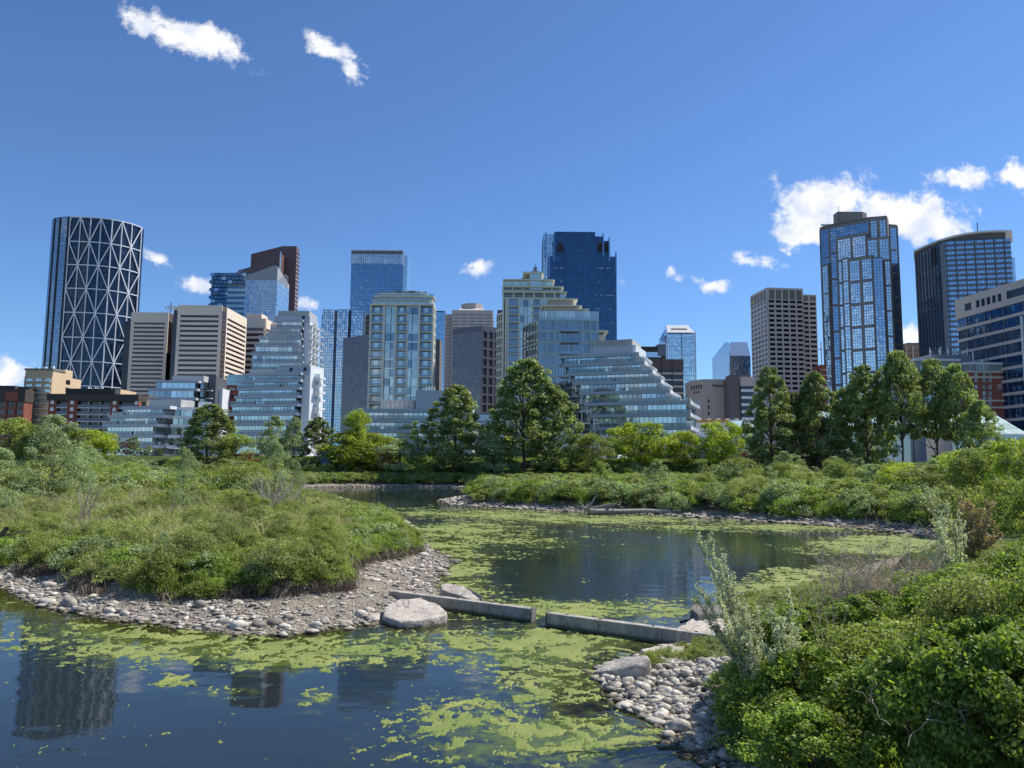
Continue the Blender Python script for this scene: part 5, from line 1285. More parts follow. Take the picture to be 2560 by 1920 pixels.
# 12b central low condominium
B = condo('long low grey condominium behind the bright green tree left of centre', (862, 1050, 236), (1180, 1050, 234),
          [(881, 1180, 1026), (860, 1180, 1051), (862, 1180, 1077), (940, 1180, 1104), (945, 1180, 1128)], 18, fas=1.1, bay=1.5)
zz = B.FL[0][2]; x0, _ = B.s_of(1035, 990); x1, _ = B.s_of(1150, 990); B.box('penthouse_wall', x0, x1, 3, 16, zz, zat(1040, 976, 238), slate)
x0, _ = B.s_of(955, 1010); x1, _ = B.s_of(1031, 1010)
B.box('pavilion', x0, x1, 4, 14, zz, zat(960, 1000, 238), taupe)
for i in range(7): B.box('pergola_post', x0 - .4 + i * 1.5, x0 - .2 + i * 1.5, 2.2, 2.4, zz, zat(960, 1001, 238), white)
for i in range(4): B.box('pergola_beam', x0 - .5, x0 + 9.2, 2.2, 2.4, zz + .9 + i * .9, zz + 1.05 + i * .9, white)
for i in range(4):
    u, _ = B.s_of(1058 + i * 7, 985); B.box('roof_cowl', u, u + .35, 4, 4.4, zat(1040, 976, 238) - 1.4 + 1.4, zat(1040, 985, 238) + 2.4, white)

# 24b striped apartment front between the big trees
B = tower('pale slab fronted apartment block glimpsed between the two big dark trees', 1195, 1262, 1035, 300, 16, black, cat='apartment block', name='apartment_block', group='blocks behind the condominiums')
for k in range(8):
    zz = B.Z - 2.9 - k * 3.0; B.box('balcony_slab', 0, B.W, -1.4, 0, zz, zz + .4, slate_lt); B.box('window', .5, B.W - .5, -.1, 0, zz + .5, zz + 2.7, g_condo_dk)
for i in range(5): B.box('post', i * B.W / 4.2, i * B.W / 4.2 + .25, -1.4, -1.2, 7, B.Z, slate_lt)

# 25 buildings between the big condominium and the white grid tower
B = tower('dark low office block with louvres behind the stepped condominium roof', 1585, 1664, 866, 480, 20, roofdk, name='office_block', cat='office block')
B.box('window', 1, B.W - 3, -.2, 0, zat(1600, 893, 480), zat(1600, 880, 480), g_condo); B.box('plant_room', xat(B, 1644, 862), B.W + .1, -.4, 15, B.Z - 6, B.Z + 1.5, greymull)
B = tower('brown office block with dark ribbon windows right of the stepped condominium', 1618, 1708, 898, 420, 24, g_brown, name='office_block', cat='office block')
B.box('top_wall', -.1, B.W + .1, -.5, 24, zat(1650, 924, 420), B.Z, mat('brown_panel', (.12, .095, .08), rough=.8))
for k in range(12): B.box('spandrel', -.1, B.W + .1, -.5, .0, zat(1650, 924, 420) - 2.6 - k * 3.6, zat(1650, 924, 420) - 1.6 - k * 3.6, taupe)
for px in (1652, 1679): B.box('joint', xat(B, px, 910), xat(B, px, 910) + .4, -.62, -.1, 7, B.Z - .1, roofdk)
# slanted glass towers
def slant(label, pl, pr, py_sh, py_top, Y, depth, ptl, ptr, left_w):
    B = tower(label, pl, pr, py_sh, Y, depth, bluemull)
    zt_ = zat(ptl, py_top, Y + depth * .5); xa, xb = P(ptl, py_top, Y + depth * .5).x - B.X, P(ptr, py_top, Y + depth * .5).x - B.X
    v = [(0, 0, B.Z), (B.W, 0, B.Z), (B.W, depth, B.Z), (0, depth, B.Z), (xa, depth * .5, zt_), (xb, depth * .5, zt_)]
    me = bpy.data.meshes.new('slanted_top'); me.from_pydata([(a_, b_, c_ - 7) for a_, b_, c_ in v], [], [(0, 1, 5, 4), (1, 2, 5), (2, 3, 4, 5), (3, 0, 4)]); me.materials.append(g_sail); link('slanted_top', me, B.e)
    return B, (xa, xb, zt_)
B, tp = slant('glass tower with a slanted white capped roof, left of the hotel', 1668, 1738, 835, 814, 700, 16, 1665, 1720, 18)
curtain(B, B.front, 8, B.Z, 3.9, 2, g_mirror)
xa, xb, zt_ = tp
def sl(t, u): return (0 + (xa) * t + u * ((B.W + (xb - B.W) * t) - xa * t), 8 * t - .5, B.Z + (zt_ - B.Z) * t + .4)
b = MB(); b.quad(sl(.12, 0), sl(.12, 1), sl(1, 1), sl(1, 0)); b.quad(sl(1, 0), sl(1, 1), (xb, 12, zt_ - 1), (xa, 12, zt_ - 1)); B.build(b, 'white_cap', white, stuff=False)
b = MB(); q_ = [Vector(sl(t, u)) + Vector((0, -.15, .1)) for t, u in ((.45, .18), (.45, .82), (.62, .82), (.62, .18))]; b.quad(*q_); B.build(b, 'louvre', brown2, stuff=False)
B.prism('side_sail', [(xat(B, 1660, 900), 22), (0, 0), (4, 22)], 8, 0, g_sail, [zat(1661, 850, 722), zat(1668, 860, 700), zat(1664, 816, 722)])
B.box('mast_edge', -.8, .2, -.6, .4, 8, B.Z, slate_lt); B.box('seam', B.W * .5, B.W * .5 + .5, -.4, 0, 8, B.Z, bluemull); B.box('mast_edge', B.W - .5, B.W + .4, -.5, .3, 8, B.Z + 2, slate_lt)
B, tp = slant('glass tower with a chamfered roof above the hotel', 1824, 1876, 889, 855, 760, 30, 1828, 1868, 0)
curtain(B, B.front, 8, B.Z, 3.9, 2, g_blue_lt)
B.prism('left_sail', [(xat(B, 1791, 900), 16), (0, 0), (3, 26)], 8, 0, g_sail, [zat(1791, 897, 776), zat(1824, 856, 760), zat(1826, 856, 786)])
B.box('seam', B.W * .5, B.W * .5 + .6, -.4, 0, 8, B.Z, bluemull)

# hotel with name
B = tower('taupe hotel block carrying a dark name sign near its roof', 1768, 1817, 948, 380, 18, hotel_tp, name='hotel', cat='hotel', group='hotels')
zt_ = B.Z; pW = [G(px, py, zt_) for px, py in ((1736, 945.5), (1768, 944), (1817, 948))]
for c in list(B.e.children): bpy.data.objects.remove(c)
xa = xat(B, 1736, 950)
B.prism('wall', [(xa, 9), (xat(B, 1756, 950), .0), (B.W, 0), (B.W + 2, 18), (xa, 20)], 5, zt_, hotel_tp)
F = face(xa, 9, xat(B, 1756, 950), 0)
for i in range(5): B.put('window', F, .8 + i * 1.9, 1.7 + i * 1.9, zt_ - 4.6, zt_ - 2.6, 0, .1, black)
for i in range(3): B.put('window', F, 2.6 + i * 1.9, 3.5 + i * 1.9, zt_ - 6.6, zt_ - 5.6, 0, .1, black)
for k in range(9): B.put('window', F, .6, 2.2, zt_ - 12.5 - k * 3.1, zt_ - 10.6 - k * 3.1, 0, .1, black); B.put('sill', F, .4, 2.4, zt_ - 12.8 - k * 3.1, zt_ - 12.5 - k * 3.1, 0, .3, beige)
B.put('mirror_glass', F, 3.2, 9.5, 8, zt_ - 10, 0, .1, g_mirror)
for k in range(8): B.box('window', xat(B, 1769, 990), xat(B, 1773, 990), -.1, 0, zt_ - 11.8 - k * 3.1, zt_ - 10 - k * 3.1, black)
def text(B, name, s, x, y, z, size, m, ext=.06, th=0, font_sc=1.0, parent=None):
    cu = bpy.data.curves.new(name, 'FONT'); cu.body = s; cu.size = size; cu.extrude = ext; cu.align_x = 'CENTER'; cu.align_y = 'CENTER'; cu.offset = .02 * size
    tmp = bpy.data.objects.new(name, cu); COL.objects.link(tmp); bpy.context.view_layer.update()
    me = bpy.data.meshes.new_from_object(tmp.evaluated_get(bpy.context.evaluated_depsgraph_get())); bpy.data.objects.remove(tmp)
    me.materials.clear(); me.materials.append(m)
    o = link(name, me, B.e); o.location = (x, y, z - B.zb); o.rotation_euler = (math.pi / 2, 0, th); return o
xm = xat(B, 1797, 962); text(B, 'letters', 'W', xm - 2.35, -.12, zt_ - 3.3, 1.95, black); text(B, 'letters', 'ESTIN', xm + .55, -.12, zt_ - 3.45, 1.5, black)

B = tower('striped white and dark hotel wing right of the named hotel', 1852, 1884, 942, 370, 16, g_dark, name='hotel', cat='hotel', group='hotels')
B.box('top_wall', -.1, B.W + .2, -.4, 16, B.Z - 4.5, B.Z, taupe)
for k in range(9): B.box('spandrel', -.1, B.W + .2, -.6, .0, B.Z - 7.3 - k * 3.4, B.Z - 6.0 - k * 3.4, slate_lt)
xa = xat(B, 1823, 945); B.box('blank_wing', xa, -.1, 1, 18, 5, B.Z - .4, mat('mauve_wall', (.15, .135, .135), rough=.8)); B.box('plant_room', xa + 2, B.W, 5, 14, B.Z, B.Z + 1.6, brown2)

# 26 low pale building with an ochre edge
B = tower('low pale hall with an ochre roof edge behind the bright round trees', 1726, 1872, 1050, 330, 8, slate_lt, name='market_hall', cat='hall', group='low halls by the park')
B.box('ochre_edge', -.3, B.W + .3, -.5, 8, B.Z - .9, B.Z, mat('ochre', (.55, .28, .04), rough=.7)); B.box('window', B.W - 9, B.W - 1, -.2, 0, B.Z - 9, B.Z - 2, g_teal)
for i in range(6): B.box('roof_unit', 5 + i * 4, 6.5 + i * 4, 6, 8, B.Z, B.Z + 1.2, slate_lt)
B.box('base_wall', .0, B.W, -.6, .0, 6, B.Z - 7.5, greymull)

# 27 white grid tower
B = tower('white concrete grid tower with square dark windows on the right', 1918, 2010, 720, 620, 32, black, th=math.radians(6))
z1 = B.Z - 10; nfl = 34; fh = (z1 - 8) / nfl
gridw = mat('pale_grid_concrete', (.66, .58, .53), rough=.85)
grid(B, B.front, z1 - 20 * fh, z1, 20, 5, sp=1.75, pw=1.3, proud=.6, msp=gridw, mpane=g_dark, split=1, sep=True)
grid(B, B.left, z1 - 20 * fh, z1, 20, 5, sp=1.75, pw=1.9, proud=.6, msp=gridw, mpane=g_condo_dk, sep=True, sepframe=False)
B.box('lower_shaft', -.6, B.W + .5, -.6, 32, 5, z1 - 20 * fh - .05, gridw)
for F_ in (B.front, B.left):
    B.put('parapet', F_, 0, F_[4], B.Z - 1.4, B.Z + .3, -.2, .75, gridw)
    for i in range(6): u = i * (F_[4] - 1.2) / 5; B.put('pier', F_, u, u + 1.2, z1, B.Z - 1.4, -.1, .78, gridw)
    for i in range(5): u = i * (F_[4] - 1.2) / 5; B.put('louvre_panel', F_, u + 1.2, u + (F_[4] - 1.2) / 5, z1 + 1, B.Z - 1.4, .1, .3, mat('beige_louvre', (.25, .235, .20), rough=.8))
# emblem: a small yellow scallop shell
b = MB(); xo, yo = -.9, 26.0
for i in range(7):
    t0, t1 = math.radians(20 + i * 20), math.radians(40 + i * 20)
    b.quad((-.80, 27, B.Z - 8.0), (-.80, 27 + 2.6 * math.cos(t0), B.Z - 8.0 + 2.8 * math.sin(t0)), (-.86, 27 + 2.75 * math.cos((t0 + t1) / 2), B.Z - 8.0 + 2.95 * math.sin((t0 + t1) / 2)), (-.80, 27 + 2.6 * math.cos(t1), B.Z - 8.0 + 2.8 * math.sin(t1)))
B.build(b, 'shell_emblem', mat('emblem_yellow', (.7, .42, .02), rough=.6), stuff=False)
xr = xat(B, 2047, 740) + 1; zr = zat(2020, 740, 630)
B.box('right_wing', B.W, xr, 3, 30, 5, zr, black)
grid(B, face(B.W, 3, xr, 3), z1 - 20 * fh - .4, z1 - .4, 20, 2, sp=1.75, pw=1.2, proud=.6, msp=gridw, mpane=g_dark)
B.put('parapet', face(B.W, 3, xr, 3), 0, xr - B.W, zr - 6, zr + .3, -.2, .62, gridw)
for i in range(2): B.put('louvre_panel', face(B.W, 3, xr, 3), 1 + i * (xr - B.W) / 2, (i + 1) * (xr - B.W) / 2 - .5, zr - 5, zr - 1, .6, .75, MATS['beige_louvre'])

# 28 big faceted blue tower
z = P(2072, 561, 560).z
W = [G(px, py, z) for px, py in ((2049, 569), (2072, 561), (2172, 542.5), (2217, 539))]
B = Bld('office_tower', 'huge faceted blue glass tower with brown grid frames and roof box', 'office tower', W[1].x, W[1].y, 0, 7, 'downtown towers')
Lc = [B.loc(p.x, p.y) for p in W]
e_r = B.loc(P(2222, 560, W[3].y + 10).x, W[3].y + 10); e_r2 = B.loc(P(2243, 560, W[3].y + 12).x, W[3].y + 12)
B.prism('shaft', Lc + [(e_r[0], e_r[1]), (Lc[3][0] + 8, Lc[3][1] + 36), (Lc[0][0] + 17, Lc[0][1] + 36)], 5, z, brown2)
B.prism('right_wing', [e_r, e_r2, (e_r2[0] + 2, e_r2[1] + 30), (e_r[0], e_r[1] + 30)], 5, zat(2230, 560, W[3].y + 10), brown2)
frame_b = mat('tower_frame', (.23, .21, .20), rough=.5)
def framed(B, F, z0, z1, nbay, fr=1.4, per=17, glass=g_blue, bays=1.7, fh=2.2):
    """stacked panels: each a grid of panes in a brown frame"""
    b = MB(); fb = MB(); np_ = max(1, round((z1 - z0) / per)); ph = (z1 - z0) / np_; w_ = F[4] / nbay
    for k in range(np_):
        fbox(fb, F, 0, F[4], z0 + (k + 1) * ph - fr, z0 + (k + 1) * ph, -.1, .5)
        for j in range(nbay):
            u0, u1 = j * w_ + fr / 2, (j + 1) * w_ - fr / 2; n1 = max(1, round((u1 - u0) / bays)); n2 = max(1, round((ph - fr) / fh))
            for a_ in range(n1):
                for c_ in range(n2): fpane(b, F, u0 + a_ * (u1 - u0) / n1 + .13, u0 + (a_ + 1) * (u1 - u0) / n1 - .13, z0 + k * ph + c_ * (ph - fr) / n2 + .13, z0 + k * ph + (c_ + 1) * (ph - fr) / n2 - .13, .1, .007)
    for j in range(nbay + 1): fbox(fb, F, max(0, j * w_ - fr / 2), min(F[4], j * w_ + fr / 2), z0, z1, -.1, .55)
    B.build(b, 'window', glass); B.build(fb, 'frame', frame_b)
framed(B, face(*Lc[0], *Lc[1]), 8, z - 2, 1, 1.0, 22); framed(B, face(*Lc[1], *Lc[2]), 8, z - 2, 1, 1.6, 20, g_blue); framed(B, face(*Lc[2], *Lc[3]), 8, z - 1, 2, 2.0, 17, g_mirror)
framed(B, face(*e_r, *e_r2), 8, zat(2230, 560, W[3].y + 10) - 1, 1, 1.6, 17, g_blue_lt)
def bump_bay(pa, pb, py, out, nbay, glass, fr=1.6, per=17):
    ip = lambda p_: float(np.interp(p_, [2049, 2072, 2172, 2217], [w_.y for w_ in W])) - out
    a_, b_ = P(pa, py, ip(pa)), P(pb, py, ip(pb)); la, lb = B.loc(a_.x, a_.y), B.loc(b_.x, b_.y); dp = out + 1
    nx_, ny_ = -(lb[1] - la[1]), lb[0] - la[0]; q_ = math.hypot(nx_, ny_); nx_, ny_ = nx_ / q_ * dp, ny_ / q_ * dp
    B.prism('bay', [la, lb, (lb[0] + nx_, lb[1] + ny_), (la[0] + nx_, la[1] + ny_)], 5, a_.z, frame_b)
    framed(B, face(la[0], la[1], lb[0], lb[1]), 8, a_.z - .5, nbay, fr, per, glass)
    framed(B, face(la[0] + nx_, la[1] + ny_, la[0], la[1]), 8, a_.z - .5, 1, .6, per, g_blue_lt)
bump_bay(2054, 2071, 663, 2, 1, g_mirror, 1.0, 22); bump_bay(2091, 2166, 594, 4, 2, g_mirror); bump_bay(2166, 2224, 594, 5, 2, g_mirror)
bump_bay(2105, 2120, 645, 7, 1, g_mirror, .8); bump_bay(2120, 2182, 646, 9, 2, g_mirror, 2.0); bump_bay(2182, 2206, 643, 12, 1, g_blue_lt, .4, 60); bump_bay(2210, 2226, 648, 6, 1, g_mirror, 1.2)
xa, xb = B.loc(P(2093, 545, 575).x, 0)[0], B.loc(P(2172, 545, 575).x, 0)[0]
B.prism('roof_box', [(xa, 14), (xb - 5, 14), (xb, 18), (xb, 22), (xa, 22)], z - 1, zat(2110, 530, 575), mat('roof_taupe', (.24, .225, .20), rough=.7))
B.box('window_crane', Lc[1][0] - 4, Lc[1][0] + 2, 4, 4.6, z, z + 1.6, slate_lt); B.box('mast', xa + .5, xa + .8, 13, 13.3, z, zat(2110, 518, 575), greymull)

# 29 striped blue tower with curved roof
z = P(2356, 605, 500).z
W = [G(px, py, z) for px, py in ((2286, 637), (2356, 605), (2526, 596))]
B = Bld('office_tower', 'blue and grey striped glass tower under a thin curved roof blade', 'office tower', W[1].x, W[1].y, 0, 7, 'downtown towers')
Lc = [B.loc(p.x, p.y) for p in W]
B.prism('core', Lc + [(Lc[2][0] + 8, Lc[2][1] + 40), (Lc[0][0] + 18, Lc[0][1] + 26)], 5, z, bluemull)
F = face(Lc[1][0], Lc[1][1], Lc[2][0], Lc[2][1]); nfl = 34; fh = (z - 40) / nfl
stripe = mat('stripe_grey', (.14, .14, .16), rough=.5)
for k in range(nfl):
    B.put('spandrel', F, 0, F[4], 40 + k * fh, 40 + k * fh + fh * .45, -.1, .25, stripe)
curtain(B, F, 40 + fh * .4, z, fh, 1.7, g_blue_lt, tilt=.01)
for i in range(7): u = F[4] * (i + .3) / 7; B.put('fin', F, u, u + .35, 20, z, .2, 1.0, greymull)
B.put('corner_column', F, -1.6, 1.0, 7, z - 1, -.5, .6, greymull)
F2 = face(Lc[0][0], Lc[0][1], Lc[1][0], Lc[1][1]); curtain(B, F2, 8, z - .5, 2.1, 2.0, g_blue, tilt=.012, gap=.2)
for i in range(9): u = F2[4] * (i + .5) / 9; B.put('fin', F2, u, u + .25, 7, z - 1, .1, .8, greymull)
B.put('recess_shade', F2, F2[4] * .60, F2[4] * .78, zat(2340, 660, 505), z - 1, .1, .35, black)  # raised black panel, its colour stands in for the shade of a recess
# crown wall under the blade and the blade itself
rp = [((2284, 626), 640), ((2318, 609), 615), ((2352, 596), 500), ((2384, 587), 499), ((2415, 581), 498), ((2452, 576), 497), ((2490, 574.5), 496), ((2527, 574), 495)]
bl = [(2284, 626.5, 529), (2320, 610, 514), (2350, 598, 501), (2384, 588, 498.5), (2415, 582, 497), (2452, 577, 495), (2490, 575, 493), (2530, 574.5, 491)]
bv_ = []; bf_ = []
for (px, py, Yq) in bl:
    q_ = P(px, py, Yq - 2); lx, ly = B.loc(q_.x, q_.y)
    for (dy, dz) in ((0, 0), (0, -.9), (26, -.9), (26, 0)): bv_.append((lx + q_.x * dy / q_.y, ly + dy, q_.z + dz - 7))
for i in range(len(bl) - 1):
    for c_ in range(4): bf_.append((i * 4 + c_, i * 4 + (c_ + 1) % 4, (i + 1) * 4 + (c_ + 1) % 4, (i + 1) * 4 + c_))
bf_ += [(0, 1, 2, 3), (31, 30, 29, 28)]
me = bpy.data.meshes.new('roof_blade'); me.from_pydata(bv_, [], bf_); me.materials.append(slate_lt); link('roof_blade', me, B.e)
cw = [(px, py, Yq) for (px, py, Yq) in bl[2:7]] + [(2513, 575, 492)]
lv = []; 
for (px, py, Yq) in cw:
    q_ = P(px, py + 2, Yq + .6); lx, ly = B.loc(q_.x, q_.y); lv.append((lx, ly, q_.z))
pp = [(a_, b_) for a_, b_, c_ in lv] + [(a_, b_ + 30) for a_, b_, c_ in reversed(lv)]
B.prism('crown_wall', pp, z - .5, 0, mat('crown_taupe', (.12, .115, .12), rough=.6), [c_ for _, _, c_ in lv] + [c_ for _, _, c_ in reversed(lv)])
xm = B.loc(P(2455, 560, 505).x, 0)[0]; B.box('mast', xm - .25, xm + .25, 10, 10.5, z, zat(2455, 551, 505), greymull)
xr_ = Lc[2][0]; B.box('right_slice', xr_, xr_ + 4, Lc[2][1] + 3, Lc[2][1] + 30, 7, zat(2530, 655, 505), g_mirror)

# 30 beige banded office block at the right edge
z = P(2392, 750, 345).z
W = [G(px, py, z) for px, py in ((2392, 750), (2710, 651))]
B = Bld('office_block', 'wide beige banded office block rising out of the right picture edge', 'office block', W[0].x, W[0].y, 0, 7, 'right side blocks')
Lc = [B.loc(p.x, p.y) for p in W]; ang_ = math.atan2(Lc[1][1], Lc[1][0])
B.e.rotation_euler = (0, 0, ang_); Lw = math.hypot(*Lc[1])
B.box('core', 0, Lw, 0, 30, 5, z, bluemull); F = face(0, 0, Lw, 0)
B.box('top_wall', -.3, Lw, -.8, 30, z - 9, z, taupe)
for i in range(6): B.put('square_window', F, 6 + i * 3.2 + (4 if i else 0), 8 + i * 3.2 + (4 if i else 2), z - 6.4, z - 3.2, .75, .85, g_dark)
B.put('square_window', F, 31, 50, z - 6.4, z - 3.2, .75, .85, g_dark)
zz = z - 9; k = 0
while zz > 12:
    B.put('spandrel', F, -.1, Lw, zz - 5.35 , zz - 4.1, -.1, .7, taupe)
    b = MB(); nb = int(Lw / 1.9)
    for j in range(nb): fpane(b, F, j * Lw / nb + .05, (j + 1) * Lw / nb - .05, zz - 4.1, zz - .1, .15, .012)
    B.build(b, 'window_strip', g_deep, stuff=False)
    for j in range(5): B.put('mullion', F, 6 + j * 11, 6.3 + j * 11, zz - 4.1, zz, .1, .5, greymull)
    zz -= 5.3; k += 1
uc = 0; ra, rb = P(2534, 780, 300), None
B.put('corner_pipe', F, Lw * .56, Lw * .56 + .7, 8, z - 15, .9, 1.6, white)

# 31 brick hotel with round emblem
B = tower('red brick hotel wing with a round white letter emblem', 2414, 2516, 908, 320, 26, brick2, name='hotel', cat='hotel', group='hotels')
gm_ = mat('grey_stucco', (.27, .30, .31), rough=.8)
zb1 = zat(2430, 930, 320); zb0 = B.Z
B.box('grey_storey', -.15, B.W + .15, -.4, 26, zb1, B.Z - .6, gm_); B.box('cornice', -.5, B.W + .5, -.8, 26.5, B.Z - .6, B.Z + .4, slate_lt)
for py in (930, 944, 1002, 1019): zz = zat(2480, py, 320); B.box('string_course', -.2, B.W + .25, -.5, 0, zz - .3, zz + .4, beige)
for i in range(7): xx = xat(B, 2421 + i * 8, 915); B.box('window', xx, xx + 1.15, -.55, -.4, zat(2430, 926, 320), zat(2430, 912, 320), g_green)
for py in (935, 950, 967, 983, 996, 1008, 1022, 1036):
    for px in (2436, 2457, 2471):
        xx = xat(B, px, py); B.box('window', xx, xx + 1.3, -.08, .0, zat(px, py + 4.5, 320), zat(px, py - 4.5, 320), g_green); B.box('sill', xx - .1, xx + 1.4, -.2, -.02, zat(px, py + 5.8, 320), zat(px, py + 4.6, 320), taupe)
xm, zm = xat(B, 2499, 967), zat(2499, 967, 320)
b = MB()
for i in range(28):
    t0, t1 = i * 2 * math.pi / 28, (i + .78) * 2 * math.pi / 28
    for (r0, r1) in ((1.0, 1.22),): b.quad((xm + r0 * math.cos(t0), -.16, zm + r0 * math.sin(t0)), (xm + r1 * math.cos(t0), -.16, zm + r1 * math.sin(t0)), (xm + r1 * math.cos(t1), -.16, zm + r1 * math.sin(t1)), (xm + r0 * math.cos(t1), -.16, zm + r0 * math.sin(t1)))
B.build(b, 'emblem_wreath', white, stuff=False); text(B, 'emblem_letter', 'S', xm, -.2, zm, 1.9, white, ext=.04)
xa = xat(B, 2300, 900); B.box('left_wing', xa, 0, 4, 26, 5, zat(2310, 902, 324), gm_); B.box('wing_cornice', xa - .5, .2, 3.5, 26, zat(2310, 902, 324), zat(2310, 897, 324), slate_lt)
B.box('wing_glass', xa + 2, -1, 3.8, 4, zat(2310, 1020, 324), zat(2310, 915, 324), g_teal)
xb_, xc_ = xat(B, 2352, 893), xat(B, 2420, 893); B.box('plant_room', xb_, xc_ + 6, 8, 22, B.Z - 2, zat(2380, 888, 330), gm_)
for i in range(14):
    u = xb_ + i * (xc_ + 5 - xb_) / 14 + random.uniform(-.4, .4); h_ = random.uniform(1.2, 3.4); B.box('antenna', u, u + .28, 7.6, 7.9, zat(2380, 890, 330), zat(2380, 888, 330) + h_, random.choice((white, slate_lt, greymull)))
    if i % 3 == 0: B.box('antenna_panel', u - .3, u + .5, 7.4, 7.6, zat(2380, 888, 330) + .6, zat(2380, 888, 330) + 1.5, white)
B.box('antenna', xat(B, 2443, 890), xat(B, 2445, 890), 3, 3.5, B.Z, zat(2443, 880, 324), white); B.box('chimney', xat(B, 2465, 905), xat(B, 2469, 905), 3, 4, B.Z, zat(2465, 899, 324), white)
B = tower('lower dark brick block with glass stair beside the brick hotel', 2518, 2640, 925, 335, 20, g_dark, name='office_block', cat='office block', group='right side blocks')
for k in range(6): B.box('spandrel', -.1, B.W, -.4, 0, B.Z - 4 - k * 4, B.Z - 2.8 - k * 4, brown2)
B.box('brick_panel', 1, 4.2, -.6, 0, 7, B.Z - 9, brick2)

# 33 distant sand coloured block, brown sliver, crane sliver
B = tower('distant sand coloured stepped block between the two blue towers', 2258, 2300, 861, 640, 20, mat('sand_wall', (.38, .27, .18), rough=.85), name='office_block', cat='office block')
for i, px in enumerate((2264, 2280)): B.box('rib', xat(B, px, 870), xat(B, px, 870) + .8, -.8, 0, 7, B.Z - 1, beige)
for k in range(8): B.box('window_band', .5, B.W, -.3, 0, B.Z - 6 - k * 4, B.Z - 5 - k * 4, brown2)
B.box('roof_storey', xat(B, 2272, 862), B.W + 2, 2, 16, B.Z, zat(2280, 857, 642), brown2)
B = tower('red brick block glimpsed beside the foot of the white grid tower', 2050, 2066, 912, 450, 12, brick, name='office_block', cat='office block', group='right side blocks')
for k in range(5): B.box('sill', .2, B.W, -.2, 0, B.Z - 3 - k * 3.4, B.Z - 2.6 - k * 3.4, taupe)
xx = xat(B, 2060, 850); B.box('red_mast', xx, xx + .4, 5, 5.4, B.Z, zat(2060, 852, 452), mat('crane_red', (.5, .12, .08), rough=.6)); B.box('red_mast_arm', xx - 1.4, xx + .8, 5, 5.3, zat(2060, 872, 452), zat(2060, 870, 452), MATS['crane_red'])

# 32 market halls with pale turquoise glass roofs
gr = glassmat('roof_glass_pale', (.42, .58, .56), 1.0, ior=1.5, tint=.18, rough=.2)
def hall(label, pl, pr, pytop, pyeave, Y, dp=16):
    a_, b_ = P(pl, pytop, Y + dp), P(pr, pytop, Y + dp); ze = zat(pl, pyeave, Y)
    B = Bld('market_hall', label, 'hall', P(pl, pyeave, Y).x, Y, 0, 7, 'low halls by the park'); Wd = P(pr, pyeave, Y).x - B.X; zt_ = a_.z
    B.box('wall', 0, Wd, .2, dp, 5, ze, slate_lt); nb = max(3, int(Wd / 1.5))
    b = MB()
    for j in range(nb):
        for k in range(4):
            f0, f1 = k / 4 + .01, (k + 1) / 4 - .01; u0, u1 = j * Wd / nb + .06, (j + 1) * Wd / nb - .06
            b.quad((u0, f0 * dp, ze + f0 * (zt_ - ze)), (u1, f0 * dp, ze + f0 * (zt_ - ze)), (u1, f1 * dp, ze + f1 * (zt_ - ze)), (u0, f1 * dp, ze + f1 * (zt_ - ze)))
    B.build(b, 'roof_pane', gr); B.prism('roof_frame', [(0, 0), (Wd, 0), (Wd, dp), (0, dp)], 6, 0, white, [ze - .1, ze - .1, zt_ - .1, zt_ - .1])
    B.box('ridge', -.2, Wd + .2, dp - .4, dp + .3, zt_ - .3, zt_ + .3, white)
    F = face(0, 0, Wd, 0); 
    for j in range(nb // 2): B.put('window', F, j * 2 * Wd / nb + .3, (j * 2 + 2) * Wd / nb - .3, 7.5, ze - .4, -.1, .1, g_teal)
    return B
hall('glazed market hall glimpsed through the tall poplars on the right', 2075, 2160, 1026, 1066, 262)
hall('white glazed market hall behind the tree with the bare trunk', 2205, 2275, 1032, 1072, 258)
hall('long turquoise glazed market hall below the brick hotel', 2380, 2468, 1034, 1078, 250)
hall('rightmost turquoise glazed market hall below the banded office block', 2482, 2570, 1036, 1084, 245)
hall('small glazed hall at the foot of the striped hotel wing', 1856, 1900, 1052, 1070, 270)
# ================================================================== vegetation
bark = mat('bark', (.13, .105, .08), rough=.95, var=.3, vscale=4)
bark_dk = mat('dark_bark', (.05, .04, .032), rough=.95)
twigm = mat('dry_twig', (.40, .34, .28), rough=.9, var=.25, vscale=8)
twig_red = mat('red_brown_twig', (.19, .12, .085), rough=.9, var=.3, vscale=8)
lf_dark = leafmat('leaf_dark', (0.184, 0.241, 0.075), var=.6, trans=.42, tip=(0.368, 0.414, 0.196), rough=.45)
lf_mid = leafmat('leaf_mid', (.195, .252, .062), var=.45, trans=.42, tip=(.33, .38, .11))
lf_bright = leafmat('leaf_bright', (0.260, 0.340, 0.035), var=.4, trans=.42, tip=(0.400, 0.450, 0.070))
lf_olive = leafmat('leaf_olive', (.235, .275, .09), var=.45, trans=.42, tip=(.40, .42, .17))
lf_grey = leafmat('leaf_grey_green', (0.241, 0.310, 0.138), var=.4, trans=.35, tip=(0.414, 0.471, 0.276))
lf_silver = leafmat('leaf_silver', (0.520, 0.570, 0.440), var=.3, trans=.42, tip=(0.780, 0.800, 0.700), rough=.5)
lf_rose = leafmat('leaf_rose', (.105, .18, .04), var=.55, trans=.40, tip=(.36, .44, .08), vscale=1.2, rough=.55)
lf_grass = leafmat('grass_blade', (.20, .31, .05), var=.4, trans=.42, tip=(.36, .43, .10))
lf_dry = leafmat('dry_grass', (0.391, 0.322, 0.184), var=.35, trans=.3, tip=(0.506, 0.437, 0.287))
lf_root = leafmat('hanging_root', (0.130, 0.100, 0.070), var=.4, trans=.0, tip=(0.240, 0.190, 0.140))
lf_cream = leafmat('leaf_withered', (0.620, 0.450, 0.250), var=.3, trans=.3, tip=(0.700, 0.560, 0.360))
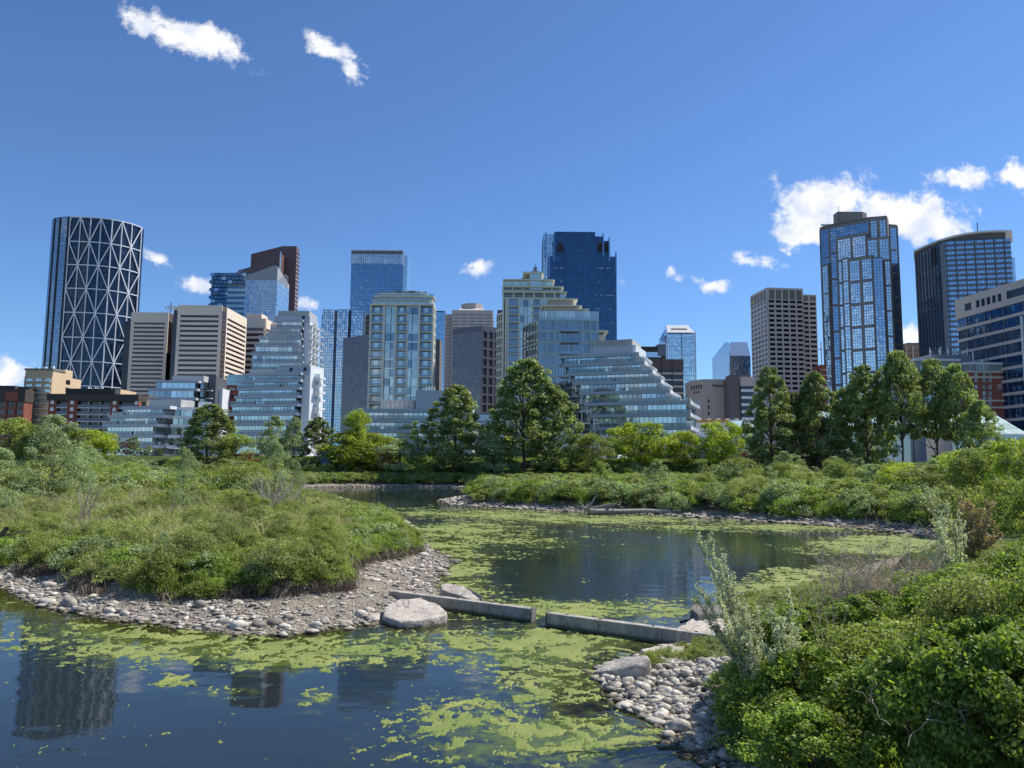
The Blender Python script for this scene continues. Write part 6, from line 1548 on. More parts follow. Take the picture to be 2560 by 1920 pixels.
lf_maroon = leafmat('leaf_maroon', (0.180, 0.075, 0.045), var=.4, trans=.3, tip=(0.260, 0.110, 0.060))

def unit(a): return a / (np.linalg.norm(a, axis=1, keepdims=True) + 1e-9)
def leaf_quads(c, nrm, size, asp, rs, droop=0.0):
    n_ = len(c); r_ = unit(rs.normal(size=(n_, 3))); d = unit(np.cross(nrm, r_)); d[:, 2] -= droop; d = unit(d); s = unit(np.cross(nrm, d))
    L = (size * rs.uniform(.6, 1.3, n_))[:, None]; w = L * asp * .5
    v = np.stack([c - d * L * .5, c + s * w + d * L * .05, c + d * L * .5, c - s * w + d * L * .05], 1).reshape(-1, 3)
    return v, np.arange(n_ * 4).reshape(-1, 4)
def tube_arrays(paths, sides=5):
    V, Fc = [], []
    for pts, rads in paths:
        base = len(V); k = len(pts)
        for i, (p_, r_) in enumerate(zip(pts, rads)):
            a = Vector(pts[max(i - 1, 0)]); b_ = Vector(pts[min(i + 1, k - 1)]); t = (b_ - a).normalized() if (b_ - a).length > 1e-6 else Vector((0, 0, 1))
            u = t.cross(Vector((.31, .95, .05))).normalized(); w_ = t.cross(u)
            for s in range(sides):
                an = s * 2 * math.pi / sides; q = Vector(p_) + (u * math.cos(an) + w_ * math.sin(an)) * r_; V.append(tuple(q))
        for i in range(k - 1):
            for s in range(sides): Fc.append((base + i * sides + s, base + i * sides + (s + 1) % sides, base + (i + 1) * sides + (s + 1) % sides, base + (i + 1) * sides + s))
    return V, Fc
def tubes(name, paths, m, sides=5): V, Fc = tube_arrays(paths, sides); return np_mesh(name, V, Fc, m, smooth=True)
def wiggle(a, b, n_, amp, rs, r0, r1):
    a, b = np.array(a, float), np.array(b, float); pts = []; rad = []
    off = np.zeros(3)
    for i in range(n_ + 1):
        t = i / n_; 
        if 0 < i: off = off + rs.normal(size=3) * amp / n_ ** .5
        pts.append(tuple(a + (b - a) * t + off * (t > 0))); rad.append(r0 + (r1 - r0) * t)
    return pts, rad
PROF = {
 'poplar': lambda t: np.sin(np.pi * np.clip(.28 + t * .70, 0, 1)) ** .65,
 'round': lambda t: np.sqrt(np.clip(1 - (2 * t - 1) ** 2, 0, 1)) ** .8,
 'cone': lambda t: np.clip(1.02 - t, 0, 1) ** .75,
 'shrub': lambda t: np.sqrt(np.clip(1 - t ** 2.2, 0, 1)),
 'column': lambda t: np.sin(np.pi * np.clip(.08 + t * .86, 0, 1)) ** .45,
}
def make_plant(kind, H, R, z0, ncl, nleaf, leaf, asp, lm, tm, seed, clr=.3, trunk=True, tr=.02, up=.35, open_=.0, twist=0):
    """returns (crown mesh, trunk mesh): leaf cards on the shells of many clumps, tapered stem and limbs to the clumps"""
    rs = np.random.RandomState(seed); pf = PROF[kind]
    t = rs.uniform(0, 1, ncl) ** .9; an = rs.uniform(0, 2 * np.pi, ncl)
    lump = 1 + .22 * np.sin(an * 2 + seed) + .15 * np.sin(an * 3 + seed * 2 + t * 5)
    rr = pf(t) * R * lump * rs.uniform(.35, 1.0, ncl) ** .6
    cz = z0 + t * (H - z0 - R * clr * .4)
    C = np.stack([rr * np.cos(an), rr * np.sin(an), cz], 1)
    cr = R * clr * rs.uniform(.55, 1.25, ncl) * (.6 + .5 * pf(t))
    idx = rs.randint(0, ncl, nleaf)
    d = unit(rs.normal(size=(nleaf, 3))); d[:, 2] = np.where(d[:, 2] < -.2, d[:, 2] * .5, d[:, 2]); sh = rs.uniform(.25, 1, nleaf) ** .45
    spike = np.where(rs.uniform(size=nleaf) < .12, rs.uniform(1, 1.45, nleaf), 1.0)
    pos = C[idx] + d * (cr[idx] * sh * spike)[:, None] * np.array([1, 1, .85])
    pos[:, 2] = np.maximum(pos[:, 2], .02 * H)
    nr = unit(d * .8 + rs.normal(size=(nleaf, 3)) * .6 + np.array([0, 0, up]))
    v, q = leaf_quads(pos, nr, leaf, asp, rs)
    crown = np_mesh('crown', v, q, lm, tint=np.clip(rs.beta(2, 2, nleaf) * .7 + .3 * rs.uniform(size=ncl)[idx], 0, 1))
    tk = None
    if trunk:
        paths = []
        if tr > 0:
            ax = rs.normal(size=2) * R * .05
            top = (ax[0], ax[1], z0 + (H - z0) * .86); paths.append(wiggle((0, 0, -.4), top, 8, H * .012, rs, H * tr, H * tr * .12))
            for j in rs.choice(ncl, min(ncl, 34), replace=False):
                zz = min(C[j][2] * rs.uniform(.45, .8), top[2] * .9); f = zz / H; paths.append(wiggle((ax[0] * f, ax[1] * f, zz), C[j], 4, R * .04, rs, H * tr * (1 - f) * .5, H * tr * .08))
        else:
            for j in rs.choice(ncl, min(ncl, 30), replace=False): paths.append(wiggle((C[j][0] * .12, C[j][1] * .12, -.1), C[j], 5, R * .08, rs, -tr, -tr * .25))
        tk = tubes('trunk', paths, tm, 5 if tr > 0 else 3)
    return crown, tk
LIB = {}
def lib(key, n_, **k):
    LIB[key] = [make_plant(seed=100 + i * 13 + len(LIB) * 7, **k) for i in range(n_)]
    LIB[key + '_H'] = k['H']; LIB[key + '_R'] = k['R']
lib('poplar', 4, kind='poplar', H=15, R=4.4, z0=.5, ncl=260, nleaf=27000, leaf=.34, asp=.64, lm=lf_dark, tm=bark, tr=.017, clr=.17)
lib('highpoplar', 2, kind='poplar', H=15, R=4.8, z0=5.5, ncl=170, nleaf=18000, leaf=.34, asp=.7, lm=lf_dark, tm=bark, tr=.016, clr=.18)
lib('bright', 3, kind='round', H=9, R=4.0, z0=.8, ncl=90, nleaf=12000, leaf=.28, asp=.8, lm=lf_bright, tm=bark, tr=.018, clr=.3)
lib('grey', 3, kind='poplar', H=8, R=2.6, z0=.5, ncl=70, nleaf=8000, leaf=.24, asp=.6, lm=lf_grey, tm=bark, tr=.015, clr=.3)
lib('midtree', 3, kind='round', H=8, R=3.2, z0=.4, ncl=80, nleaf=9000, leaf=.26, asp=.7, lm=lf_mid, tm=bark, tr=.016, clr=.3)
lib('column', 2, kind='column', H=8, R=1.5, z0=.4, ncl=50, nleaf=6000, leaf=.2, asp=.7, lm=lf_mid, tm=bark, tr=.012, clr=.4)
lib('farshrub', 3, kind='shrub', H=3, R=2.2, z0=.1, ncl=60, nleaf=7000, leaf=.15, asp=.6, lm=lf_mid, tm=bark_dk, tr=-.03, clr=.27)
lib('faroshrub', 3, kind='shrub', H=3, R=2.2, z0=.1, ncl=60, nleaf=6500, leaf=.15, asp=.6, lm=lf_olive, tm=bark_dk, tr=-.03, clr=.27)
lib('fargshrub', 2, kind='poplar', H=4, R=1.6, z0=.1, ncl=50, nleaf=5000, leaf=.15, asp=.6, lm=lf_grey, tm=bark_dk, tr=.01, clr=.3)
lib('shrub', 4, kind='shrub', H=2.2, R=1.6, z0=.05, ncl=70, nleaf=12000, leaf=.070, asp=.62, lm=lf_olive, tm=bark_dk, tr=-.014, clr=.27)
lib('gshrub', 3, kind='shrub', H=2.2, R=1.5, z0=.05, ncl=70, nleaf=12000, leaf=.070, asp=.6, lm=lf_mid, tm=bark_dk, tr=-.014, clr=.27)
lib('wshrub', 3, kind='poplar', H=3.4, R=1.1, z0=.2, ncl=60, nleaf=9000, leaf=.085, asp=.4, lm=lf_grey, tm=bark, tr=.008, clr=.3)
lib('rose', 4, kind='shrub', H=1.7, R=1.15, z0=.05, ncl=75, nleaf=12000, leaf=.072, asp=.66, lm=lf_rose, tm=bark_dk, tr=-.008, clr=.22, up=.15)

def plant(key, px, Y, h, name, label=None, cat='shrub', group=None, wsc=1.0, X=None, rz=None, v=None, zoff=0.0):
    cr, tk = LIB[key][v if v is not None else RS.randint(len(LIB[key]))]
    if X is None: X = P(px, 1190, Y).x
    z = hz(X, Y) - .05 + zoff; s = h / LIB[key + '_H']
    e = empty(name, (X, Y, z), RS.uniform(0, 6.28) if rz is None else rz, label=label, cat=cat, group=group); e.scale = (s * wsc, s * wsc, s)
    link('crown', cr, e)
    if tk: link('trunk' if name.endswith('tree') else 'stems', tk, e)
    return e
def tree_at(key, px, ytop, wpx, Y, label, name='tree', cat='tree', group=None, v=None, rz=None):
    X = P(px, (ytop + 1150) / 2, Y).x; zt_ = P(px, ytop, Y).z; zb = hz(X, Y); h = (zt_ - zb) * 1.03; s = h / LIB[key + '_H']
    w_ = wpx / F_PX * Y / 2 / (LIB[key + '_R'] * .90) / s
    return plant(key, px, Y, h, name, label, cat, group, wsc=w_, X=X, v=v, rz=rz)
TG = 'trees along the far bank'
for a_ in [
 ('midtree', 25, 1046, 110, 192, 'rounded green tree at the left picture edge'), ('midtree', 85, 1075, 80, 188, 'smaller rounded tree next to the one at the left picture edge'),
 ('grey', 128, 1038, 110, 186, 'grey green poplar in front of the tan apartment tower'), ('grey', 185, 1060, 80, 184, 'slimmer grey green poplar right of the tan tower tree'),
 ('bright', 225, 1076, 130, 190, 'wide yellow green tree in front of the red brick block'),
 ('poplar', 522, 1012, 118, 190, 'dark dense round tree between the two white condominiums'), ('midtree', 592, 1085, 80, 188, 'low mid green tree below the stepped white condominium'),
 ('grey', 682, 1042, 66, 186, 'slender grey tree before the middle of the stepped white condominium'), ('grey', 735, 1046, 58, 187, 'slender tree at the right corner of the stepped white condominium'),
 ('poplar', 797, 1044, 72, 189, 'dark thin tree at the foot of the slender sky blue tower'),
 ('bright', 905, 1082, 155, 186, 'broad bright yellow green tree left of the long low condominium'), ('bright', 893, 1028, 62, 187, 'pointed bright green crown rising above the broad bright tree'),
 ('grey', 1000, 1098, 90, 183, 'small leafy grey green tree before the long low condominium'), ('column', 1045, 1058, 40, 185, 'narrow columnar tree beside the tall round crowned one'),
 ('poplar', 1138, 966, 138, 184, 'tall round crowned dark tree before the central towers'), ('grey', 1228, 1090, 84, 182, 'pale grey green young tree between the tall dark trees'),
 ('poplar', 1312, 902, 160, 187, 'tallest massive dark tree in the centre'), ('poplar', 1385, 965, 110, 185, 'dark tree leaning on the right side of the massive one'),
 ('midtree', 1482, 1085, 96, 184, 'light green bushy tree below the oblique end of the big condominium'), ('bright', 1600, 1058, 128, 190, 'rounded yellow green tree under the big stepped condominium'),
 ('bright', 1708, 1080, 84, 190, 'smaller rounded yellow green tree at the end of the big condominium'), ('bright', 1806, 1056, 108, 190, 'round yellow green tree before the pale hall'),
 ('midtree', 1860, 1145, 70, 180, 'low dark green tree right of the round yellow green one'),
 ('poplar', 1925, 926, 128, 168, 'leftmost tall poplar before the white grid tower'), ('poplar', 1990, 985, 90, 170, 'shorter poplar wedged between the tall ones on the right'),
 ('poplar', 2040, 936, 112, 167, 'tall poplar at the right corner of the white grid tower'), ('poplar', 2110, 975, 90, 169, 'slim poplar below the left edge of the huge faceted tower'),
 ('poplar', 2165, 918, 112, 165, 'tall poplar in front of the huge faceted tower'), ('highpoplar', 2248, 886, 120, 160, 'high crowned tree with a bare trunk before the striped tower'),
 ('highpoplar', 2335, 905, 112, 162, 'wide dark high crowned tree left of the brick hotel'), ('highpoplar', 2390, 918, 92, 158, 'high crowned tree covering the left part of the brick hotel'),
 ('highpoplar', 2452, 1006, 80, 150, 'small spreading tree below the hotel emblem'),
 ('midtree', 2580, 1086, 80, 120, 'green tree at the right picture edge'), ('midtree', 2640, 1060, 70, 150, 'dark tree cut by the right picture edge')]:
    if a_[4] > 181: a_ = (*a_[:4], a_[4] + 15, a_[5])
    tree_at(*a_, group=TG)
for px, yt, w_, lab in ((290, 1096, 20, 'left young sapling on the lawn before the low white condominium'), (334, 1092, 22, 'tallest young sapling before the low white condominium'),
                        (356, 1120, 16, 'small grey sapling left of the white entrance'), (370, 1116, 20, 'small green sapling beside the white entrance'), (394, 1120, 18, 'pale sapling in front of the white entrance')):
    tree_at('column', px, yt, w_, 222, lab, name='sapling', cat='sapling', group='saplings on the lawn')
cr_, tk_ = make_plant('round', 5, 1.8, .3, 40, 3500, .2, .7, lf_maroon, bark, 555, tr=.015)
for i, (px, Y, h, lab) in enumerate(((316, 224, 5, 'dark maroon shrub tree between the lawn saplings'), (970, 196, 7.5, 'maroon leaved tree behind the bright green tree'), (1880, 186, 9, 'dull maroon tree behind the low dark green one'), (2282, 150, 3.2, 'rust red shrub at the foot of the poplars'), (620, 190, 6, 'reddish dull tree below the stepped condominium'))):
    X = P(px, 1150, Y).x; e = empty('maroon_tree', (X, Y, hz(X, Y)), 0, label=lab, cat='tree', group='maroon trees'); e.scale = (h / 5,) * 3; link('crown', cr_, e); link('trunk', tk_, e)

# ---- shrubs: silhouettes keep each one under the skyline it has in the photograph
def interp(tab, x): return float(np.interp(x, [t[0] for t in tab], [t[1] for t in tab]))
SIL_L = [(-300, 1115), (0, 1118), (60, 1130), (120, 1100), (220, 1120), (300, 1136), (420, 1140), (460, 1118), (500, 1140), (560, 1142), (620, 1150), (690, 1135), (710, 1160), (745, 1205), (800, 1235), (850, 1252), (960, 1290), (1060, 1350)]
SIL_R = [(1285, 1228), (1330, 1208), (1500, 1196), (1650, 1188), (1760, 1175), (1800, 1150), (1900, 1150), (1960, 1130), (2100, 1128), (2200, 1122), (2300, 1112), (2400, 1104), (2480, 1100), (2560, 1094), (2800, 1080)]
def region_shrubs(n_, x0, x1, Y0, Y1, sil, hrange, keys, label, group, name='shrub', dmin=1.2, pmin=-200, pmax=2760, ypow=1.0, dmax=1e9):
    cnt = 0; tries = 0
    while cnt < n_ and tries < n_ * 60:
        tries += 1; Y = Y0 + (Y1 - Y0) * random.random() ** ypow; px = random.uniform(pmin, pmax); X = (px - 1280) / F_PX * Y
        if not (x0 < X < x1): continue
        d = float(land_d(np.array([X]), np.array([Y]))[0])
        if d < dmin or d > dmax: continue
        key = random.choice(keys) if not callable(keys) else keys(px, Y)
        zg = hz(X, Y); zt_ = P(px, interp(sil, px), Y).z; h = min(random.uniform(*hrange), (zt_ - zg) * random.uniform(.55, 1.08))
        if h < hrange[0] * .45: continue
        adj = {'shrub': 'olive ', 'gshrub': 'fresh green ', 'wshrub': 'pale slender ', 'farshrub': 'rounded green ', 'faroshrub': 'rounded olive ', 'fargshrub': 'pale upright ', 'midtree': 'tall green ', 'grey': 'tall pale '}[key]
        zn = ((60, 'at the left picture edge'), (200, 'below the tan tower'), (420, 'below the low white condominium'), (600, 'below the beige towers'), (800, 'below the slender blue tower'), (1060, 'towards the channel')) if px < 1060 else ((1290, 'before the central cream tower'), (1500, 'before the massive dark tree'), (1720, 'before the big stepped condominium'), (1900, 'before the hotel'), (2060, 'before the white grid tower'), (2260, 'before the faceted tower'), (2480, 'before the brick hotel'), (9999, 'at the right picture edge'))
        where_ = next(t for lim, t in zn if px < lim)
        plant(key, px, Y, h, 'willow_shrub' if key in ('wshrub', 'fargshrub', 'grey') else name, adj + label + ', ' + where_, 'shrub', group, wsc=random.uniform(.85, 1.25) * max(1, hrange[0] / h * .8), X=X); cnt += 1
def keysL(px, Y): 
    r_ = random.random()
    if px > 560: return 'gshrub' if r_ < .6 else 'shrub'
    return 'shrub' if r_ < .55 else ('gshrub' if r_ < .8 else 'wshrub')
region_shrubs(62, -40, 1.0, 29, 62, SIL_L, (1.1, 2.3), keysL, 'shrub in the near left thicket', 'shrubs of the left thicket', dmin=6.2, pmax=1040)
region_shrubs(40, -40, 1.0, 27, 42, SIL_L, (1.0, 1.7), keysL, 'shrub overhanging the cut bank', 'shrubs along the cut bank', dmin=4.5, dmax=6.8, pmax=830)
region_shrubs(44, -70, 0, 58, 120, SIL_L, (2.0, 4.2), ['shrub', 'gshrub', 'wshrub', 'farshrub', 'faroshrub'], 'shrub in the rear left thicket', 'shrubs of the rear left thicket', dmin=3, pmax=760)
region_shrubs(36, -110, -10, 115, 200, SIL_L, (3.0, 6.0), ['farshrub', 'faroshrub', 'fargshrub'], 'shrub far off on the left bank', 'shrubs of the distant left bank', dmin=3, pmax=750)
SIL_F = [(640, 1140), (760, 1150), (860, 1155), (950, 1150), (1100, 1160), (1300, 1150), (1500, 1150), (1750, 1150), (1900, 1150), (2300, 1120)]
region_shrubs(34, -60, 60, 194, 206, SIL_F, (4.0, 7.5), ['farshrub', 'faroshrub', 'fargshrub', 'fargshrub'], 'shrub under the far bank trees', 'shrubs of the far bank', dmin=4, pmin=680, pmax=1900)
SIL_H = [(640, 1175), (740, 1185), (1000, 1186), (1200, 1176), (1290, 1180), (1500, 1180)]
region_shrubs(44, -60, 60, 184, 194, SIL_H, (2.2, 3.6), ['farshrub', 'faroshrub'], 'shrub in the low far hedge', 'low hedge of the far bank', dmin=2.8, pmin=640, pmax=1560)
region_shrubs(56, 0, 90, 76, 110, SIL_R, (1.6, 3.2), ['farshrub', 'faroshrub', 'shrub', 'gshrub'], 'shrub on the gravel bar', 'shrubs of the gravel bar', dmin=3.2, pmin=1290)
region_shrubs(66, 0, 110, 100, 165, SIL_R, (3.0, 7.0), ['farshrub', 'faroshrub', 'fargshrub', 'midtree', 'grey'], 'shrub behind the gravel bar', 'shrubs of the right thicket', dmin=3, pmin=1500)
for i, (px, Y, yt, key, w_) in enumerate([(2120, 78, 1195, 'midtree', 110), (2330, 74, 1165, 'midtree', 150), (2430, 60, 1125, 'midtree', 120), (2545, 52, 1102, 'bright', 140), (2615, 46, 1092, 'midtree', 150), (2250, 84, 1158, 'bright', 120), (2180, 92, 1160, 'grey', 90), (2490, 70, 1108, 'midtree', 120), (1955, 120, 1130, 'grey', 60), (1500, 105, 1150, 'column', 30), (2390, 82, 1128, 'bright', 100), (2500, 44, 1190, 'farshrub', 150), (2440, 50, 1215, 'faroshrub', 120), (2600, 40, 1180, 'farshrub', 150), (1640, 100, 1150, 'fargshrub', 60), (1820, 105, 1150, 'fargshrub', 60)]):
    L_ = ['young leafy tree at the inlet edge where thin dead stems lean', 'broad young tree above the withered cream branches', 'tall bushy tree left of the right picture edge', 'yellow green bushy tree nearest the right picture edge', 'big mid green shrub tree cut by the right picture edge',
          'yellow green bush before the bare trunked tree', 'grey green young tree before the tall poplars', 'mid green bush tree below the banded office block', 'pale sapling at the foot of the leftmost tall poplar', 'slender young tree on the gravel bar left of the driftwood',
          'light green bush tree below the brick hotel', 'dense dark shrub overhanging the end of the inlet', 'olive shrub left of the dense dark one at the inlet end', 'dark shrub at the right edge over the inlet end', 'pale feathery sapling above the driftwood log', 'pale feathery sapling left of the poplars on the bar'][i]
    tree_at(key, px, yt, w_, Y, L_, name='young_tree', cat='tree', group='young trees of the right bank')
for i, (px, Y, yt, w_, lab) in enumerate([(130, 60, 1075, 130, 'tall pale leaved shrub rising over the left thicket'), (215, 66, 1100, 90, 'slim pale shrub beside the tallest one in the left thicket'), (462, 50, 1118, 60, 'slender willow whip shrub standing up from the left thicket'), (690, 62, 1100, 60, 'pale twiggy young poplar at the right end of the thicket'), (0, 48, 1120, 120, 'shrub with bright leaves at the left edge of the thicket'), (735, 70, 1150, 50, 'small silvery young poplar before the far bank')]):
    tree_at('wshrub', px, yt, w_, Y, lab, name='tall_shrub', cat='shrub', group='tall pale shrubs of the left thicket')

# ---- ground cover, grass and roots: stuff
def blades(n_, h, w_, lm, seed, spread=.25, lean=.35, down=False):
    rs = np.random.RandomState(seed); V = []; Q = []
    b0 = np.stack([rs.normal(0, spread, n_), rs.normal(0, spread, n_), np.zeros(n_)], 1); hh = h * rs.uniform(.5, 1.15, n_)
    ln = rs.normal(0, lean, (n_, 2)); an = rs.uniform(0, np.pi, n_); sd_ = np.stack([np.cos(an), np.sin(an), 0 * an], 1) * w_ * .5
    sg = -1 if down else 1
    mid = b0 + np.stack([ln[:, 0] * hh * .35, ln[:, 1] * hh * .35, sg * hh * .6], 1); top = b0 + np.stack([ln[:, 0] * hh, ln[:, 1] * hh, sg * hh], 1)
    v = np.stack([b0 - sd_, b0 + sd_, mid + sd_ * .8, mid - sd_ * .8, top + sd_ * .15, top - sd_ * .15], 1).reshape(-1, 3)
    i = np.arange(n_)[:, None] * 6; q = np.concatenate([i + np.array([0, 1, 2, 3]), i + np.array([3, 2, 4, 5])])
    t = rs.uniform(0, 1, n_); return np_mesh('tuft', v, q, lm, tint=np.concatenate([t, t]))
TUFT = [blades(90, .55, .018, lf_grass, i) for i in range(4)]
TUFTD = [blades(50, .6, .012, lf_dry, 30 + i, .2, .5) for i in range(2)]
TUFTF = [blades(110, .9, .05, lf_grass, 10 + i, .5, .3) for i in range(3)]
ROOTS = [blades(70, .5, .014, lf_root, 50 + i, .16, .35, True) for i in range(3)]
COVER = [make_plant('shrub', .62, .6, .02, 26, 2200, .055, .6, lm_, bark_dk, 700 + i, trunk=False, clr=.34)[0] for i, lm_ in enumerate((lf_mid, lf_olive, lf_mid, lf_grass, lf_grey))]
COVERF = [make_plant('shrub', 1.1, 1.1, .02, 26, 1900, .12, .6, lm_, bark_dk, 720 + i, trunk=False, clr=.34)[0] for i, lm_ in enumerate((lf_mid, lf_olive, lf_grass, lf_grey))]
def rots(n_, t=.12): return np.stack([RS.uniform(-t, t, n_), RS.uniform(-t, t, n_), RS.uniform(0, 6.28, n_)], 1)
def px_of(x, y): return 1280 + F_PX * x / np.maximum(y, 1)
def inst_scatter(name, label, cat, n_, box, ok, meshes, s0, s1, zo=0.0, t=.12):
    x, y, z, d = scatter(n_, *box, ok)
    s = RS.uniform(s0, s1, len(x)); instancer(name, label, cat, np.stack([x, y, z + zo], 1), rots(len(x), t), np.stack([s, s, s * RS.uniform(.8, 1.2, len(x))], 1), meshes); print(name, len(x))
inst_scatter('point_undergrowth', 'mixed green undergrowth covering the grassy point between its shrubs', 'undergrowth', 16000, (-45, 1, 24, 75), lambda x, y, d: (d > edge(x, y) + .75) & (px_of(x, y) > -120) & (fbm(x * .5, y * .5, 3, 8) > .36), COVER, .7, 1.5)
inst_scatter('point_herbs', 'bright leafy herbs thick on the sloping tip of the grassy point', 'herbs', 16000, (-22, 1, 24, 80), lambda x, y, d: (d > edge(x, y) + .4) & (px_of(x, y) > 460) & (RS.uniform(size=x.shape) < .8), [COVER[3], COVER[0], COVER[3]], .5, .95)
inst_scatter('point_grass', 'tall bright grass on the sloping tip of the grassy point', 'grass', 26000, (-30, 1, 24, 80), lambda x, y, d: (d > edge(x, y) + .45) & (px_of(x, y) > -120) & ((px_of(x, y) > 560) | (fbm(x * .4, y * .4, 3, 18) > .56) | ((d < edge(x, y) + 1.2) & (fbm(x * .5, y * .5, 2, 19) > .48))) & (RS.uniform(size=x.shape) < .45), TUFT, .5, .95)
inst_scatter('dry_grass', 'bleached dry stalks among the greenery of the grassy point', 'grass', 3200, (-40, 1, 26, 75), lambda x, y, d: (d > 5.5) & (px_of(x, y) > -120) & (fbm(x * .6, y * .6, 3, 28) > .5), TUFTD, 1.2, 2.4)
inst_scatter('hanging_roots', 'brown roots and soil threads hanging from the cut bank of the grassy point', 'roots', 22000, (-26, 2, 22, 45), lambda x, y, d: (np.abs(d - edge(x, y) - .5) < .34) & ((px_of(x, y) > 620) | (fbm(x * .8, y * .8, 2, 66) > .58)), ROOTS, .6, 1.4, zo=.22, t=.5)
inst_scatter('rear_undergrowth', 'undergrowth filling the distant left bank', 'undergrowth', 5000, (-120, 0, 70, 200), lambda x, y, d: (d > 3.4) & (px_of(x, y) > -150) & (px_of(x, y) < 715), COVERF, .9, 2.0)
inst_scatter('tip_weeds', 'low weeds on the far tip of the grassy point beside the channel', 'weeds', 7000, (-60, 1, 58, 175), lambda x, y, d: (d > 1.6) & (px_of(x, y) > 700) & (px_of(x, y) < 1080), COVER, .5, .9)
inst_scatter('bar_undergrowth', 'undergrowth and weeds covering the bar and thicket on the far right', 'undergrowth', 11500, (-9, 110, 52, 200), lambda x, y, d: (d > 2.6) & (px_of(x, y) > 1190) & (px_of(x, y) < 2750) & (y < 190), COVERF, .7, 1.7)
inst_scatter('bank_undergrowth', 'weeds along the top of the far bank behind the channel', 'undergrowth', 5000, (-70, 60, 178, 196), lambda x, y, d: (d > 3.1), COVERF, .7, 1.5)
inst_scatter('far_grass', 'tall grass along the edge of the gravel bar across the inlet', 'grass', 9000, (-7, 80, 60, 130), lambda x, y, d: (px_of(x, y) > 1200) & (d > 2.7) & (d < 9) & (fbm(x * .3, y * .3, 2, 44) > .45), TUFTF, .5, .95)
inst_scatter('lawn_grass', 'mown park lawn before the condominiums', 'grass', 5000, (-70, 70, 196, 222), lambda x, y, d: d > 5, TUFTF, .25, .4)

# ---- near right bank: rose bushes, weeds, silver willow, dead stems
def right_top(px): return interp([(1820, 1700), (1880, 1590), (1930, 1520), (2000, 1492), (2150, 1480), (2300, 1440), (2450, 1385), (2560, 1340), (2800, 1270)], px)
cnt = 0
ROSE_L = 'leafy rose bush in the dense green mass on the near right bank'
rp_ = []
tries = 0
while cnt < 46 and tries < 4000:
    tries += 1
    Y = random.uniform(10.2, 24); px = random.uniform(1830, 2750); X = (px - 1280) / F_PX * Y
    d = float(land_d(np.array([X]), np.array([Y]))[0])
    if d < (2.0 if Y < 14 else 2.6): continue
    if Y < 12.6 and px < 2230 - (Y - 10.2) * 70: continue
    if any((X - a_) ** 2 + (Y - b__) ** 2 < 1.0 ** 2 for a_, b__ in rp_): continue
    zg = hz(X, Y); h = min(random.uniform(1.3, 2.2), P(px, right_top(px), Y).z - zg)
    if h < .7: continue
    rp_.append((X, Y)); ky_ = 'gshrub' if cnt % 6 == 5 else ('shrub' if cnt % 11 == 7 else 'rose')
    plant(ky_, px, Y, h, 'rose_bush', {'rose': 'dark leafy', 'gshrub': 'lighter fine leaved', 'shrub': 'yellowish fine leaved'}[ky_] + ' bush ' + ('at the crest' if Y > 17 else ('in the middle' if Y > 13 else 'at the front')) + ' of the near right thicket, ' + ('by the silver willow' if px < 2050 else ('in its left half' if px < 2250 else ('in its right half' if px < 2450 else 'at the picture edge'))), 'bush', 'rose bushes of the near right bank', wsc=random.uniform(.95, 1.15) * min(1.5, 1.7 / h), X=X); cnt += 1
for px_, Y_, h_, lab_ in ((1900, 14.6, 1.0, 'low leafy bush right behind the foot of the leaning silver willow'), (1960, 13.4, 1.15, 'dark leafy bush between the cobbles and the bushier willow'), (2010, 12.3, 1.25, 'dark leafy bush overhanging the cobbles'), (1925, 15.8, 1.2, 'leafy bush behind the two silver willows'), (1850, 16.2, .7, 'small leafy bush by the shelf rock'), (2000, 14.2, 1.4, 'taller leafy bush right of the bushier willow')):
    plant('rose', px_, Y_, h_, 'rose_bush', lab_, 'bush', 'rose bushes of the near right bank', wsc=min(1.6, 1.5 / h_))
print('rose', cnt)
inst_scatter('bank_grass', 'dark grass and weeds at the foot of the rose bushes', 'grass', 5200, (1.5, 13, 6, 30), lambda x, y, d: (d > 1.7) & ((y < 16) | (px_of(x, y) > 2420)) & (fbm(x * .9, y * .9, 3, 88) > .40 - .1 * (d > 3)), TUFT, .5, .95)
inst_scatter('dry_bank_grass', 'short dry grass and weeds under the bare stems by the inlet', 'grass', 5000, (2, 16, 19.2, 34), lambda x, y, d: (d > .9) & (px_of(x, y) < 2500), [TUFTD[0], TUFTD[1], COVER[1], COVER[4], COVER[0]], .25, .55)
inst_scatter('bank_weeds', 'broad leaved weeds among the near cobbles and bushes', 'undergrowth', 3800, (1.5, 16, 6, 34), lambda x, y, d: (d > 1.6) & ((y < 16) | (px_of(x, y) > 2420)) & ((d > 3.2) | (fbm(x * 1.3, y * 1.3, 3, 98) > .56)), COVER, .35, .8)

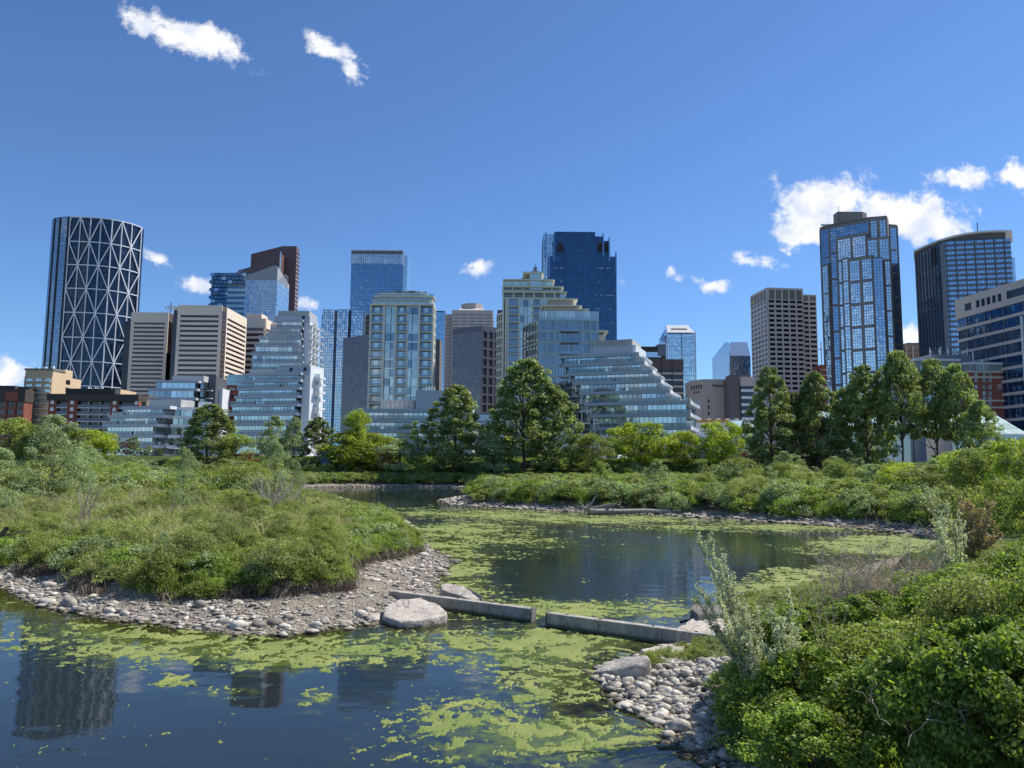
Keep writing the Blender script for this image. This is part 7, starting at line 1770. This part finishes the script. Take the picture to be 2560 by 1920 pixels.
def branchy(name, label, base, stems, lm, bm, leaf, asp, per, seed, cat='willow', twigs=16, tl=.35, r0=.016, group=None):
    """stems: list of (start offset, end offset) from the base; twigs with leaves along each stem"""
    rs = np.random.RandomState(seed); paths = []; C = []; N = []
    for (s, e_) in stems:
        pts, rad_ = wiggle(s, e_, 9, .08, rs, r0, r0 * .2); paths.append((pts, rad_)); pts = np.array(pts)
        for k in range(twigs):
            t = .15 + .85 * (k + rs.uniform()) / twigs; i = min(int(t * 9), 8); p0 = pts[i] + (pts[i + 1] - pts[i]) * (t * 9 - i)
            dr = unit((pts[-1] - pts[0])[None] * .5 + rs.normal(size=(1, 3)) * .55 + np.array([[0, 0, .35]]))[0]
            L = tl * rs.uniform(.4, 1.2) * (1.15 - t * .6); tp, tr_ = wiggle(p0, p0 + dr * L, 3, .02, rs, r0 * .35, r0 * .1); paths.append((tp, tr_))
            m_ = per; tt = rs.uniform(.1, 1.05, m_)[:, None]; C.append(p0 + dr * L * tt + rs.normal(0, .028, (m_, 3))); N.append(unit(rs.normal(size=(m_, 3)) + np.array([0, 0, .4])))
    e = empty(name, base, 0, label=label, cat=cat, group=group)
    link('stems', tubes('stems', paths, bm, 4), e)
    if per:
        v, q = leaf_quads(np.concatenate(C), np.concatenate(N), leaf, asp, rs); link('foliage', np_mesh('foliage', v, q, lm, tint=rs.uniform(0, 1, len(q))), e)
    return e
def pbase(px, Y): X = (px - 1280) / F_PX * Y; return Vector((X, Y, hz(X, Y)))
def pt(px, py, Y, base): return tuple(P(px, py, Y) - base)
b0 = pbase(1905, 15.2)
ends = [(1748, 1322, 15.4), (1762, 1345, 15.2), (1795, 1395, 15.0), (1812, 1430, 15.3), (1752, 1478, 14.8), (1745, 1500, 15.0), (1835, 1470, 15.1), (1850, 1520, 14.8), (1875, 1560, 14.6), (1900, 1545, 14.9), (1780, 1450, 15.4), (1820, 1500, 14.7), (1865, 1600, 14.3), (1840, 1560, 14.4), (1800, 1470, 15.1)]
branchy('silver_willow', 'silvery leaved willow leaning out over the end of the right concrete beam', b0, [((random.uniform(-.15, .15), random.uniform(-.15, .15), 0), pt(a_, b_, Y, b0)) for a_, b_, Y in ends], lf_silver, bark_dk, .058, .40, 40, 5, twigs=28, tl=.34, group='silver willows')
b0 = pbase(1975, 14.8)
ends = [(1960, 1500, 14.7), (1935, 1560, 14.4), (1970, 1580, 14.2), (1920, 1620, 14.0), (1945, 1530, 14.5), (1950, 1560, 14.4)]
branchy('silver_willow', 'bushier silvery willow between the leaning one and the rose bushes', b0, [((random.uniform(-.2, .2), random.uniform(-.2, .2), 0), pt(a_, b_, Y, b0)) for a_, b_, Y in ends], lf_silver, bark_dk, .056, .40, 30, 6, twigs=24, tl=.34, group='silver willows')
b0 = pbase(2372, 19.5)
ends = [(2325, 1250, 19.5), (2345, 1232, 19.3), (2368, 1262, 19.5), (2352, 1300, 19.2), (2310, 1330, 19), (2390, 1290, 19.6), (2335, 1290, 19), (2405, 1330, 19.3), (2375, 1240, 19.7), (2300, 1360, 19)]
branchy('silver_willow', 'tall grey willow left of the withered cream branches on the far side of the bushes', b0, [((random.uniform(-.2, .2), random.uniform(-.2, .2), 0), pt(a_, b_, Y, b0)) for a_, b_, Y in ends], lf_silver, bark, .075, .36, 18, 8, twigs=20, tl=.42, group='silver willows')
b0 = pbase(2400, 20.5)
ends = [(2440, 1272, 20.5), (2455, 1262, 20.3), (2470, 1290, 20.5), (2425, 1268, 20.5), (2490, 1338, 20.2), (2452, 1330, 20.1), (2475, 1345, 20), (2412, 1255, 20.8)]
branchy('withered_branch', 'cream coloured withered branches beside the tall grey willow', b0, [((random.uniform(-.2, .2), random.uniform(-.2, .2), .6), pt(a_, b_, Y, b0)) for a_, b_, Y in ends], lf_cream, twigm, .085, .5, 30, 9, cat='dead branches', twigs=16, tl=.45)
b0 = pbase(2200, 17.5)
st = []
for i in range(130):
    px = random.uniform(2000, 2380); st.append((tuple(Vector((random.uniform(-1.3, 1.2), random.uniform(-.8, .8), random.uniform(-.1, .3)))), pt(px, random.uniform(1350, 1540), random.uniform(16.5, 18.5), b0)))
branchy('dead_shrub', 'tangle of bare reddish and grey stems behind the rose bushes', b0, st, lf_dry, twigm, .04, .4, 3, 10, cat='dead shrub', twigs=11, tl=.6, r0=.014)
b0 = pbase(2080, 16.2)
st = [(tuple(Vector((random.uniform(-1.0, 1.2), random.uniform(-.5, .5), 0))), pt(random.uniform(1975, 2180), random.uniform(1490, 1600), random.uniform(15.4, 17), b0)) for i in range(70)]
branchy('dead_shrub', 'low rusty brown mat of dead twigs in front of the bare stems', b0, st, lf_dry, twig_red, .04, .3, 4, 11, cat='dead shrub', twigs=9, tl=.45, r0=.012)
b0 = pbase(2050, 14.5)
st = [((0, 0, .6), pt(a_, b_, 14.8, b0)) for a_, b_ in ((2025, 1300), (2055, 1330), (2085, 1400), (2110, 1380), (1985, 1370), (1960, 1420), (2140, 1420))]
branchy('bare_sapling', 'thin bare whip stems crossing before the water left of the dead tangle', b0, st, lf_olive, twigm, .04, .5, 0, 12, cat='bare sapling', twigs=7, tl=.4, r0=.008)
b0 = pbase(2330, 10.6)
st = [(pt(2180 + i * 45, 1760 + (i * 53) % 120, 10.2, b0), pt(2180 + i * 45 + random.uniform(-130, 130), 1700 + (i * 37) % 150, 10.3, b0)) for i in range(9)]
branchy('dead_branches', 'few bare sticks poking out of the near green bushes', b0, st, lf_olive, twigm, .04, .5, 0, 21, cat='dead branches', twigs=3, tl=.25, r0=.007)
b0 = pbase(690, 55)
st = [(tuple(Vector((random.uniform(-1.6, 2.2), random.uniform(-1, 1), 0))), pt(random.uniform(615, 770), random.uniform(1165, 1250), random.uniform(54, 58), b0)) for i in range(60)]
branchy('dead_shrub', 'grey leafless brushwood at the right end of the left thicket', b0, st, lf_olive, twigm, .04, .5, 0, 13, cat='dead shrub', twigs=8, tl=.9, r0=.03)
for i_, (px_, Y_, py_, w_, lab_) in enumerate(((430, 40, 1270, 40, 'thin bare stems above the middle of the grassy point'), (560, 36, 1330, 50, 'dry brown stems near the cut bank of the grassy point'), (330, 34, 1380, 60, 'dark dead twigs under the shrubs above the beach'), (90, 46, 1290, 50, 'grey dead stems near the left picture edge'), (800, 44, 1330, 40, 'thin dry stalks on the bright grassy slope'), (130, 38, 1400, 60, 'brown dead brush beside the beach end boulders'), (640, 45, 1280, 50, 'fan of pale dead stems behind the bright slope'))):
    b0 = pbase(px_, Y_); st = [(tuple(Vector((random.uniform(-.5, .5), random.uniform(-.4, .4), .3))), pt(px_ + random.uniform(-w_, w_), py_ - random.uniform(-20, 45), Y_ - .6, b0)) for i in range(16)]
    branchy('dead_shrub', lab_, b0, st, lf_dry, twigm if i_ % 2 else twig_red, .05, .4, 2, 40 + i_, cat='dead shrub', twigs=7, tl=.55, r0=.014)
b0 = pbase(225, 44)
st = [(tuple(Vector((random.uniform(-.5, .5), random.uniform(-.5, .5), 0))), pt(random.uniform(190, 270), random.uniform(1190, 1250), 44, b0)) for i in range(26)]
branchy('dead_shrub', 'small leafless grey bush inside the left thicket', b0, st, lf_olive, twigm, .04, .5, 0, 14, cat='dead shrub', twigs=8, tl=.6, r0=.02)
b0 = pbase(945, 62)
branchy('bare_sapling', 'pair of thin bare stems by the channel at the tip of the point', b0, [((0, 0, 0), pt(936, 1222, 62, b0)), ((.05, 0, 0), pt(948, 1226, 62, b0)), ((.1, 0, 0), pt(956, 1262, 62, b0))], lf_olive, twigm, .04, .5, 0, 15, cat='bare sapling', twigs=4, tl=.4, r0=.022)
# dead stems leaning into the inlet on the right
b0 = pbase(2180, 62)
st = [(pt(2080 + i * 17, 1318 + (i % 4) * 4, 63 + i * .3, b0), pt(2040 + i * 19 + random.uniform(-35, 35), random.uniform(1262, 1310), 63, b0)) for i in range(18)]
branchy('dead_branches', 'thin dead branches leaning down the dark bank of the inlet', b0, st, lf_olive, twigm, .04, .5, 0, 16, cat='dead branches', twigs=3, tl=.5, r0=.03)
# driftwood on the gravel bar
rs = np.random.RandomState(4)
def log(label, pA, pB, r0, r1, m, name='driftwood_log', extra=()):
    a_, b_ = Vector(pA), Vector(pB); e = empty(name, a_, 0, label=label, cat='driftwood')
    link('trunk', tubes('trunk', [wiggle((0, 0, 0), tuple(b_ - a_), 10, r0 * .5, rs, r0, r1)], m, 8), e)
    if extra: link('branch', tubes('branch', [wiggle(tuple(Vector(x_) - a_), tuple(Vector(y_) - a_), 5, .1, rs, q, q * .25) for x_, y_, q in extra], m, 5), e)
    return e
drift = mat('driftwood', (.34, .31, .275), rough=.9, var=.3, vscale=5, bump=.02, bscale=20)
def S(px, py, z=0): return tuple(G(px, py, z))
root = S(1468, 1276, .5)
rx = [(root, tuple(Vector(root) + Vector((rs.uniform(-1.2, 1.0), rs.uniform(-.6, .6), rs.uniform(-.5, 1.9)))), .09) for i in range(16)]
log('long pale driftwood trunk with a torn root plate on the gravel bar', S(1470, 1279, .35), S(1735, 1281, .3), .34, .12, drift, extra=rx + [(S(1560, 1279, .5), S(1545, 1262, 1.5), .05), (S(1640, 1280, .4), S(1668, 1268, .9), .05)])
log('shorter driftwood limb propped behind the root plate', S(1480, 1272, .5), S(1545, 1258, 1.3), .2, .12, drift, extra=[(S(1540, 1262, 1), S(1552, 1244, 2.0), .07), (S(1545, 1262, 1.2), S(1556, 1250, 1.6), .04)])
log('bare forked branch lying over the channel at the tip of the bar', S(1272, 1246, .5), S(1195, 1234, 1.2), .08, .02, drift, name='driftwood_branch', extra=[(S(1235, 1241, .7), S(1190, 1222, 1.6), .03), (S(1215, 1237, .9), S(1205, 1228, 1.5), .02)])
log('dark submerged log showing beside the cobble bank', S(1700, 1555, .12), S(1742, 1546, .3), .05, .03, bark_dk)
log('bleached stump among bushes at the left picture edge', (-24.5, 37.5, .9), (-23.9, 37.2, 1.9), .2, .1, bark, name='stump', extra=[((-24.3, 37.4, 1.6), (-22.4, 36.6, 1.9), .06), ((-24.3, 37.4, 1.4), (-23.0, 36.6, 1.1), .05)])

# ---- small park things: sculpture, lamp posts, people, rail
bl_ = mat('sculpture_blue', (.05, .13, .24), rough=.3, metal=.3)
c_ = P(813, 1150, 200); e = empty('sculpture', (c_.x, c_.y, hz(c_.x, 200)), 0, label='blue metal sculpture of crossing blades in the park left of the bright tree', cat='sculpture')
for i, (dx_, dz_, hh_) in enumerate(((-2.0, 3.6, 6.4), (2.0, 3.6, 6.2), (-1.0, 2, 7.4), (1.1, 2, 7.2), (0, 1.5, 8.2), (-3.0, 5, 5.0), (3.0, 5, 4.8))):
    o = link('blade', tubes('blade', [([(dx_ * .2, 0, 0), (dx_ * .35, .2, hh_ * .5), (dx_, 0, hh_)], [.16, .22, .05])], bl_, 4), e)
def lamp(px, Y, h, label):
    X = (px - 1280) / F_PX * Y; e = empty('street_lamp', (X, Y, hz(X, Y)), 0, label=label, cat='street lamp', group='park lamps')
    link('pole', tubes('pole', [([(0, 0, 0), (0, 0, h)], [.10, .07])], black, 8), e)
    link('lamp_head', tubes('lamp_head', [([(0, 0, h), (0, 0, h + .12), (0, 0, h + .75), (0, 0, h + .95)], [.12, .38, .5, .08])], black, 8), e)
lamp(2283, 150, 11.0, 'black park lamp between the bare trunked tree and the dark one'); lamp(2430, 152, 10.5, 'black park lamp below the brick hotel'); lamp(1385, 200, 6, 'black park lamp by the massive tree')
skin = mat('skin', (.45, .28, .2), rough=.7)
def person(px, Y, top, trou, label):
    X = (px - 1280) / F_PX * Y; e = empty('person', (X, Y, hz(X, Y) + .1), random.uniform(0, 3), label=label, cat='person', group='people on the lawn path')
    me = bpy.data.meshes.new('body'); vs = [(0, 0, .95), (0, 0, 1.2), (0, 0, 1.45), (0, 0, 1.55), (0, 0, 1.7), (.2, 0, 1.42), (.26, .05, 1.15), (.22, .18, .92), (-.2, 0, 1.42), (-.26, .02, 1.15), (-.24, -.1, .92), (.1, 0, .9), (.11, .1, .5), (.11, .02, .06), (.11, .16, .03), (-.1, 0, .9), (-.11, -.05, .5), (-.11, -.2, .06), (-.11, -.06, .03)]
    es = [(0, 1), (1, 2), (2, 3), (3, 4), (2, 5), (5, 6), (6, 7), (2, 8), (8, 9), (9, 10), (0, 11), (11, 12), (12, 13), (13, 14), (0, 15), (15, 16), (16, 17), (17, 18)]
    me.from_pydata(vs, es, []); o = link('body', me, e); sk = o.modifiers.new('skin', 'SKIN')
    rr = [.16, .15, .17, .06, .11, .07, .05, .04, .07, .05, .04, .1, .075, .05, .045, .1, .075, .05, .045]
    for i, r_ in enumerate(rr): me.skin_vertices[0].data[i].radius = (r_, r_ * .85)
    me.skin_vertices[0].data[0].use_root = True; o.modifiers.new('sub', 'SUBSURF').levels = 1
    bpy.context.view_layer.update(); dg_ = bpy.context.evaluated_depsgraph_get(); m2 = bpy.data.meshes.new_from_object(o.evaluated_get(dg_)); o.modifiers.clear(); o.data = m2; m2.materials.clear()
    for mm_ in (top, trou, skin): m2.materials.append(mm_)
    for pl in m2.polygons:
        zc = pl.center.z; pl.material_index = 2 if (zc > 1.53 or (abs(pl.center.x) > .19 and zc < 1.1 and zc > .85)) else (0 if zc > .93 else 1); pl.use_smooth = True
jeans = mat('navy_cloth', (.03, .04, .08), rough=.9)
person(360, 214, mat('white_cloth', (.7, .7, .7), rough=.9), jeans, 'person in a white top walking by the small grey sapling')
person(383, 214, MATS['white_cloth'], jeans, 'person in a white top at the foot of the white entrance')
person(396, 214, mat('blue_cloth', (.06, .10, .35), rough=.9), jeans, 'person in a blue top beside the white entrance')
e = empty('park_railing', ((262 - 1280) / F_PX * 226, 226, 7.2), 0, label='low thin grey railing along the lawn before the low white condominium', cat='railing')
b = MB(); 
for i in range(40): b.box(i * .9, i * .9 + .05, 0, .05, 0, 1.05)
b.build('post', greymull, e, True); b = MB(); b.box(0, 36, 0, .05, 1.0, 1.06); b.build('rail', greymull, e)
